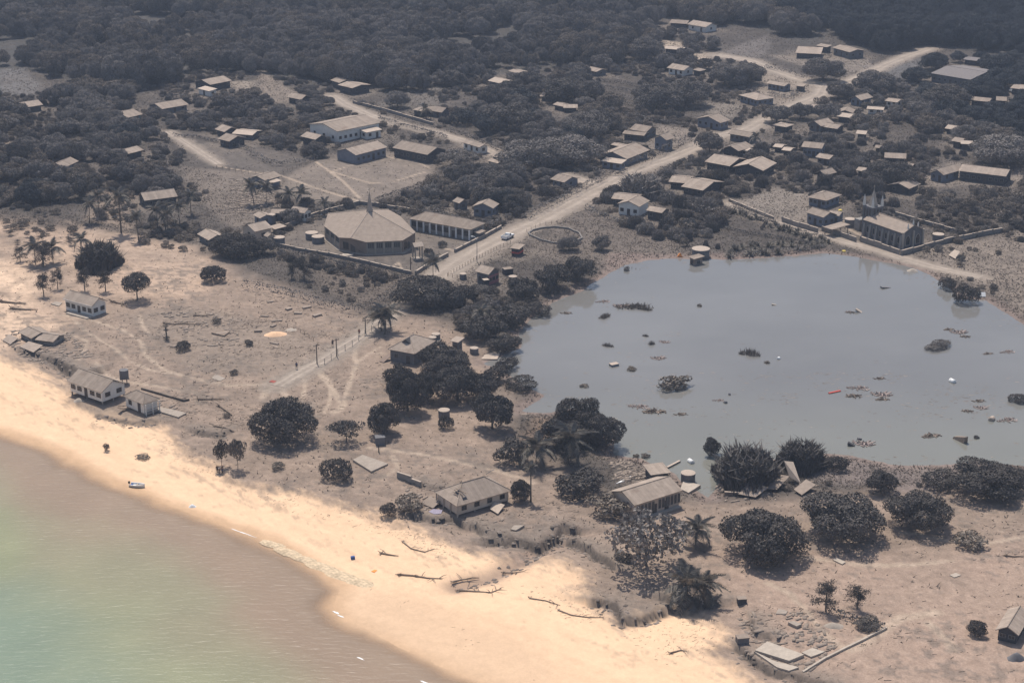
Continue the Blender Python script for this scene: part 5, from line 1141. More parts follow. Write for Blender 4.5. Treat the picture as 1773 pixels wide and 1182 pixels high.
def inpoly(x, y, poly): return float(sdf(np.array([x]), np.array([y]), poly)[0]) < 0
ZONES = [ # outline, spacing m, radius range, height/radius, kinds, label, group
 ([(-60,165),(60,180),(130,155),(235,150),(215,190),(290,240),(350,285),(355,335),(310,385),(240,332),(180,312),(150,345),(-60,362)],6.0,(3.4,5.6),1.15,('mid','big','mid'),'ash dusted tree of the dense grove on the left','dense grove on the left'),
 ([(235,195),(340,205),(430,165),(470,150),(560,165),(600,210),(520,225),(545,255),(560,272),(500,290),(440,252),(350,236),(300,222)],4.6,(2.2,4.0),1.0,('bush','bush','mid'),'grey shrub in the thick scrub above the playing field','scrub above the playing field'),
 ([(732,300),(760,275),(840,290),(900,275),(905,345),(880,372),(800,350),(735,345)],5.4,(3.4,5.2),1.05,('mid','big'),'dark tree of the grove right of the playing field','grove right of the playing field'),
 ([(650,352),(730,345),(800,352),(890,375),(860,395),(700,372)],3.2,(1.2,2.2),.95,('bush','dry'),'garden shrub in the hedge rows behind the church hall','garden shrubs behind the church hall'),
 ([(745,150),(860,130),(1000,120),(1060,190),(1062,240),(1030,292),(960,312),(905,300),(860,285),(850,240),(800,215),(770,190)],7.0,(3.0,6.2),1.05,('mid','big','bush'),'dark tree on the slope between back road and forest','trees on the slope above the back road'),
 ([(880,340),(960,300),(1045,318),(1000,345),(920,385),(885,400)],4.2,(2.2,3.6),1.05,('bush','mid'),'roadside bush along the upper side of the main road','roadside bushes on the main road'),
 ([(1020,345),(1060,335),(1130,370),(1200,385),(1260,352),(1280,372),(1190,430),(1110,408),(1070,372)],3.6,(1.5,2.8),1.1,('bush','reed','dry'),'bush in the overgrown garden right of the crossroads','overgrown garden right of the crossroads'),
 ([(1195,285),(1330,262),(1500,232),(1600,205),(1640,240),(1600,300),(1590,335),(1500,350),(1440,335),(1330,318),(1275,350),(1200,385),(1130,345),(1150,300)],4.6,(1.9,3.4),1.15,('bush','reed','mid'),'tall bush of the thick growth among the right hand houses','thick growth among the right hand houses'),
 ([(1560,145),(1620,110),(1700,105),(1830,112),(1830,292),(1760,270),(1660,268),(1600,225),(1560,190)],6.4,(3.6,6.4),1.0,('big','mid'),'dark tree of the wood on the far right','wood on the far right'),
 ([(1590,330),(1650,312),(1773,312),(1830,320),(1830,395),(1720,395),(1640,400),(1590,365)],4.6,(1.8,3.2),1.0,('bush','feather','dry'),'blurred scrub bush on the slope right of the second church','scrub right of the second church'),
 ([(1030,190),(1130,195),(1200,212),(1110,215),(1060,250),(1020,255)],4.4,(1.8,3.6),1.05,('bush','mid'),'garden bush between the giant trees and the crossroads','garden bushes above the crossroads'),
 ([(1000,110),(1090,60),(1160,45),(1240,85),(1230,120),(1140,125),(1040,130)],6.0,(2.8,5.0),1.1,('mid','bush'),'tree on the hillside terraces below the top house','trees on the hillside terraces'),
 ([(1420,165),(1560,150),(1600,200),(1500,232),(1400,235),(1330,230),(1310,190)],5.0,(2.0,3.8),1.1,('mid','bush','dry'),'tree or shrub about the leafless thicket on the upper right','growth about the leafless thicket'),
 ([(550,410),(640,470),(700,482),(660,545),(600,535),(540,500),(430,498),(420,480),(520,470)],5.0,(.7,1.5),1.0,('dry','bush'),'stunted shrub on the fallow plot below the octagonal church','shrubs on the fallow plot'),
 ([(480,428),(560,450),(690,480),(670,492),(560,470),(470,450)],2.6,(.8,1.6),1.15,('dry','bush','reed'),'straggly hedge shrub outside the near church wall','hedge shrubs outside the near church wall'),
 ([(790,515),(860,510),(930,540),(905,600),(840,610),(800,580)],3.4,(1.8,3.2),.95,('bush','mid'),'undergrowth bush of the thicket left of the lagoon','undergrowth of the lagoon thicket'),
 ([(1450,455),(1560,470),(1773,430),(1773,500),(1680,515),(1620,480)],6.0,(.7,1.5),.9,('dry','bush'),'small weedy shrub on the shore right of the lagoon','weedy shrubs on the right shore'),
 ([(1260,850),(1400,820),(1560,825),(1640,845),(1560,870),(1400,858)],4.6,(.8,1.8),.9,('dry','bush'),'ragged bush among the wreckage on the lower shore','ragged bushes on the lower shore'),
 ([(1190,400),(1260,378),(1400,410),(1380,425),(1260,440),(1200,425)],4.4,(.5,1.0),1.6,('bush','reed'),'low plant in the rows of the garden plot by the lagoon','plants of the garden plot by the lagoon'),
 ([(0,350),(110,370),(150,420),(90,440),(0,420)],5.5,(1.2,2.6),.8,('feather','dry'),'wind-combed shrub on the left sand flat','wind-combed shrubs on the left flat'),
 ([(-60,160),(230,160),(340,126),(430,128),(560,148),(650,162),(760,155),(860,128),(1000,112),(1100,80),(1230,90),(1340,120),(1440,150),(1560,140),(1830,150),(1830,420),(1640,440),(1480,420),(1270,360),(1180,420),(1010,380),(900,400),(760,470),(640,350),(480,420),(360,440),(230,390),(120,370),(-60,360)],3.5,(.9,1.9),1.0,('bush','dry','bush','reed'),'small shrub scattered among the village houses','small shrubs among the village houses'),
 ([(230,400),(340,385),(400,420),(350,440),(240,425)],4.2,(1.0,2.2),.95,('bush','dry'),'low scrub bush around the left palms','scrub around the left palms'),
]
cand = []
rnd = random.Random(77)
zr = np.random.default_rng(77)
for zi, (poly, sp, rr, hr, kinds, lab, grp) in enumerate(ZONES):
    pw = PA(poly); lo, hi = pw.min(0), pw.max(0)
    gx, gy = np.meshgrid(np.arange(lo[0], hi[0], sp), np.arange(lo[1], hi[1], sp)); n = gx.size
    x = gx.ravel()+sp*zr.uniform(.05, .95, n); y = gy.ravel()+sp*zr.uniform(.05, .95, n); r = rr[0]+(rr[1]-rr[0])*zr.uniform(0, 1, n)**1.3
    gapn = vnoise(x/17+zi, y/22, 97)*.65+vnoise(x/6, y/8, 98)*.35
    k = (sdf(x, y, pw) < 0) & (gapn > (.36 if rr[1] > 1.9 else .44)); x, y, r = x[k], y[k], r[k]
    k = freem(x, y, r); x, y, r = x[k], y[k], r[k]
    for X_, Y_, r_ in zip(x, y, r): cand.append((r_/math.hypot(X_, Y_), zi, float(X_), float(Y_), float(r_), float(r_*hr*zr.uniform(.8, 1.25)*1.05), kinds[int(zr.integers(len(kinds)))]))
# hillside forest
FW = PA([(-200,128),(60,120),(130,148),(230,160),(340,126),(430,128),(560,148),(650,162),(760,155),(860,128),(1000,112),(1070,115),(1100,58),(1160,28),(1230,52),(1290,42),(1330,58),(1400,78),(1440,58),(1530,92),(1620,78),(1700,92),(1830,105),(2000,-160),(-320,-160)])
lo, hi = FW.min(0), FW.max(0); forest = []
sp = 7.4
for i in range(int((hi[0]-lo[0])/sp)):
    for j in range(int((hi[1]-lo[1])/sp)):
        x, y = lo[0]+(i+.5+rnd.uniform(-.5,.5))*sp, lo[1]+(j+.5+rnd.uniform(-.5,.5))*sp
        if abs(x) > y*.34 or y > 1180: continue
        forest.append((x, y))
forest = np.array(forest)
forest = forest[(sdf(forest[:, 0], forest[:, 1], FW) < 0) & (vnoise(forest[:, 0]/24, forest[:, 1]/30, 99) > .2)]
for c in CLEAR: forest = forest[sdf(forest[:, 0], forest[:, 1], c) > 2]
fr = 3.0+5.0*np.clip(vnoise(forest[:, 0]/30, forest[:, 1]/30, 90)*1.2-.1, 0, 1)**1.3*np.random.default_rng(3).uniform(.7, 1.25, len(forest))
k = freem(forest[:, 0], forest[:, 1], fr); forest, fr = forest[k], fr[k]
for (x, y), r in zip(forest, fr): cand.append((r/math.hypot(x, y), -1, float(x), float(y), float(r), float(r*1.25+2.0), 'big' if r > 4.4 else 'mid'))
cand.sort(reverse=True)
cnt = {'tree': len([t for t in TREES if t[0] not in ('bush','dry','reed')])+len(PALMS), 'bush': len([t for t in TREES if t[0] in ('bush','dry','reed')])}
rest = {'tree': [], 'bush': []}
DARKZ = PA([(1330,-200),(1330,30),(1480,70),(1560,150),(1660,215),(1773,260),(2300,300),(2300,-250)])  # leaves here are less ashy; the corner's dimming is also put into their colour
grown = []
for sz, zi, x, y, r, h, k in cand:
    kk = 'bush' if k in ('bush','dry','reed') else 'tree'
    if cnt[kk] < 298:
        cnt[kk] += 1
        lab, grp = (ZONES[zi][5], ZONES[zi][6]) if zi >= 0 else ('grey crowned tree of the hillside forest at the top', 'hillside forest trees')
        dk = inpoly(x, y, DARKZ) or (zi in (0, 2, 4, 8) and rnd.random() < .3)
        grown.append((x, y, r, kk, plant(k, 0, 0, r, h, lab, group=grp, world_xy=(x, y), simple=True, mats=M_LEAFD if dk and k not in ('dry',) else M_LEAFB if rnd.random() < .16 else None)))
    else: rest[kk].append((x, y, r, h, k))
# a plant that stands closest to one side of a house is named after it
best = {}
for gi, (x, y, r, kk, o) in enumerate(grown):
    for hx, hy, hr_, hl in HOMES:
        d = math.hypot(x-hx, y-hy)-r-hr_
        if d < 3.5 and len(hl.split()) <= 10:
            dx, dy = x-hx, y-hy; sd = ('left of' if dx < 0 else 'right of') if abs(dx) > abs(dy) else ('behind' if dy > 0 else 'in front of')
            if (hl, sd, kk) not in best or d < best[hl, sd, kk][0]: best[hl, sd, kk] = (d, gi)
used = {}
for (hl, sd, kk), (d, gi) in sorted(best.items(), key=lambda t: t[1]):
    if gi not in used: used[gi] = 1; grown[gi][4]['label'] = 'nearest %s %s the %s' % (kk, sd, hl)
print('individual', cnt, 'rest', {k: len(v) for k, v in rest.items()})
# what is left of each kind: one mass of the same growth, scattered copies of the same shapes
def scatter(name, items, kinds, m):
    col = bpy.data.collections.new(name+'_shapes'); pick = {}
    i = 0
    for k in kinds:
        pick[k] = []
        for cm, tm in PROTO[k]:
            me = cm if m is None else cm.copy()
            if m is not None: me.materials.clear(); me.materials.append(m)
            o = bpy.data.objects.new('%s_shape_%02d' % (name, i), me); col.objects.link(o); pick[k].append(i); i += 1
    X = np.array([t[0] for t in items]); Y = np.array([t[1] for t in items]); Z = hgt(X, Y); n = len(items)
    me = bpy.data.meshes.new(name); me.vertices.add(n); me.vertices.foreach_set('co', np.stack([X, Y, Z], 1).astype(np.float32).ravel())
    [me.attributes.new(a_, t_, 'POINT') for a_, t_ in (('rot', 'FLOAT_VECTOR'), ('scl', 'FLOAT_VECTOR'), ('idx', 'INT'))]; at_ = me.attributes
    rr = np.random.default_rng(len(name)+n); R_ = np.zeros((n, 3), np.float32); R_[:, 2] = rr.uniform(0, 6.28, n); at_['rot'].data.foreach_set('vector', R_.ravel())
    at_['scl'].data.foreach_set('vector', np.array([[t[2]*1.05, t[2]*.95, t[3]] for t in items], np.float32).ravel())
    at_['idx'].data.foreach_set('value', np.array([pick[t[4]][int(rr.integers(len(pick[t[4]])))] for t in items], np.int32)); me.update()
    g = bpy.data.node_groups.new(name+'_scatter', 'GeometryNodeTree'); g.interface.new_socket('Geometry', in_out='INPUT', socket_type='NodeSocketGeometry'); g.interface.new_socket('Geometry', in_out='OUTPUT', socket_type='NodeSocketGeometry')
    N = g.nodes; L = g.links; gi = N.new('NodeGroupInput'); go = N.new('NodeGroupOutput'); ip = N.new('GeometryNodeInstanceOnPoints'); ci = N.new('GeometryNodeCollectionInfo')
    ci.inputs['Collection'].default_value = col; ci.inputs['Separate Children'].default_value = True; ci.inputs['Reset Children'].default_value = True; ip.inputs['Pick Instance'].default_value = True
    def na_(nm, ty):
        q = N.new('GeometryNodeInputNamedAttribute'); q.data_type = ty; q.inputs['Name'].default_value = nm; return [x for x in q.outputs if x.enabled and x.name == 'Attribute'][0]
    mp = N.new('GeometryNodeMeshToPoints')
    L.new(gi.outputs[0], mp.inputs[0]); L.new(mp.outputs[0], ip.inputs['Points']); L.new(ci.outputs[0], ip.inputs['Instance']); L.new(na_('idx', 'INT'), ip.inputs['Instance Index'])
    er = N.new('FunctionNodeEulerToRotation'); L.new(na_('rot', 'FLOAT_VECTOR'), er.inputs[0]); L.new(er.outputs[0], ip.inputs['Rotation']); L.new(na_('scl', 'FLOAT_VECTOR'), ip.inputs['Scale']); L.new(ip.outputs[0], go.inputs[0])
    o = link(name, me); md = o.modifiers.new('scatter', 'NODES'); md.node_group = g; return tag(o, kind='stuff')
for kk, nm in (('tree', 'forest'), ('bush', 'undergrowth')):
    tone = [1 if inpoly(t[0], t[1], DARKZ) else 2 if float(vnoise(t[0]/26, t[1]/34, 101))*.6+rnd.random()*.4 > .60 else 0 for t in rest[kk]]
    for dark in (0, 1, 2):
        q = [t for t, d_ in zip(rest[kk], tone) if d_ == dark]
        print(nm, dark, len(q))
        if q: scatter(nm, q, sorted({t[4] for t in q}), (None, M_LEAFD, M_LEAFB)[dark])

# hedges: thick lines of growth
def hedge(label, pts, h=1.6, w=1.2, dens=46, kind=None):
    Q = [at(*p) for p in pts]; rng = np.random.default_rng(int(pts[0][0]*3+pts[0][1])); Ps, Ns, Ss = [], [], []
    for a, b in zip(Q[:-1], Q[1:]):
        L_ = (b-a).length; n = int(L_*dens*.5); t = rng.uniform(0, 1, n); an = rng.uniform(-.4, math.pi+.4, n)
        d = np.array((b-a).normalized()); s = np.array([-d[1], d[0], 0]); hh = h*(.75+.5*vnoise(t*L_/2.2, np.full(n, a.x), 5)); ww = w*(.7+.6*vnoise(t*L_/1.7, np.full(n, a.y), 6))
        rr = rng.uniform(.75, 1.05, n)
        p = np.array(a)[None]+(np.array(b-a))[None]*t[:, None]+s[None]*(np.cos(an)*ww*.5*rr)[:, None]; z = hgt(p[:, 0], p[:, 1]); p[:, 2] = z+np.maximum(np.sin(an), -.1)*hh*.5*rr+hh*.45
        Ps.append(p); Ns.append(s[None]*np.cos(an)[:, None]+np.array([0,0,1])[None]*np.sin(an)[:, None]+.8*rng.normal(size=(n, 3))); Ss.append(rng.uniform(.14, .30, n))
    V, F = quads(np.vstack(Ps), np.vstack(Ns), np.hstack(Ss), rng, .6)
    c = np.array(Q[0]); o = link('hedge', npmesh('hedge', V-c, F, kind or M_LEAF), None, Q[0]); tag(o, label, 'hedge', 'hedges')
for lab, pts, h, w in [
 ('tall grass hedge along the lower edge of the fallow plot',[(420,500),(470,505),(530,522),(590,538),(625,542),(655,532),(690,505)],2.3,2.8),
 ('hedge on the field side of the church hall garden',[(652,350),(700,335),(735,322)],1.8,2.4),
 ('hedge between the church hall and the houses behind it',[(740,368),(790,385),(845,398),(872,385)],2.2,2.6),
 ('hedge on the upper side of the main road before the crossroads',[(905,385),(950,360),(1000,335),(1045,312)],2.4,3.2),
 ('hedge facing the crossroads below the three-part roofed house',[(1005,287),(1040,300),(1070,305),(1085,297)],1.5,1.4),
 ('hedge on the far side of the main road right of the three-part house',[(1095,292),(1130,275),(1160,262),(1195,250)],3.2,3.4),
 ('hedge on the near side of the main road before the hedged compound',[(1145,300),(1170,290),(1195,280)],1.8,1.8),
 ('long hedge sloping down from the hedged compound to the lagoon road',[(1145,345),(1190,362),(1230,375),(1262,365)],2.6,3.4),
 ('hedge round the white walled cottage on the grass side',[(1015,362),(1035,375),(1075,388),(1105,392)],1.8,2.2),
 ('hedge on the back road across from the school',[(775,228),(810,238),(850,255),(880,270)],1.6,1.8),
 ('hedge in front of the white columned school on the back road',[(655,205),(690,217),(735,228),(775,240)],1.2,1.2),
 ('hedge along the dirt path left of the huts',[(300,236),(345,240),(390,250),(440,262)],1.2,1.4),
 ('hedge between the scrub and the playing field',[(430,268),(480,288),(530,282),(560,272)],1.8,2.2),
 ('hedge line under the bare terrace on the upper right',[(1330,165),(1370,172),(1378,160)],1.6,1.8),
 ('hedge above the bare terrace on the upper right',[(1325,118),(1370,128),(1395,138)],1.6,1.8),
 ('field hedge in front of the second church garden wall',[(1268,352),(1300,366),(1340,384)],.9,1.2),
 ('brush line on the foundation wall at the lower right',[(1440,1062),(1480,1075),(1530,1088)],1.1,1.2),
 ('brush bank on the road bend behind the open yard',[(1075,200),(1130,212),(1200,222)],1.8,2.4),
 ('ragged tall grass hedge outside the near church wall',[(480,434),(560,453),(640,471),(700,486)],1.5,2.2),
 ('dark planted row along the lagoon road below the panel wall',[(1265,362),(1310,382),(1360,398),(1430,418)],1.4,2.2),('second planted row inside the garden plot by the lagoon',[(1235,392),(1290,404),(1350,414),(1405,424)],1.0,1.3),('dark leafy strip on the bank at the head of the lagoon',[(1260,446),(1310,440),(1370,436),(1430,430)],1.3,1.8),
 ('first dark crop row of the ploughed terrace, nearest the forest',[(1034,140),(1075,146),(1118,154)],1.5,2.6),('second dark crop row of the ploughed terrace',[(1036,151),(1076,158),(1119,166)],1.5,2.6),('third dark crop row of the ploughed terrace',[(1038,163),(1077,170),(1120,178)],1.5,2.6),('fourth dark crop row of the ploughed terrace, lowest',[(1038,174),(1078,181),(1116,188)],1.5,2.6),
 ('weedy bank at the foot of the thicket by the main road',[(700,490),(690,515),(668,538)],1.2,1.8)]: hedge(lab, pts, h, w)

# ground cover: ash dusted grass and weeds, thick in the village, thin on the open plain
rng = np.random.default_rng(9)
n = 420000
u = rng.uniform(0, 1, n); yy = 250*np.exp(u*math.log(900/250)); xx = rng.uniform(-.33, .33, n)*yy
keepw = np.full(n, .85)
dA = sdf(xx, yy, ASH); keepw = np.where(dA < 2, .05, keepw)
keepw = np.where(sdf(xx, yy, TANR) < 0, .012, keepw); keepw *= smooth(0, 3, sdf(xx, yy, SAND)); keepw *= smooth(.2, 2.0, sdf(xx, yy, LAG))
for nme, pts, w in ROADS: keepw *= smooth(w*.45, w*.5+1.2, seg_dist(xx, yy, pts))
for pts, w in TRACKS: keepw *= smooth(w*.4, w*1.1, seg_dist(xx, yy, pts))
for k in (0, 2): keepw *= np.where(sdf(xx, yy, CLEAR[k]) < 0, .12, 1)
keepw *= np.where(sdf(xx, yy, FOREST) < -15, .15, 1)
patch = np.clip(.42+1.7*vnoise(xx/9, yy/9, 92)*vnoise(xx/3, yy/3, 93)*1.6, 0, 1)
m = rng.uniform(0, 1, n) < keepw*patch
for fx, fy, a, b, rz in FOOT:
    dx, dy = xx-fx, yy-fy; c, s = math.cos(rz), math.sin(rz); m &= ~((np.abs(dx*c+dy*s) < a) & (np.abs(-dx*s+dy*c) < b))
xx, yy = xx[m], yy[m]; zz = hgt(xx, yy); k = len(xx); hh = rng.uniform(.15, .5, k)*(.6+.8*vnoise(xx/5, yy/5, 94)); 
V, F = blades(rng, np.stack([xx, yy, zz-.03], 1), hh, rng.uniform(.07, .2, k)*(yy/420)**.4, .9)
V2, F2 = blades(rng, np.stack([xx+rng.normal(size=k)*.12, yy+rng.normal(size=k)*.12, zz-.03], 1), hh*.8, rng.uniform(.07, .2, k), .9)
print('grass', 2*k)
tag(link('grass', npmesh('grass', np.vstack([V, V2]), np.vstack([F, F2+len(V)]), M_GRASS)), kind='stuff')
# ------------------------------------------------------------------ tanks, poles, lamp, bell frame
def tank(px, py, r, h, label, stand=0.0, lid=True, group='water tanks'):
    p = at(px, py); root = thing('water_tank', label, 'water tank', p, 0.3, group)
    n = 14; b = MB(); zs = [0]+[h*k/4 for k in (1,2,3)]+[h]
    b.tube([(0,0,stand+z) for z in np.repeat(zs, 1)], [r]*5, n)
    b.make('body', M_TANK, root)
    for k in (1, 3): MB().tube([(0,0,stand+h*k/4-.05),(0,0,stand+h*k/4+.05)], r*1.03, n).make('hoop', M_TANK, root)
    if lid: MB().tube([(0,0,stand+h+.005),(0,0,stand+h+.12),(0,0,stand+h+.2)], [r*1.06, r*1.04, r*.55], n).make('lid', M_TANKL, root)
    if stand:
        for a in range(4): MB().box((r*.7*math.cos(a*1.57+.78), r*.7*math.sin(a*1.57+.78), stand/2-.15),(.14,.14,stand+.3)).make('leg', M_DARKW, root)
        MB().box((0,0,stand-.04),(r*2.1,r*2.1,.1)).make('platform', M_WOOD, root)
    return root
for a in [(540,413,1.75,1.7,'left tank of the touching pair on the octagonal church lawn'),(551,419.5,1.75,1.7,'right tank of the touching pair on the octagonal church lawn'),(483.6,424,1.6,2.2,'squat tank alone in the left corner of the octagonal church yard'),
 (469.6,385,1.3,2.3,'tank beside the tiny dark hut outside the church wall'),(749,593,.9,1.3,'front tank on the plinth behind the dutch gable house'),(755,588,1.0,1.4,'rear tank on the plinth behind the dutch gable house'),(821,611,1.0,1.2,'small tank beside the floating roof sheet'),
 (1191,834,1.4,1.9,'tank standing in the water of the flooded yard'),(769,722,1.2,1.6,'round tank with a pale lid in the beach grove'),(801.7,483,.9,1.4,'tank left of the pink sided hut'),(888,487,1.1,1.3,'tank right of the pink sided hut'),
 (1213,444,2.4,2.2,'wide tank joined to the pump house at the lagoon head'),(1471,392,1.5,2.2,'tank next to the flat shelter by the second church'),(1624,415,1.6,1.6,'tank on the right side of the second church')]: tank(*a)
tank(216,664,1.0,1.9,'dark tank raised on a timber stand behind the stilt house',1.4,False)
def boxy(name, label, cat, px, py, d, rz, m, lid=None, group=None, lift=0):
    p = at(px, py); root = thing(name, label, cat, p+Vector((0,0,lift)), rz, group)
    mb = MB().box((0,0,d[2]/2-.1),(d[0],d[1],d[2]+.2)); mb.make('body', m, root)
    if lid: MB().box((0,0,d[2]+.05),(d[0]+.12,d[1]+.12,.1)).make('lid', lid, root)
    return root
boxy('cistern','square dark cistern at the foot of the beach grove','cistern',658,768,(1.9,1.7,1.6),.2,M_TANK,M_TANK)
boxy('privy','narrow dark privy below the pink sided hut','privy',841,498,(1.4,1.4,2.2),.4,WALLS['d'],M_ROOFL)
boxy('shed','low shed on the grass right of the pink sided hut','shed',879,474,(2.4,1.8,1.5),.4,WALLS['d'],M_ROOF)
boxy('concrete_box','dark concrete box above the ruined foundations','concrete box',1285,1112,(1.9,1.3,1.1),.2,WALLS['g'],M_ROOF)
boxy('concrete_box','dark square box half sunk in the sand below the wind-bent palm','concrete box',1284,1044,(1.5,1.1,1.0),.1,WALLS['d'],M_ROOF)
boxy('crate','ash topped crate drifting in the middle of the lagoon','crate',1063,636,(1.9,1.3,.9),.5,WALLS['b'],M_ROOFL)
def pole(label, px, py, h, arm=True):
    p = at(px, py); root = thing('utility_pole', label, 'utility pole', p, R(35), 'poles beside the beach road')
    MB().tube([(0,0,-.4),(0,0,h)], [.14,.10], 7).make('mast', M_DARKW, root)
    if arm:
        MB().box((0,0,h-.35),(1.6,.1,.12)).make('crossarm', M_DARKW, root)
        ins = MB().tube([(0,0,0),(0,0,.18)], .05, 6).mesh('insulator', M_CONCL)
        for x in (-.7, 0, .7): link('insulator', ins, root, (x, 0, h-.29))
pole('utility pole nearest the beach beside the road end', 549, 630, 4.8); pole('middle utility pole on the beach road', 583, 617, 4.4); pole('upper utility pole by the double headed palm', 633, 577, 3.6)
pole('slanting pole next to the square cistern', 656, 783, 1.9, False); pole('thin flag pole by the church gate', 711, 470, 4.0, False); pole('bare post in the yard of the debris plain', 649, 497, 2.2, False)
def lamp():
    p = at(826, 454); root = thing('street_lamp', 'tall street lamp with a curved white arm by the main road', 'street lamp', p, R(150))
    MB().tube([(0,0,-.3),(0,0,6.4)], [.10,.07], 8).make('mast', M_METAL, root)
    pts = [(1.25*t, 0, 6.4+.75*math.sin(t*1.7)) for t in np.linspace(0, 1, 6)]
    MB().tube(pts, .07, 6).make('arm', M_WHITE, root)
    MB().box((1.5,0,7.05),(.6,.26,.14)).make('lamp_head', M_WHITE, root)
lamp()
def bell_frame():
    p = at(723, 448); root = thing('bell_frame', 'open four posted bell frame with a small roof on the church lawn', 'bell frame', p, R(25))
    pm = MB().box((0,0,1.9),(.3,.3,4.0)).mesh('post', M_CONC)
    for x in (-1, 1):
        for y in (-.9, .9): link('post', pm, root, (x, y, 0))
    MB().slab([(-1.4,-1.3,3.8),(1.4,-1.3,3.8),(1.4,0,4.7),(-1.4,0,4.7)],.1).slab([(1.4,1.3,3.8),(-1.4,1.3,3.8),(-1.4,0,4.7),(1.4,0,4.7)],.1).make('roof', M_ROOFL, root)
    MB().box((0,0,3.4),(2.2,.16,.16)).make('beam', M_DARKW, root)
    MB().tube([(0,0,3.3),(0,0,3.2),(0,0,2.8),(0,0,2.55)], [.1,.24,.3,.42], 10).make('bell', M_METAL, root)
    MB().box((0,0,.1),(2.8,2.6,.3)).make('base', M_CONC, root)
bell_frame()

# ------------------------------------------------------------------ vehicles and the boat
def vehicle(px, py, rz, label, cat, pickup):
    p = at(px, py); root = thing('pickup_truck' if pickup else 'parked_car', label, cat, p+Vector((0,0,.03)), rz)
    prof = [(-2.3,.45),(2.3,.45),(2.35,.75),(2.2,.95),(1.0,1.02),(-2.25,1.05),(-2.35,.75)]
    b = MB(); W = .86
    b.add([(x,-W,z) for x, z in prof]+[(x,W,z) for x, z in prof], [tuple(range(7)), tuple(range(13,6,-1))]+[(i,7+i,7+(i+1)%7,(i+1)%7) for i in range(7)])
    bo = b.make('body', M_WHITE, root)
    c0, c1 = (-.35, 1.0) if pickup else (-1.9, 1.0)
    q = [(c0,1.04),(c1,1.0),(c1-.55,1.55),(c0+.15,1.58)]
    MB().add([(x,-W*.95,z) for x, z in q[:2]]+[(x,-W*.82,z) for x, z in q[2:]]+[(x,W*.95,z) for x, z in q[:2]]+[(x,W*.82,z) for x, z in q[2:]], [(0,1,2,3),(7,6,5,4),(0,4,5,1),(1,5,6,2),(2,6,7,3),(3,7,4,0)]).make('cabin', M_WHITE, root)
    for s in (-1, 1):
        o = MB().add([(c0+.22,s*(W*.945),1.12),(c1-.25,s*(W*.945),1.12),(c1-.6,s*(W*.86),1.48),(c0+.3,s*(W*.86),1.5)], [(0,1,2,3) if s < 0 else (3,2,1,0)]).make('side_window', M_GLASS, root)
    MB().add([(c1-.02+.02,-.7,1.08),(c1+.02,.7,1.08),(c1-.48,.62,1.5),(c1-.48,-.62,1.5)], [(0,1,2,3)]).make('windscreen', M_GLASS, root)
    if pickup:
        MB().box((-1.35,0,1.075),(1.7,1.4,.04)).make('load_bed', M_METAL, root)
        for s in (-1, 1): MB().box((-1.35,s*.8,1.14),(1.85,.1,.22)).make('bed_side', M_WHITE, root)
        MB().box((-2.26,0,1.14),(.08,1.6,.22)).make('tailgate', M_WHITE, root)
    wm = MB().tube([(0,-.11,0),(0,.11,0)], .35, 12).mesh('wheel', M_RUBBER); rm = MB().tube([(0,-.12,0),(0,.12,0)], .18, 8).mesh('rim', M_METAL)
    for x in (-1.45, 1.4):
        for y in (-.8, .8): link('rim', rm, link('wheel', wm, root, (x, y, .35)))
    for s in (-1, 1): MB().box((2.33,s*.6,.8),(.06,.3,.16)).make('headlight', M_CONCL, root)
d = P(940, 380)-P(880, 408)
vehicle(879, 413, math.atan2(d.y, d.x), 'white pickup truck driving on the main road by the octagonal church', 'pickup truck', True)
vehicle(1758, 160, R(12), 'white car parked at the right edge house', 'car', False)
def boat():
    p = P(238, 842, -1.0); root = thing('dinghy', 'small white dinghy with an outboard pulled to the waterline', 'boat', (p.x, p.y, -1.02), R(-14))
    st = [(-1.55,.62,.55),(-.8,.72,.55),(0,.72,.58),(.7,.58,.64),(1.25,.3,.72),(1.6,.03,.8)]
    V = []
    for x, w, h in st: V += [(x,-w,h),(x,-w*.75,.12),(x,0,.0 if x < 1.3 else .3),(x,w*.75,.12),(x,w,h),(x,w-.14 if w > .15 else .02,h),(x,w*.6,.22),(x,-w*.6,.22),(x,-w+.14 if w > .15 else -.02,h)]
    F = []; n = 9
    for i in range(5):
        for k in range(n): F.append((i*n+k,(i+1)*n+k,(i+1)*n+(k+1)%n,i*n+(k+1)%n))
    F.append(tuple(range(n)))
    MB().add(V, F).make('hull', M_WHITE, root)
    MB().box((-.1,0,.42),(.3,1.2,.06)).make('thwart', M_CONCL, root); MB().box((.7,0,.45),(.25,.9,.06)).make('thwart', M_CONCL, root)
    MB().box((-1.25,0,.3),(.5,1.0,.05)).make('floor_mat', M_BLUE, root)
    MB().box((-1.72,0,.75),(.28,.3,.4)).box((-1.7,0,.3),(.12,.12,.7)).make('outboard_motor', M_RUBBER, root)
boat()

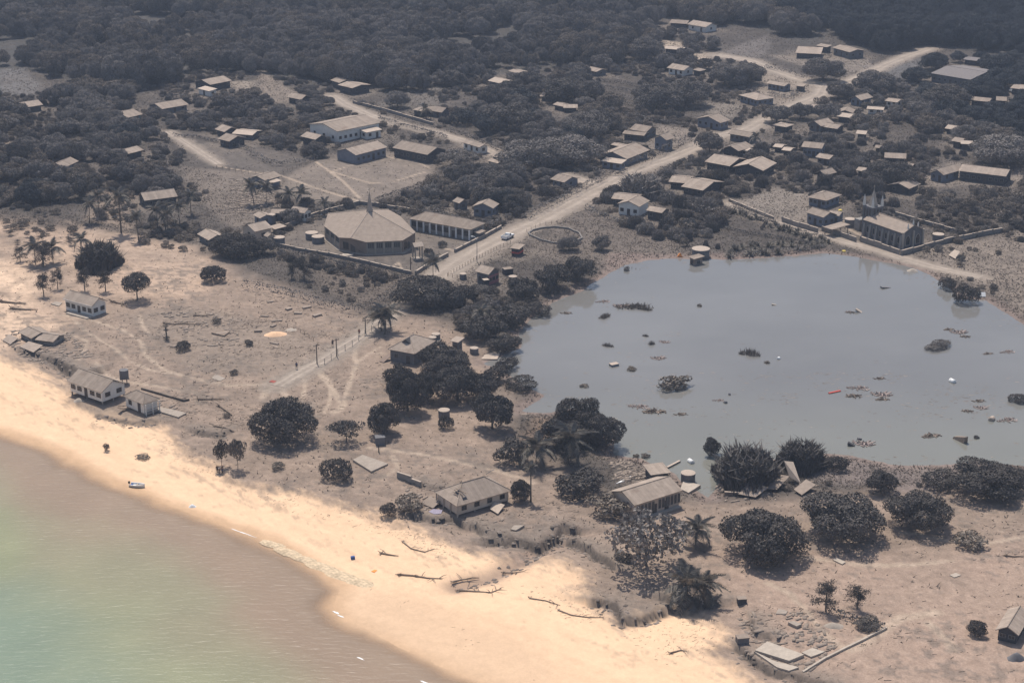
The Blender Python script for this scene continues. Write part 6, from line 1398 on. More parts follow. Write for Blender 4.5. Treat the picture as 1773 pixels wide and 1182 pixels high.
# ------------------------------------------------------------------ people
def skinned(name, pts, edges, rad, m, parent, root_i=0):
    me = bpy.data.meshes.new(name); me.from_pydata(pts, edges, []); me.materials.append(m); o = link(name, me, parent)
    md = o.modifiers.new('skin', 'SKIN'); md.use_smooth_shade = True
    for i, sv in enumerate(me.skin_vertices[0].data): sv.radius = (rad[i], rad[i]); sv.use_root = i == root_i
    s = o.modifiers.new('sub', 'SUBSURF'); s.levels = 1; s.render_levels = 1; return o
def person(px, py, rz, label, shirt, shorts, stride=.0, arm=.15):
    p = at(px, py); root = thing('person', label, 'person', p+Vector((0,0,.02)), rz, 'people on foot')
    s = stride
    pts = [(0,0,.95),(0,.01,1.18),(0,.02,1.42),(0,.01,1.55),(0,-.01,1.66),(0,-.01,1.74),
           (.19,.01,1.40),(.25,.03+arm*.3,1.12),(.24,-.12-arm,.90),(.23,-.17-arm,.82),(-.19,.01,1.40),(-.25,.05,1.12),(-.25,-.06+arm,.88),(-.24,-.10+arm,.80),
           (.09,0,.90),(.10,-s*.5,.50),(.10,-s*.6,.09),(.11,-s*.6-.16,.05),(-.09,0,.90),(-.10,s*.35,.50),(-.10,s,.09),(-.11,s-.16,.05)]
    e = [(0,1),(1,2),(2,3),(3,4),(4,5),(2,6),(6,7),(7,8),(8,9),(2,10),(10,11),(11,12),(12,13),(0,14),(14,15),(15,16),(16,17),(0,18),(18,19),(19,20),(20,21)]
    r = [.13,.13,.14,.06,.095,.07,.06,.045,.035,.04,.06,.045,.035,.04,.085,.06,.04,.035,.085,.06,.04,.035]
    skinned('body', pts, e, r, M_SKIN, root)
    skinned('shirt', [(0,0,.92),(0,.01,1.18),(0,.02,1.42),(.20,.01,1.39),(.24,.02,1.22),(-.20,.01,1.39),(-.24,.03,1.22)], [(0,1),(1,2),(2,3),(3,4),(2,5),(5,6)], [.155,.155,.16,.085,.07,.085,.07], shirt, root)
    skinned('trousers', [(0,0,.95),(.09,0,.88),(.10,-s*.45,.52),(-.09,0,.88),(-.10,s*.32,.52)], [(0,1),(1,2),(0,3),(3,4)], [.15,.105,.08,.105,.08], shorts, root)
    skinned('hair', [(0,.02,1.70),(0,.02,1.78)], [(0,1)], [.10,.07], M_RUBBER, root)
    MB().box((0,-.115,1.665),(.03,.05,.04)).make('nose', M_SKIN, root)
MSH = mat('white_shirt', (.7,.7,.7)); MDK = mat('dark_cloth', (.035,.035,.045)); MBL = mat('blue_cloth', (.08,.1,.2)); MRD = mat('faded_red_cloth', (.3,.09,.07)); MTN = mat('tan_cloth', (.3,.22,.15))
person(376.5, 819, R(200), 'person in all black standing at the left of the beach group', MDK, MDK)
person(380, 820, R(120), 'person in a white shirt and dark trousers in the middle of the beach group', MSH, MDK)
person(385, 819.5, R(240), 'person in a pale shirt at the right of the beach group by the sapling', MTN, MBL)
person(513.6, 639, R(20), 'person in dark clothes walking on the beach road near its end', MBL, MDK, .22)
person(576, 600, R(30), 'person in black walking beside the middle utility pole', MDK, MDK, .2)
person(622, 581, R(200), 'person in a faded red top on the beach road near the upper pole', MRD, MDK, .2)

# ------------------------------------------------------------------ slabs, sheets and wreckage
def slab(label, quad, t, m, name='concrete_slab', cat='slab', z=None, group=None, tilt=None, lift=.0):
    Q = [at(*q) for q in quad]; c = sum(Q, Vector())/len(Q); zz = max(hz(q.x, q.y) for q in Q)+t+lift if z is None else z
    root = thing(name, label, cat, (c.x, c.y, zz-t), 0, group)
    mb = MB(); q3 = [(q.x-c.x, q.y-c.y, t+(tilt[i] if tilt else 0)) for i, q in enumerate(Q)]
    mb.slab(q3, t+(.5 if z is None and not tilt else 0)); mb.make('panel', m, root)
    return root
slab('pale rectangular floor slab above the wrecked beach house', [(611,799),(628,790),(672,805),(643,819)], .35, M_CONC)
slab('long low floor slab right of the small porch house', [(268,712),(276,706),(323,717),(309,724)], .3, M_CONC)
slab('floating square roof sheet at the narrow inlet', [(833,622),(845,605),(868,607),(861,624)], .25, M_ROOFL, 'roof_sheet', 'roof sheet', z=-.2)
slab('plinth under the two tanks behind the dutch gable house', [(738,596),(745,590),(765,588),(757,598)], .25, M_CONCL, 'plinth', 'plinth')
slab('step slab right of the long cream house', [(1178,848),(1183,836),(1213,845),(1192,855)], .3, M_CONCL)
slab('largest slab of the ruined foundations at the lower right', [(1307,1128),(1328,1117),(1392,1137),(1366,1148)], .35, M_CONCL)
slab('pale bent slab along the eroded edge of the ruined foundations', [(1305,1130),(1341,1147),(1383,1158),(1366,1166),(1345,1157)], .25, M_CONCL)
slab('neat square slab of the ruined foundations', [(1388,1132),(1406,1124),(1428,1130),(1404,1139)], .3, M_CONCL)
slab('small tilted slab above the ruined foundations', [(1364,1081),(1374,1079),(1388,1084),(1379,1088)], .5, M_CONC)
slab('flat patch slab near the two feathery trees', [(1343,1063),(1348,1054),(1364,1058),(1361,1063)], .12, M_CONC)
slab('small pale sheet by the far spreading trees', [(1442,970),(1448,966),(1464,974),(1458,978)], .2, M_CONCL, 'tin_sheet', 'sheet')
slab('pale oval sheet on the lower right plain', [(1644,996),(1655,992),(1664,996),(1652,1000)], .12, M_CONCL, 'tin_sheet', 'sheet')
slab('leaning roof sheet standing tall among the wreckage right of the reed bed', [(1356,828),(1366,836),(1386,842),(1372,826)], .12, M_ROOFL, 'roof_sheet', 'roof sheet', tilt=(3.6,1.2,.6,3.2))
slab('grey folded roof sheet behind the leaning one', [(1325,848),(1345,852),(1366,840),(1345,832)], .12, M_ROOF, 'roof_sheet', 'roof sheet', tilt=(.2,.5,1.8,1.3))
slab('flat fallen roof on the sand by the low brick coloured wall', [(1278,860),(1296,846),(1330,852),(1308,864)], .14, M_ROOF, 'roof_sheet', 'roof sheet', tilt=(.5,1.5,.9,.3))
slab('low wrecked roof under the middle spreading tree', [(1374,852),(1395,842),(1412,848),(1388,860)], .14, M_ROOF, 'roof_sheet', 'roof sheet', tilt=(.5,1.4,1.0,.3))
slab('broken wall panel right of the wrecked beach house', [(848,884),(856,876),(874,880),(862,892)], .15, M_ROOFL, 'wall_sheet', 'wall sheet', tilt=(.3,.9,.6,.2))
slab('fallen roof panel in front of the half buried ruin', [(35,602),(50,596),(75,604),(58,612)], .12, M_ROOF, 'roof_sheet', 'roof sheet', tilt=(.1,.5,.7,.2))
slab('broken sheet left of the half buried ruin', [(4,590),(16,582),(32,590),(18,598)], .12, M_ROOF, 'roof_sheet', 'roof sheet', tilt=(.1,.4,.6,.2))
slab('fallen verandah roof at the seaward end of the wrecked beach house', [(728,872),(744,866),(764,874),(750,882)], .12, M_ROOF, 'roof_sheet', 'roof sheet', tilt=(.1,.7,.9,.2))
slab('tan slab lying by the deep scarp under the wreck', [(884,918),(890,912),(908,912),(893,920)], .3, M_CONC)
slab('white board on the muddy bank behind the long cream house', [(1066,838),(1074,833),(1092,824),(1090,830)], .1, M_WHITE, 'board', 'board')
slab('tilted platform on the ash plain', [(366,578),(374,570),(398,576),(388,583)], .3, M_WOOD, 'platform', 'platform')
slab('corrugated sheets dropped on the ash plain near the tracks', [(366,655),(374,648),(390,655),(381,660)], .08, M_CONC, 'tin_sheet', 'sheet')
slab('faded red cloth lying where the beach road ends', [(466,661),(471,658),(479,660),(474,663)], .05, MRD, 'cloth_sheet', 'sheet')
slab('lilac blue cloth spread in front of the wrecked beach house', [(742,886),(750,882),(766,884),(764,889),(752,890)], .06, M_LILAC, 'cloth_sheet', 'cloth')
slab('slab steps before the white bungalow at its left', [(88,527),(96,523),(108,525),(102,531)], .2, M_CONC)
slab('slanted bank roof scrap on the scrubby shore at the right', [(1642,444),(1652,438),(1662,441),(1654,450)], .12, M_ROOFL, 'roof_sheet', 'roof sheet', tilt=(.3,.9,.8,.2))
for i, (x, y, a) in enumerate([(468,523,.5),(516,543,-.4),(549,547,.2),(479,556,.3),(473,565,.8),(447,574,-.4),(475,595,-.5),(384,578,.1),(500,536,.2),(458,548,-.2),(531,533,.3)]):
    boxy('concrete_block', 'low concrete block on the debris strewn plain above the beach road', 'concrete block', x, y, (1.6+.35*(i%4),.7+.15*(i%3),.28+.08*(i%3)), a+.3*(i%3), M_ROOF, None, 'low concrete blocks on the plain')
def heap(label, px, py, r, h, m, name='sand_heap', cat='heap'):
    p = at(px, py); n = 12; rng = np.random.default_rng(int(px)); V = [(0,0,h)]; F = []
    for k, (rr, zz) in enumerate(((.35,.75),(.7,.35),(1.0,-.1))):
        for i in range(n): a = 2*math.pi*i/n; q = rng.uniform(.85, 1.15); V.append((r*rr*q*math.cos(a), r*rr*q*.7*math.sin(a), h*zz*rng.uniform(.9, 1.1)))
    F = [(0,1+i,1+(i+1)%n) for i in range(n)]+[(1+k*n+i,1+(k+1)*n+i,1+(k+1)*n+(i+1)%n,1+k*n+(i+1)%n) for k in range(2) for i in range(n)]
    o = MB().add(V, F).make(name, m, None, True, p); tag(o, label, cat); return o
M_SANDH = mat('orange_sand', (.72,.47,.30), var=.1); M_ROCK = mat('beach_rock', (.54,.42,.285), var=.4, scale=1.8, bump=.06)
heap('orange sand heap among the concrete blocks', 477, 579, 2.8, .7, M_SANDH); heap('pale sand heap among the concrete blocks', 504, 571, 1.6, .4, M_CONCL, cat='heap')
heap('white heap beside the church wall and the lone palm', 551, 372, 1.3, .8, M_WHITE, 'lime_heap'); heap('pinkish white mound at the head of the right shore', 1580, 471, 1.8, 1.0, M_CONCL, 'debris_mound')
heap('white stone at the waterline right of the dinghy', 333, 877, .8, .55, M_WHITE, 'stone', 'stone'); heap('pale boulder behind the low wall at the lower right', 1443, 1083, 1.6, .5, M_CONC, 'boulder', 'boulder')
heap('dark boulder on the far lower right', 1760, 1140, 1.6, 1.2, WALLS['g'], 'boulder', 'boulder'); heap('pale stone under the stilt house', 137, 694, 1.3, .7, M_CONCL, 'boulder', 'boulder')
for x, y, r, h, lab in [(472,942,2.2,.25,'leftmost flat rock on the waterline'),(500,956,2.6,.35,'grooved flat rock on the waterline'),(528,968,2.4,.3,'pale cracked rock on the waterline'),(560,982,3.0,.22,'first long grey green rock ledge below the beach'),(592,996,3.2,.22,'middle long grey green rock ledge below the beach'),(625,1008,3.0,.2,'last long grey green rock ledge below the beach')]: 
    o = heap(lab, x, y, r, h, M_ROCK, 'beach_rock', 'rock'); o.scale = (1.3, .75, 1); o.rotation_euler = (0, 0, R(-32))
boxy('blue_box','small blue box lying alone on the bright beach','box',611,967,(.7,.5,.5),.3,M_BLUE)
slab('orange net scrap at the beach edge', [(643,989),(649,986),(653,987),(648,991)], .06, M_ORANGE, 'net', 'net')

# driftwood and fallen trunks
def log(label, pts, r, branches=4, seed=0, name='driftwood', cat='driftwood', m=None, z=None):
    Q = [at(*q) if z is None else P(*q, z) for q in pts]; c = Q[0]; rnd = random.Random(seed+int(pts[0][0])); root = thing(name, label, cat, c)
    ln = [q-c+Vector((0,0,r*.7)) for q in Q]
    MB().tube(ln, [r*(1-.7*i/(len(ln)-1)) for i in range(len(ln))], 7).make('trunk', m or M_WOOD, root, True)
    b = MB()
    for k in range(branches):
        t = rnd.uniform(.3, 1); i = min(int(t*(len(ln)-1)), len(ln)-2); p = ln[i].lerp(ln[i+1], t*(len(ln)-1)-i); L_ = rnd.uniform(.8, 2.4); a = rnd.uniform(0, 6.28)
        e = p+Vector((math.cos(a)*L_, math.sin(a)*L_, rnd.uniform(0, .5))); b.tube([p, (p+e)/2+Vector((0,0,.15)), e], [r*.4, r*.3, r*.1], 5)
    if branches: b.make('branch', m or M_WOOD, root)
    rt = MB()
    for k in range(5): a = rnd.uniform(0, 6.28); rt.tube([ln[0], ln[0]+Vector((math.cos(a)*r*3.2, math.sin(a)*r*3.2, rnd.uniform(-.1, r*2.5)))], [r*.7, r*.15], 5)
    rt.make('root', m or M_WOOD, root)
for a in [('long driftwood trunk with a root plate on the bright lower beach',[(690,995),(715,997),(740,1001),(766,1002)],.2,5),('forked driftwood with a curled root below the gully mouth',[(784,1008),(800,1004),(830,1001)],.2,4),('branchy driftwood fanning out below the gully mouth',[(792,1022),(820,1024),(850,1026),(868,1019)],.17,9),
 ('dark wrack log curving on the upper beach',[(697,938),(712,950),(735,956),(752,950)],.15,4),('short driftwood log right of the gully',[(870,992),(890,992),(908,989)],.16,2),('long thin driftwood below the scarp slab',[(966,1056),(990,1065),(1020,1069),(1046,1069)],.14,3),('thin dead branch left of the scarp slab',[(918,1036),(945,1040),(970,1048)],.14,3),
 ('small forked stick on the lower right sand',[(1160,1131),(1178,1126),(1190,1127)],.16,2),('lone driftwood stick on the bright beach above the rock ledge',[(660,958),(675,961),(690,963)],.2,1),('uprooted palm log near the dark beach tree, lower',[(380,703),(392,712),(402,720)],.3,1),('uprooted log with upright roots on the track plain',[(344,692),(362,692),(388,691)],.24,3),
 ('fallen timber beside the fan shaped bush',[(285,560),(300,562),(325,561),(352,562)],.24,6),('long fallen trunk above the tilted platform',[(336,547),(355,547),(372,545)],.22,2),('pole lying right of the middle spreading tree',[(1740,962),(1755,964),(1773,963)],.2,1),('dead branches beside the white bungalow',[(195,523),(206,526),(218,527)],.3,8),('log on the sand left of the ruin',[(0,523),(20,525),(45,527)],.35,2),('second log on the sand left of the ruin',[(20,535),(45,537),(66,537)],.3,1),
 ('grey dead tree crown uprooted by the wrecked beach house',[(700,885),(716,880),(735,876)],.3,10),('curved log lying above the eroded mound',[(372,738),(390,741),(406,748)],.2,1)]: log(*a)
# broken bare trunk standing on the plain
p = at(288, 588); root = thing('dead_palm', 'bare broken palm trunk standing beside the fan shaped bush', 'dead palm', p)
MB().tube([(0,0,-.3),(.1,0,1.5),(0,.05,3.2)], [.22,.18,.2], 7).make('trunk', M_TRUNK, root, True)
for z, s in ((3.2, .8), (2.2, .7), (.2, .9)): o = link('dead_leaves', PROTO['dry'][0][0], root, (0,0,z-.2)); o.scale = (s, s, s)
for x, y, s, lab in [(376,560,1.3,'leafy stump right of the fallen timber'),(405,648,1.1,'dark heap under the broken table frame on the plain'),(392,722,1.0,'root ball of the uprooted palm log')]: 
    plant('dry', x, y, s, s*1.1, lab)

# drifting mats, reeds and rubbish in the lagoon
M_MUD = mat('muddy_debris', (.17,.135,.11), var=.35, scale=2, island=.5); M_PINKD = mat('pinkish_debris', (.25,.20,.18), var=.3, scale=2, island=.4)
def mat_mesh(seed, m, tall=.25):
    rnd = random.Random(seed); mb = MB()
    for i in range(34):
        a = rnd.uniform(0, 6.28); r = rnd.random()**.6; L_ = rnd.uniform(.2, .7)
        mb.box((r*math.cos(a), .55*r*math.sin(a), rnd.uniform(.0, tall)*(1-r*.7)), (L_, rnd.uniform(.04, .12), rnd.uniform(.03, .09)), rnd.uniform(0, 3.14), 0, rnd.uniform(-.2,.2), rnd.uniform(-.25,.25))
    for i in range(26):
        a = rnd.uniform(0, 6.28); r = rnd.random()**.7; p = Vector((r*math.cos(a), .55*r*math.sin(a), 0)); mb.add([p+Vector((-.05,0,0)), p+Vector((.05,0,0)), p+Vector((rnd.uniform(-.2,.2), rnd.uniform(-.2,.2), rnd.uniform(.1,.35)*(1-.5*r)))], [(0,1,2)])
    return mb.mesh('drift_mat', m)
DM = [mat_mesh(i, M_MUD) for i in range(3)]+[mat_mesh(i+9, M_PINKD, .08) for i in range(2)]
def drift(px, py, r, k, label, hz_=1.0, group='drifting debris in the lagoon', rz=None):
    p = P(px, py, -.5); rnd = random.Random(int(px)); o = link('drift_mat', DM[k], None, (p.x, p.y, -.52), rnd.uniform(-.3, .3) if rz is None else rz, (r, r, r*hz_)); tag(o, label, 'debris', group)
for a in [(1132,712,2.4,0,'brown drift mat in the lower middle of the lagoon'),(1178,717,1.4,1,'smaller brown mat right of the lower middle one'),(1108,704,2.2,3,'pinkish scum patch left of the lower middle mat'),(1478,686,1.8,2,'dark mat under the red plank patch'),(1488,672,2.4,3,'pinkish debris patch right of the red plank'),(1526,683,2.6,4,'long pinkish debris patch in the right half of the lagoon'),
 (1527,691,1.5,0,'dark tuft below the long pinkish patch'),(1522,655,1.3,1,'dark twigs above the long pinkish patch'),(1660,575,2.4,4,'drift of broken timber on the right side of the lagoon'),(1671,583,1.3,2,'dark end of the broken timber drift'),(1642,570,1.3,0,'upper end of the broken timber drift'),(1745,727,2.2,3,'brown woven looking mat near the right edge'),
 (1694,694,1.4,1,'dark tuft near the right edge of the lagoon'),(1675,712,1.3,2,'dark mat below the dark tuft near the right edge'),(1698,706,1.8,4,'pink tinged patch between the dark tufts at right'),(1745,609,1.8,3,'faint reddish patch on the far right water'),(1611,754,2.0,0,'brown streak in the lower right of the lagoon'),(1495,768,2.6,4,'tan wreckage strip on the lower lagoon'),
 (1472,541,1.3,2,'small dark mat among scraps in the upper lagoon'),(1075,530,2.4,4,'pale scum left of the long reed clump'),(1045,522,1.8,3,'pale scum furthest left near the thicket'),(980,542,1.4,1,'brown clod by the thicket in the lagoon'),(1150,592,1.5,4,'tan scrap right of the two small reed tufts'),(1245,693,1.3,3,'pale bundle in the lower middle of the lagoon'),
 (1140,620,2.0,4,'faint scum patch in the centre of the lagoon'),(1710,612,1.2,0,'brown spot in the right part of the lagoon'),(1665,760,1.3,3,'debris at the foot of the tan broken hull')]: drift(*a)
for x, y, r, h, k, lab in [(1098,532,3.6,1.7,'rush','longest reed clump in the upper left of the lagoon'),(1118,536,2.0,1.3,'rush','right end tuft of the longest reed clump'),(1047,549,2.0,1.7,'rush','reed tuft below the pale scum'),(1166,670,3.8,3.0,'dry','biggest shrub clump standing in the lagoon'),(1300,613,2.6,2.2,'rush','reed clump in the centre of the lagoon'),(1284,613,1.0,1.0,'rush','tiny tuft left of the centre reed clump'),
 (1052,599,1.6,1.3,'rush','low reed tuft left of the two small ones'),(1128,596,.9,1.6,'rush','upright reed tuft in the upper middle lagoon'),(1118,582,.9,1.0,'rush','smallest reed tuft above the upright one'),(1625,600,3.3,1.7,'bush','dark floating bush on the right side of the lagoon'),(1763,694,2.6,2.3,'bush','dark bush at the right edge of the lagoon'),(1092,639,1.8,.8,'dry','flat weed clump right of the ash topped crate'),
 (1012,669,1.4,.8,'dry','small weed clump left of the ash topped crate'),(1211,530,.9,.8,'dry','small dark clump in the upper lagoon'),(1328,628,.9,.7,'dry','small clump right of the centre'),(1690,758,.8,.8,'bush','round dark tuft at the lower right of the lagoon'),(1118,791,1.2,1.0,'dry','tuft in the shallow mud left of the flooded yard'),(1102,790,.9,.9,'dry','lesser tuft in the shallow mud left of the flooded yard'),(1085,468,1.1,1.4,'bush','bush at the water edge by the stakes')]:
    p = P(x, y, -.5); cm = PROTO[k][int(x) % len(PROTO[k])][0]; o = link('water_weed' if k != 'rush' else 'reed_clump', cm, None, (p.x, p.y, -.6-(0 if k == 'rush' else .16*h)), 0.0 if k == 'rush' and r > 3 else x, (r*(1.4 if r > 3 else 1), r*.8, h)); tag(o, lab, 'reeds' if k == 'rush' else 'weed clump', 'plants standing in the lagoon')
def floatbox(name, label, cat, px, py, d, rz, m, ry=0.0):
    p = P(px, py, -.5); o = MB().box((0,0,d[2]*.3), d, 0, 0, 0, ry).make(name, m, None, False, (p.x, p.y, -.5)); o.rotation_euler = (0,0,rz); tag(o, label, cat)
floatbox('plank','bright red plank floating in the right half of the lagoon','plank',1445,679,(3.2,.45,.25),R(28),M_RED)
floatbox('panel','black tilted panel at the left of the tan wreckage strip','panel',1474,771,(1.6,.9,.5),R(-10),WALLS['d'],.5)
floatbox('panel','dark flat panel upright in the lagoon right of the tan wreckage','panel',1488,761,(.9,.4,.5),.3,M_TANK,.2)
floatbox('board','greenish board fragment in the upper right lagoon','board',1533,498,(2.6,1.2,.3),R(20),M_TANK,.15)
floatbox('board','pale board standing up among the scraps in the upper lagoon','board',1488,540,(2.2,.9,.4),R(-20),M_ROOFL,.5)
floatbox('board','white scrap board left in the upper right lagoon','board',1340,528,(1.2,.5,.25),.1,M_CONCL,.2)
def drum(px, py, r, l, m, label, name='drum'):
    p = P(px, py, -.5); root = thing(name, label, 'drum', (p.x, p.y, -.5), px % 3); MB().tube([(-l/2,0,r*.3),(-l/2+.05,0,r*.3),(l/2-.05,0,r*.3),(l/2,0,r*.3)], [r*.8, r, r, r*.8], 12).make('body', m, root, True)
    for x in (-.2, .2): MB().tube([(l*x-.03,0,r*.3),(l*x+.03,0,r*.3)], r*1.05, 12).make('rib', m, root)
drum(1649,661,.55,1.5,M_WHITE,'white drum floating on the right of the lagoon'); drum(1717,727,.6,1.4,M_ROOFL,'pale half sunk drum by the woven looking mat'); drum(1348,621,.35,.8,M_WHITE,'small white drum in the centre right of the lagoon'); drum(1256,697,.35,.8,M_TANK,'dark drum in the lower middle of the lagoon'); drum(1263,683,.3,.5,M_TANK,'dark buoy above the dark drum'); drum(1461,437,.5,.9,M_YELLOW,'yellowish drum on the shore in front of the second church')
p = P(1662, 762, -.5); root = thing('broken_hull', 'tan broken boat hull sticking up from the lagoon', 'boat wreck', (p.x, p.y, -.55), R(120)); MB().add([(-1.6,-.6,0),(1.6,-.6,0),(1.6,.6,0),(-1.6,.6,0),(-1.9,-.3,1.5),(1.3,-.5,.5),(1.3,.5,.5),(-1.9,.3,1.5)],[(3,2,1,0),(4,5,6,7),(0,1,5,4),(1,2,6,5),(2,3,7,6),(3,0,4,7)]).make('hull', M_WOOD, root); MB().box((-1.5,0,1.3),(.9,.7,.12),0,0,0,.5).make('deck', M_ROOFL, root)
p = at(1177, 444); root = thing('tarpaulin', 'orange tarpaulin heap on the bank left of the pump house', 'tarpaulin', p); MB().add([(-.7,-.4,0),(.7,-.5,0),(.6,.5,0),(-.6,.5,0),(.1,-.1,1.1),(-.3,.2,.8)],[(0,1,4),(1,2,4),(2,5,4),(2,3,5),(3,0,5),(0,4,5)]).make('cover', M_ORANGE, root)
p = at(1454, 379); root = thing('raised_drum', 'yellow drum on a pole stand beside the parish hut', 'drum', p); MB().tube([(0,0,1.7),(0,0,1.8),(0,0,2.7),(0,0,2.9)], [.5,.6,.6,.3], 12).make('body', M_YELLOW, root, True); MB().tube([(0,0,-.3),(0,0,1.7)], .1, 6).make('stand', M_METAL, root)
p = at(1700, 513); o = MB().slab([(-.9,-.5,.1),(.9,-.5,.1),(.9,.4,1.0),(-.9,.4,1.0)], .06).make('white_sheet', M_WHITE, None, False, p); tag(o, 'white sheet on the right shore beside the standing bush', 'sheet')
drum(1196,800,.5,1.4,M_WHITE,'white drum caught on the wall corner of the flooded yard')

for x, y, a, b in [(583,1060,.9,.25),(590,1066,.7,.2),(624,1139,.9,.18),(410,918,2.2,.10),(430,925,2.0,.09),(735,1180,.9,.2)]:
    p = P(x, y, -.98); rg = np.random.default_rng(int(x)); V = [(0,0,.03)]+[(a*math.cos(t)*rg.uniform(.6,1.2), b*math.sin(t)*rg.uniform(.6,1.2), .0) for t in np.linspace(0, 6.0, 14)]
    o = MB().add(V, [(0,1+i,1+(i+1)%14) for i in range(14)]).make('foam', M_WHITE, None, True, (p.x, p.y, -.985)); o.rotation_euler = (0,0,R(-38)); tag(o, kind='stuff')

# litter: twigs, splinters and weed too many to count
def litter(name, zones, n, m, seed, L_=(.25, 1.0), w=(.03, .09), hh=(.03, .1)):
    rng = np.random.default_rng(seed); V, F, o_ = [], [], 0; tot = 0
    base = np.array([(-1,-1,-1),(1,-1,-1),(1,1,-1),(-1,1,-1),(-1,-1,1),(1,-1,1),(1,1,1),(-1,1,1)])*.5; fb = np.array([(4,5,6,7),(0,1,5,4),(1,2,6,5),(2,3,7,6),(3,0,4,7)])
    for poly, dens in zones:
        pw = PA(poly); lo, hi = pw.min(0), pw.max(0); k = int((hi[0]-lo[0])*(hi[1]-lo[1])*dens); x = rng.uniform(lo[0], hi[0], k); y = rng.uniform(lo[1], hi[1], k)
        q = (sdf(x, y, pw) < 0) & (vnoise(x/3.2, y/3.2, seed)*vnoise(x/11, y/11, seed+1) > rng.uniform(.12, .5, k)) & (sdf(x, y, LAG) > 0)
        x, y = x[q], y[q]; z = hgt(x, y); k = len(x); tot += k
        a = rng.uniform(0, np.pi, k)*.6-.2; l = rng.uniform(*L_, k)**1.5; ww = rng.uniform(*w, k); h = rng.uniform(*hh, k)
        B = base[None]*np.stack([l, ww, h], 1)[:, None, :]; c, s = np.cos(a)[:, None], np.sin(a)[:, None]
        W = np.stack([B[..., 0]*c-B[..., 1]*s+x[:, None], B[..., 0]*s+B[..., 1]*c+y[:, None], B[..., 2]+(z+h*.4)[:, None]], -1).reshape(-1, 3)
        V.append(W); F.append((np.arange(k)[:, None, None]*8+fb[None]).reshape(-1, 4)+o_); o_ += 8*k
    print(name, tot); tag(link(name, npmesh(name, np.vstack(V), np.vstack(F), m)), kind='stuff')
litter('twigs', [([(130,560),(300,530),(480,540),(620,560),(560,640),(640,700),(560,760),(420,740),(300,730),(180,700)],.9),([(420,500),(640,550),(560,620),(440,600),(380,540)],1.1),([(560,640),(700,620),(660,720),(600,760),(480,700)],.5),([(640,800),(860,820),(1000,880),(1060,960),(1000,960),(860,930),(700,880)],1.0),([(1040,780),(1180,800),(1100,850),(1050,830)],.8),([(1210,1060),(1330,1040),(1540,1080),(1420,1182),(1300,1150)],1.3),([(1230,930),(1773,900),(1773,1182),(1450,1182),(1400,1060)],.4),([(1180,780),(1260,860),(1340,870),(1560,840),(1773,850),(1773,800),(1500,790),(1400,780)],1.5),([(330,300),(480,310),(480,410),(400,400)],1.4)], 0, M_WOOD, 11, (.25, 1.15))
litter('rubble', [([(20,560),(120,570),(160,620),(60,625),(10,600)],.9),([(130,655),(280,690),(330,720),(250,725),(180,700)],.6),([(1230,800),(1320,850),(1420,830),(1420,870),(1260,870),(1180,800)],0.91),([(1280,1060),(1400,1060),(1450,1120),(1400,1170),(1290,1130)],1.30),([(690,840),(740,850),(760,895),(880,890),(870,905),(720,895)],0.78),([(850,700),(930,720),(880,770),(840,740)],0.91),([(400,310),(470,320),(480,370),(400,370)],1.30),([(1040,790),(1150,810),(1100,840),(1060,830)],1.56),([(280,540),(400,540),(420,600),(290,600)],0.65)], 0, M_ROOF, 13, (.5, 1.7), (.2, .8), (.05, .2))
litter('wrack', [([(80,690),(330,770),(560,850),(760,930),(900,975),(880,990),(700,930),(500,880),(300,800)],1.4),([(860,1000),(1000,990),(1070,1070),(1050,1090),(960,1060)],1.4),([(600,870),(780,930),(900,985),(860,1000),(700,940)],1.6),([(1060,1080),(1250,1060),(1280,1120),(1150,1150)],1.4),([(640,1010),(760,1050),(900,1150),(960,1182),(900,1182),(740,1080)],.8)], 0, M_WOOD, 12, (.2, .8), (.02, .06), (.02, .05))

rng = np.random.default_rng(21); k = 12000; lo, hi = LAG.min(0), LAG.max(0); x = rng.uniform(lo[0], hi[0], k); y = rng.uniform(lo[1], hi[1], k)
dl_ = sdf(x, y, LAG); q = (dl_ < -.3) & (((dl_ > -5) & (rng.uniform(0, 1, k) < .30)) | (vnoise(x/14, y/7, 61)**2*vnoise(x/5, y/3, 62)*(1.6-1.2*(y > P(0, 640).y)) > rng.uniform(.10, .55, k))); x, y = x[q], y[q]; k = len(x)
l = rng.uniform(.15, 1.2, k)**1.3; a = rng.uniform(-.5, .6, k); ww = rng.uniform(.04, .22, k)
B = np.array([(-.5,-.5,0),(.5,-.5,0),(.5,.5,0),(-.5,.5,0),(0,0,.6)])[None]*np.stack([l, ww, rng.uniform(.04, .16, k)], 1)[:, None, :]; c, s_ = np.cos(a)[:, None], np.sin(a)[:, None]
W = np.stack([B[..., 0]*c-B[..., 1]*s_+x[:, None], B[..., 0]*s_+B[..., 1]*c+y[:, None], B[..., 2]-.505], -1).reshape(-1, 3); fb = np.array([(0,1,4),(1,2,4),(2,3,4),(3,0,4)])
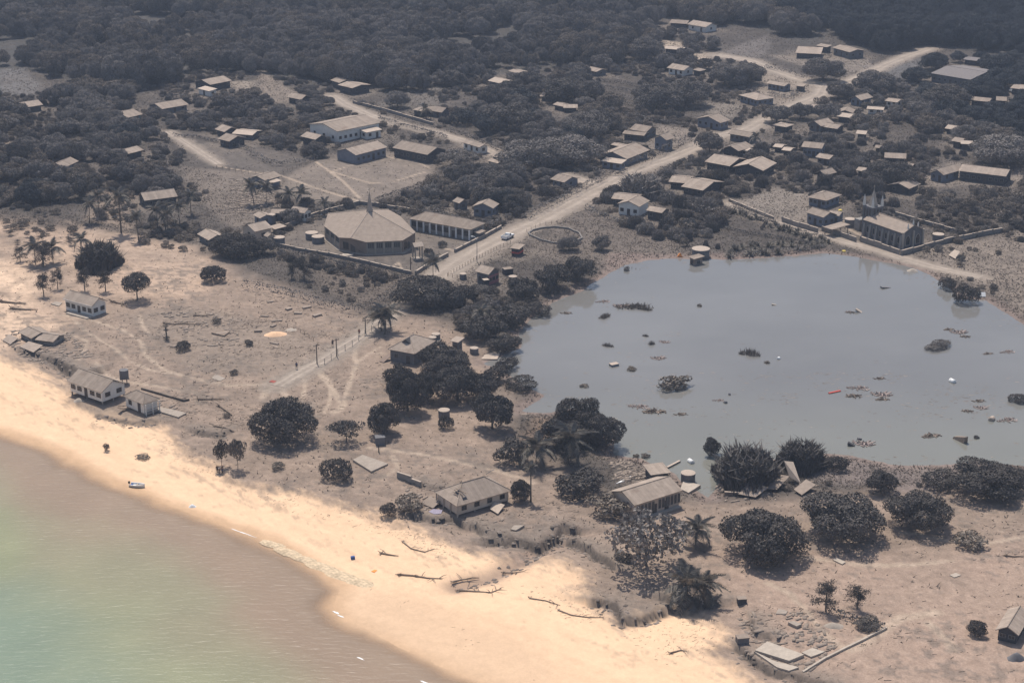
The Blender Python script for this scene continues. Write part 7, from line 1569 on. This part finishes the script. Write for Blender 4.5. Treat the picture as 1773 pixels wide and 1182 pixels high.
tag(link('flotsam', npmesh('flotsam', W, (np.arange(k)[:, None, None]*5+fb[None]).reshape(-1, 3), M_MUD)), kind='stuff'); print('flotsam', k)

# broken turf and soil fallen along the eroded bank edges
rng = np.random.default_rng(31); bx = np.array([(-1,-1,-1),(1,-1,-1),(1,1,-1),(-1,1,-1),(-.8,-.8,1),(.8,-.8,1),(.8,.8,1),(-.8,.8,1)])*.5; fb = np.array([(4,5,6,7),(0,1,5,4),(1,2,6,5),(2,3,7,6),(3,0,4,7)]); Vs = []
for pts, h in LEDGES+[(GULLY, .5)]:
    for a, b in zip(pts[:-1], pts[1:]):
        n = int(np.hypot(*(b-a))*2.2); t = rng.uniform(0, 1, n)[:, None]; q = a+(b-a)*t+rng.normal(size=(n, 2))*np.array([.9, .8])+np.array([0, -.7]); z = hgt(q[:, 0], q[:, 1]); an = rng.uniform(0, 3.1, n); s3 = np.stack([rng.uniform(.25, 1.3, n), rng.uniform(.2, .9, n), rng.uniform(.06, .24, n)], 1)
        B = bx[None]*s3[:, None, :]; c, s_ = np.cos(an)[:, None], np.sin(an)[:, None]; Vs.append(np.stack([B[..., 0]*c-B[..., 1]*s_+q[:, :1], B[..., 0]*s_+B[..., 1]*c+q[:, 1:], B[..., 2]+z[:, None]], -1).reshape(-1, 3))
V = np.vstack(Vs); tag(link('turf_rubble', npmesh('turf_rubble', V, (np.arange(len(V)//8)[:, None, None]*8+fb[None]).reshape(-1, 4), mat('turf', (.17,.14,.12), var=.3, scale=2, island=.4))), kind='stuff')

# ------------------------------------------------------------------ the air: one closed box of thin haze
HZ = bpy.data.materials.new('haze'); HZ.use_nodes = True; hn = HZ.node_tree; hn.nodes.clear()
pv = hn.nodes.new('ShaderNodeVolumePrincipled'); pv.inputs['Color'].default_value = (.66,.78,1.0,1); pv.inputs['Density'].default_value = 0.00017; pv.inputs['Anisotropy'].default_value = 0.0
ho = hn.nodes.new('ShaderNodeOutputMaterial'); hn.links.new(pv.outputs[0], ho.inputs['Volume'])
tag(MB().box((0, 1350, 71), (5500, 2900, 156)).make('haze', HZ), kind='stuff')
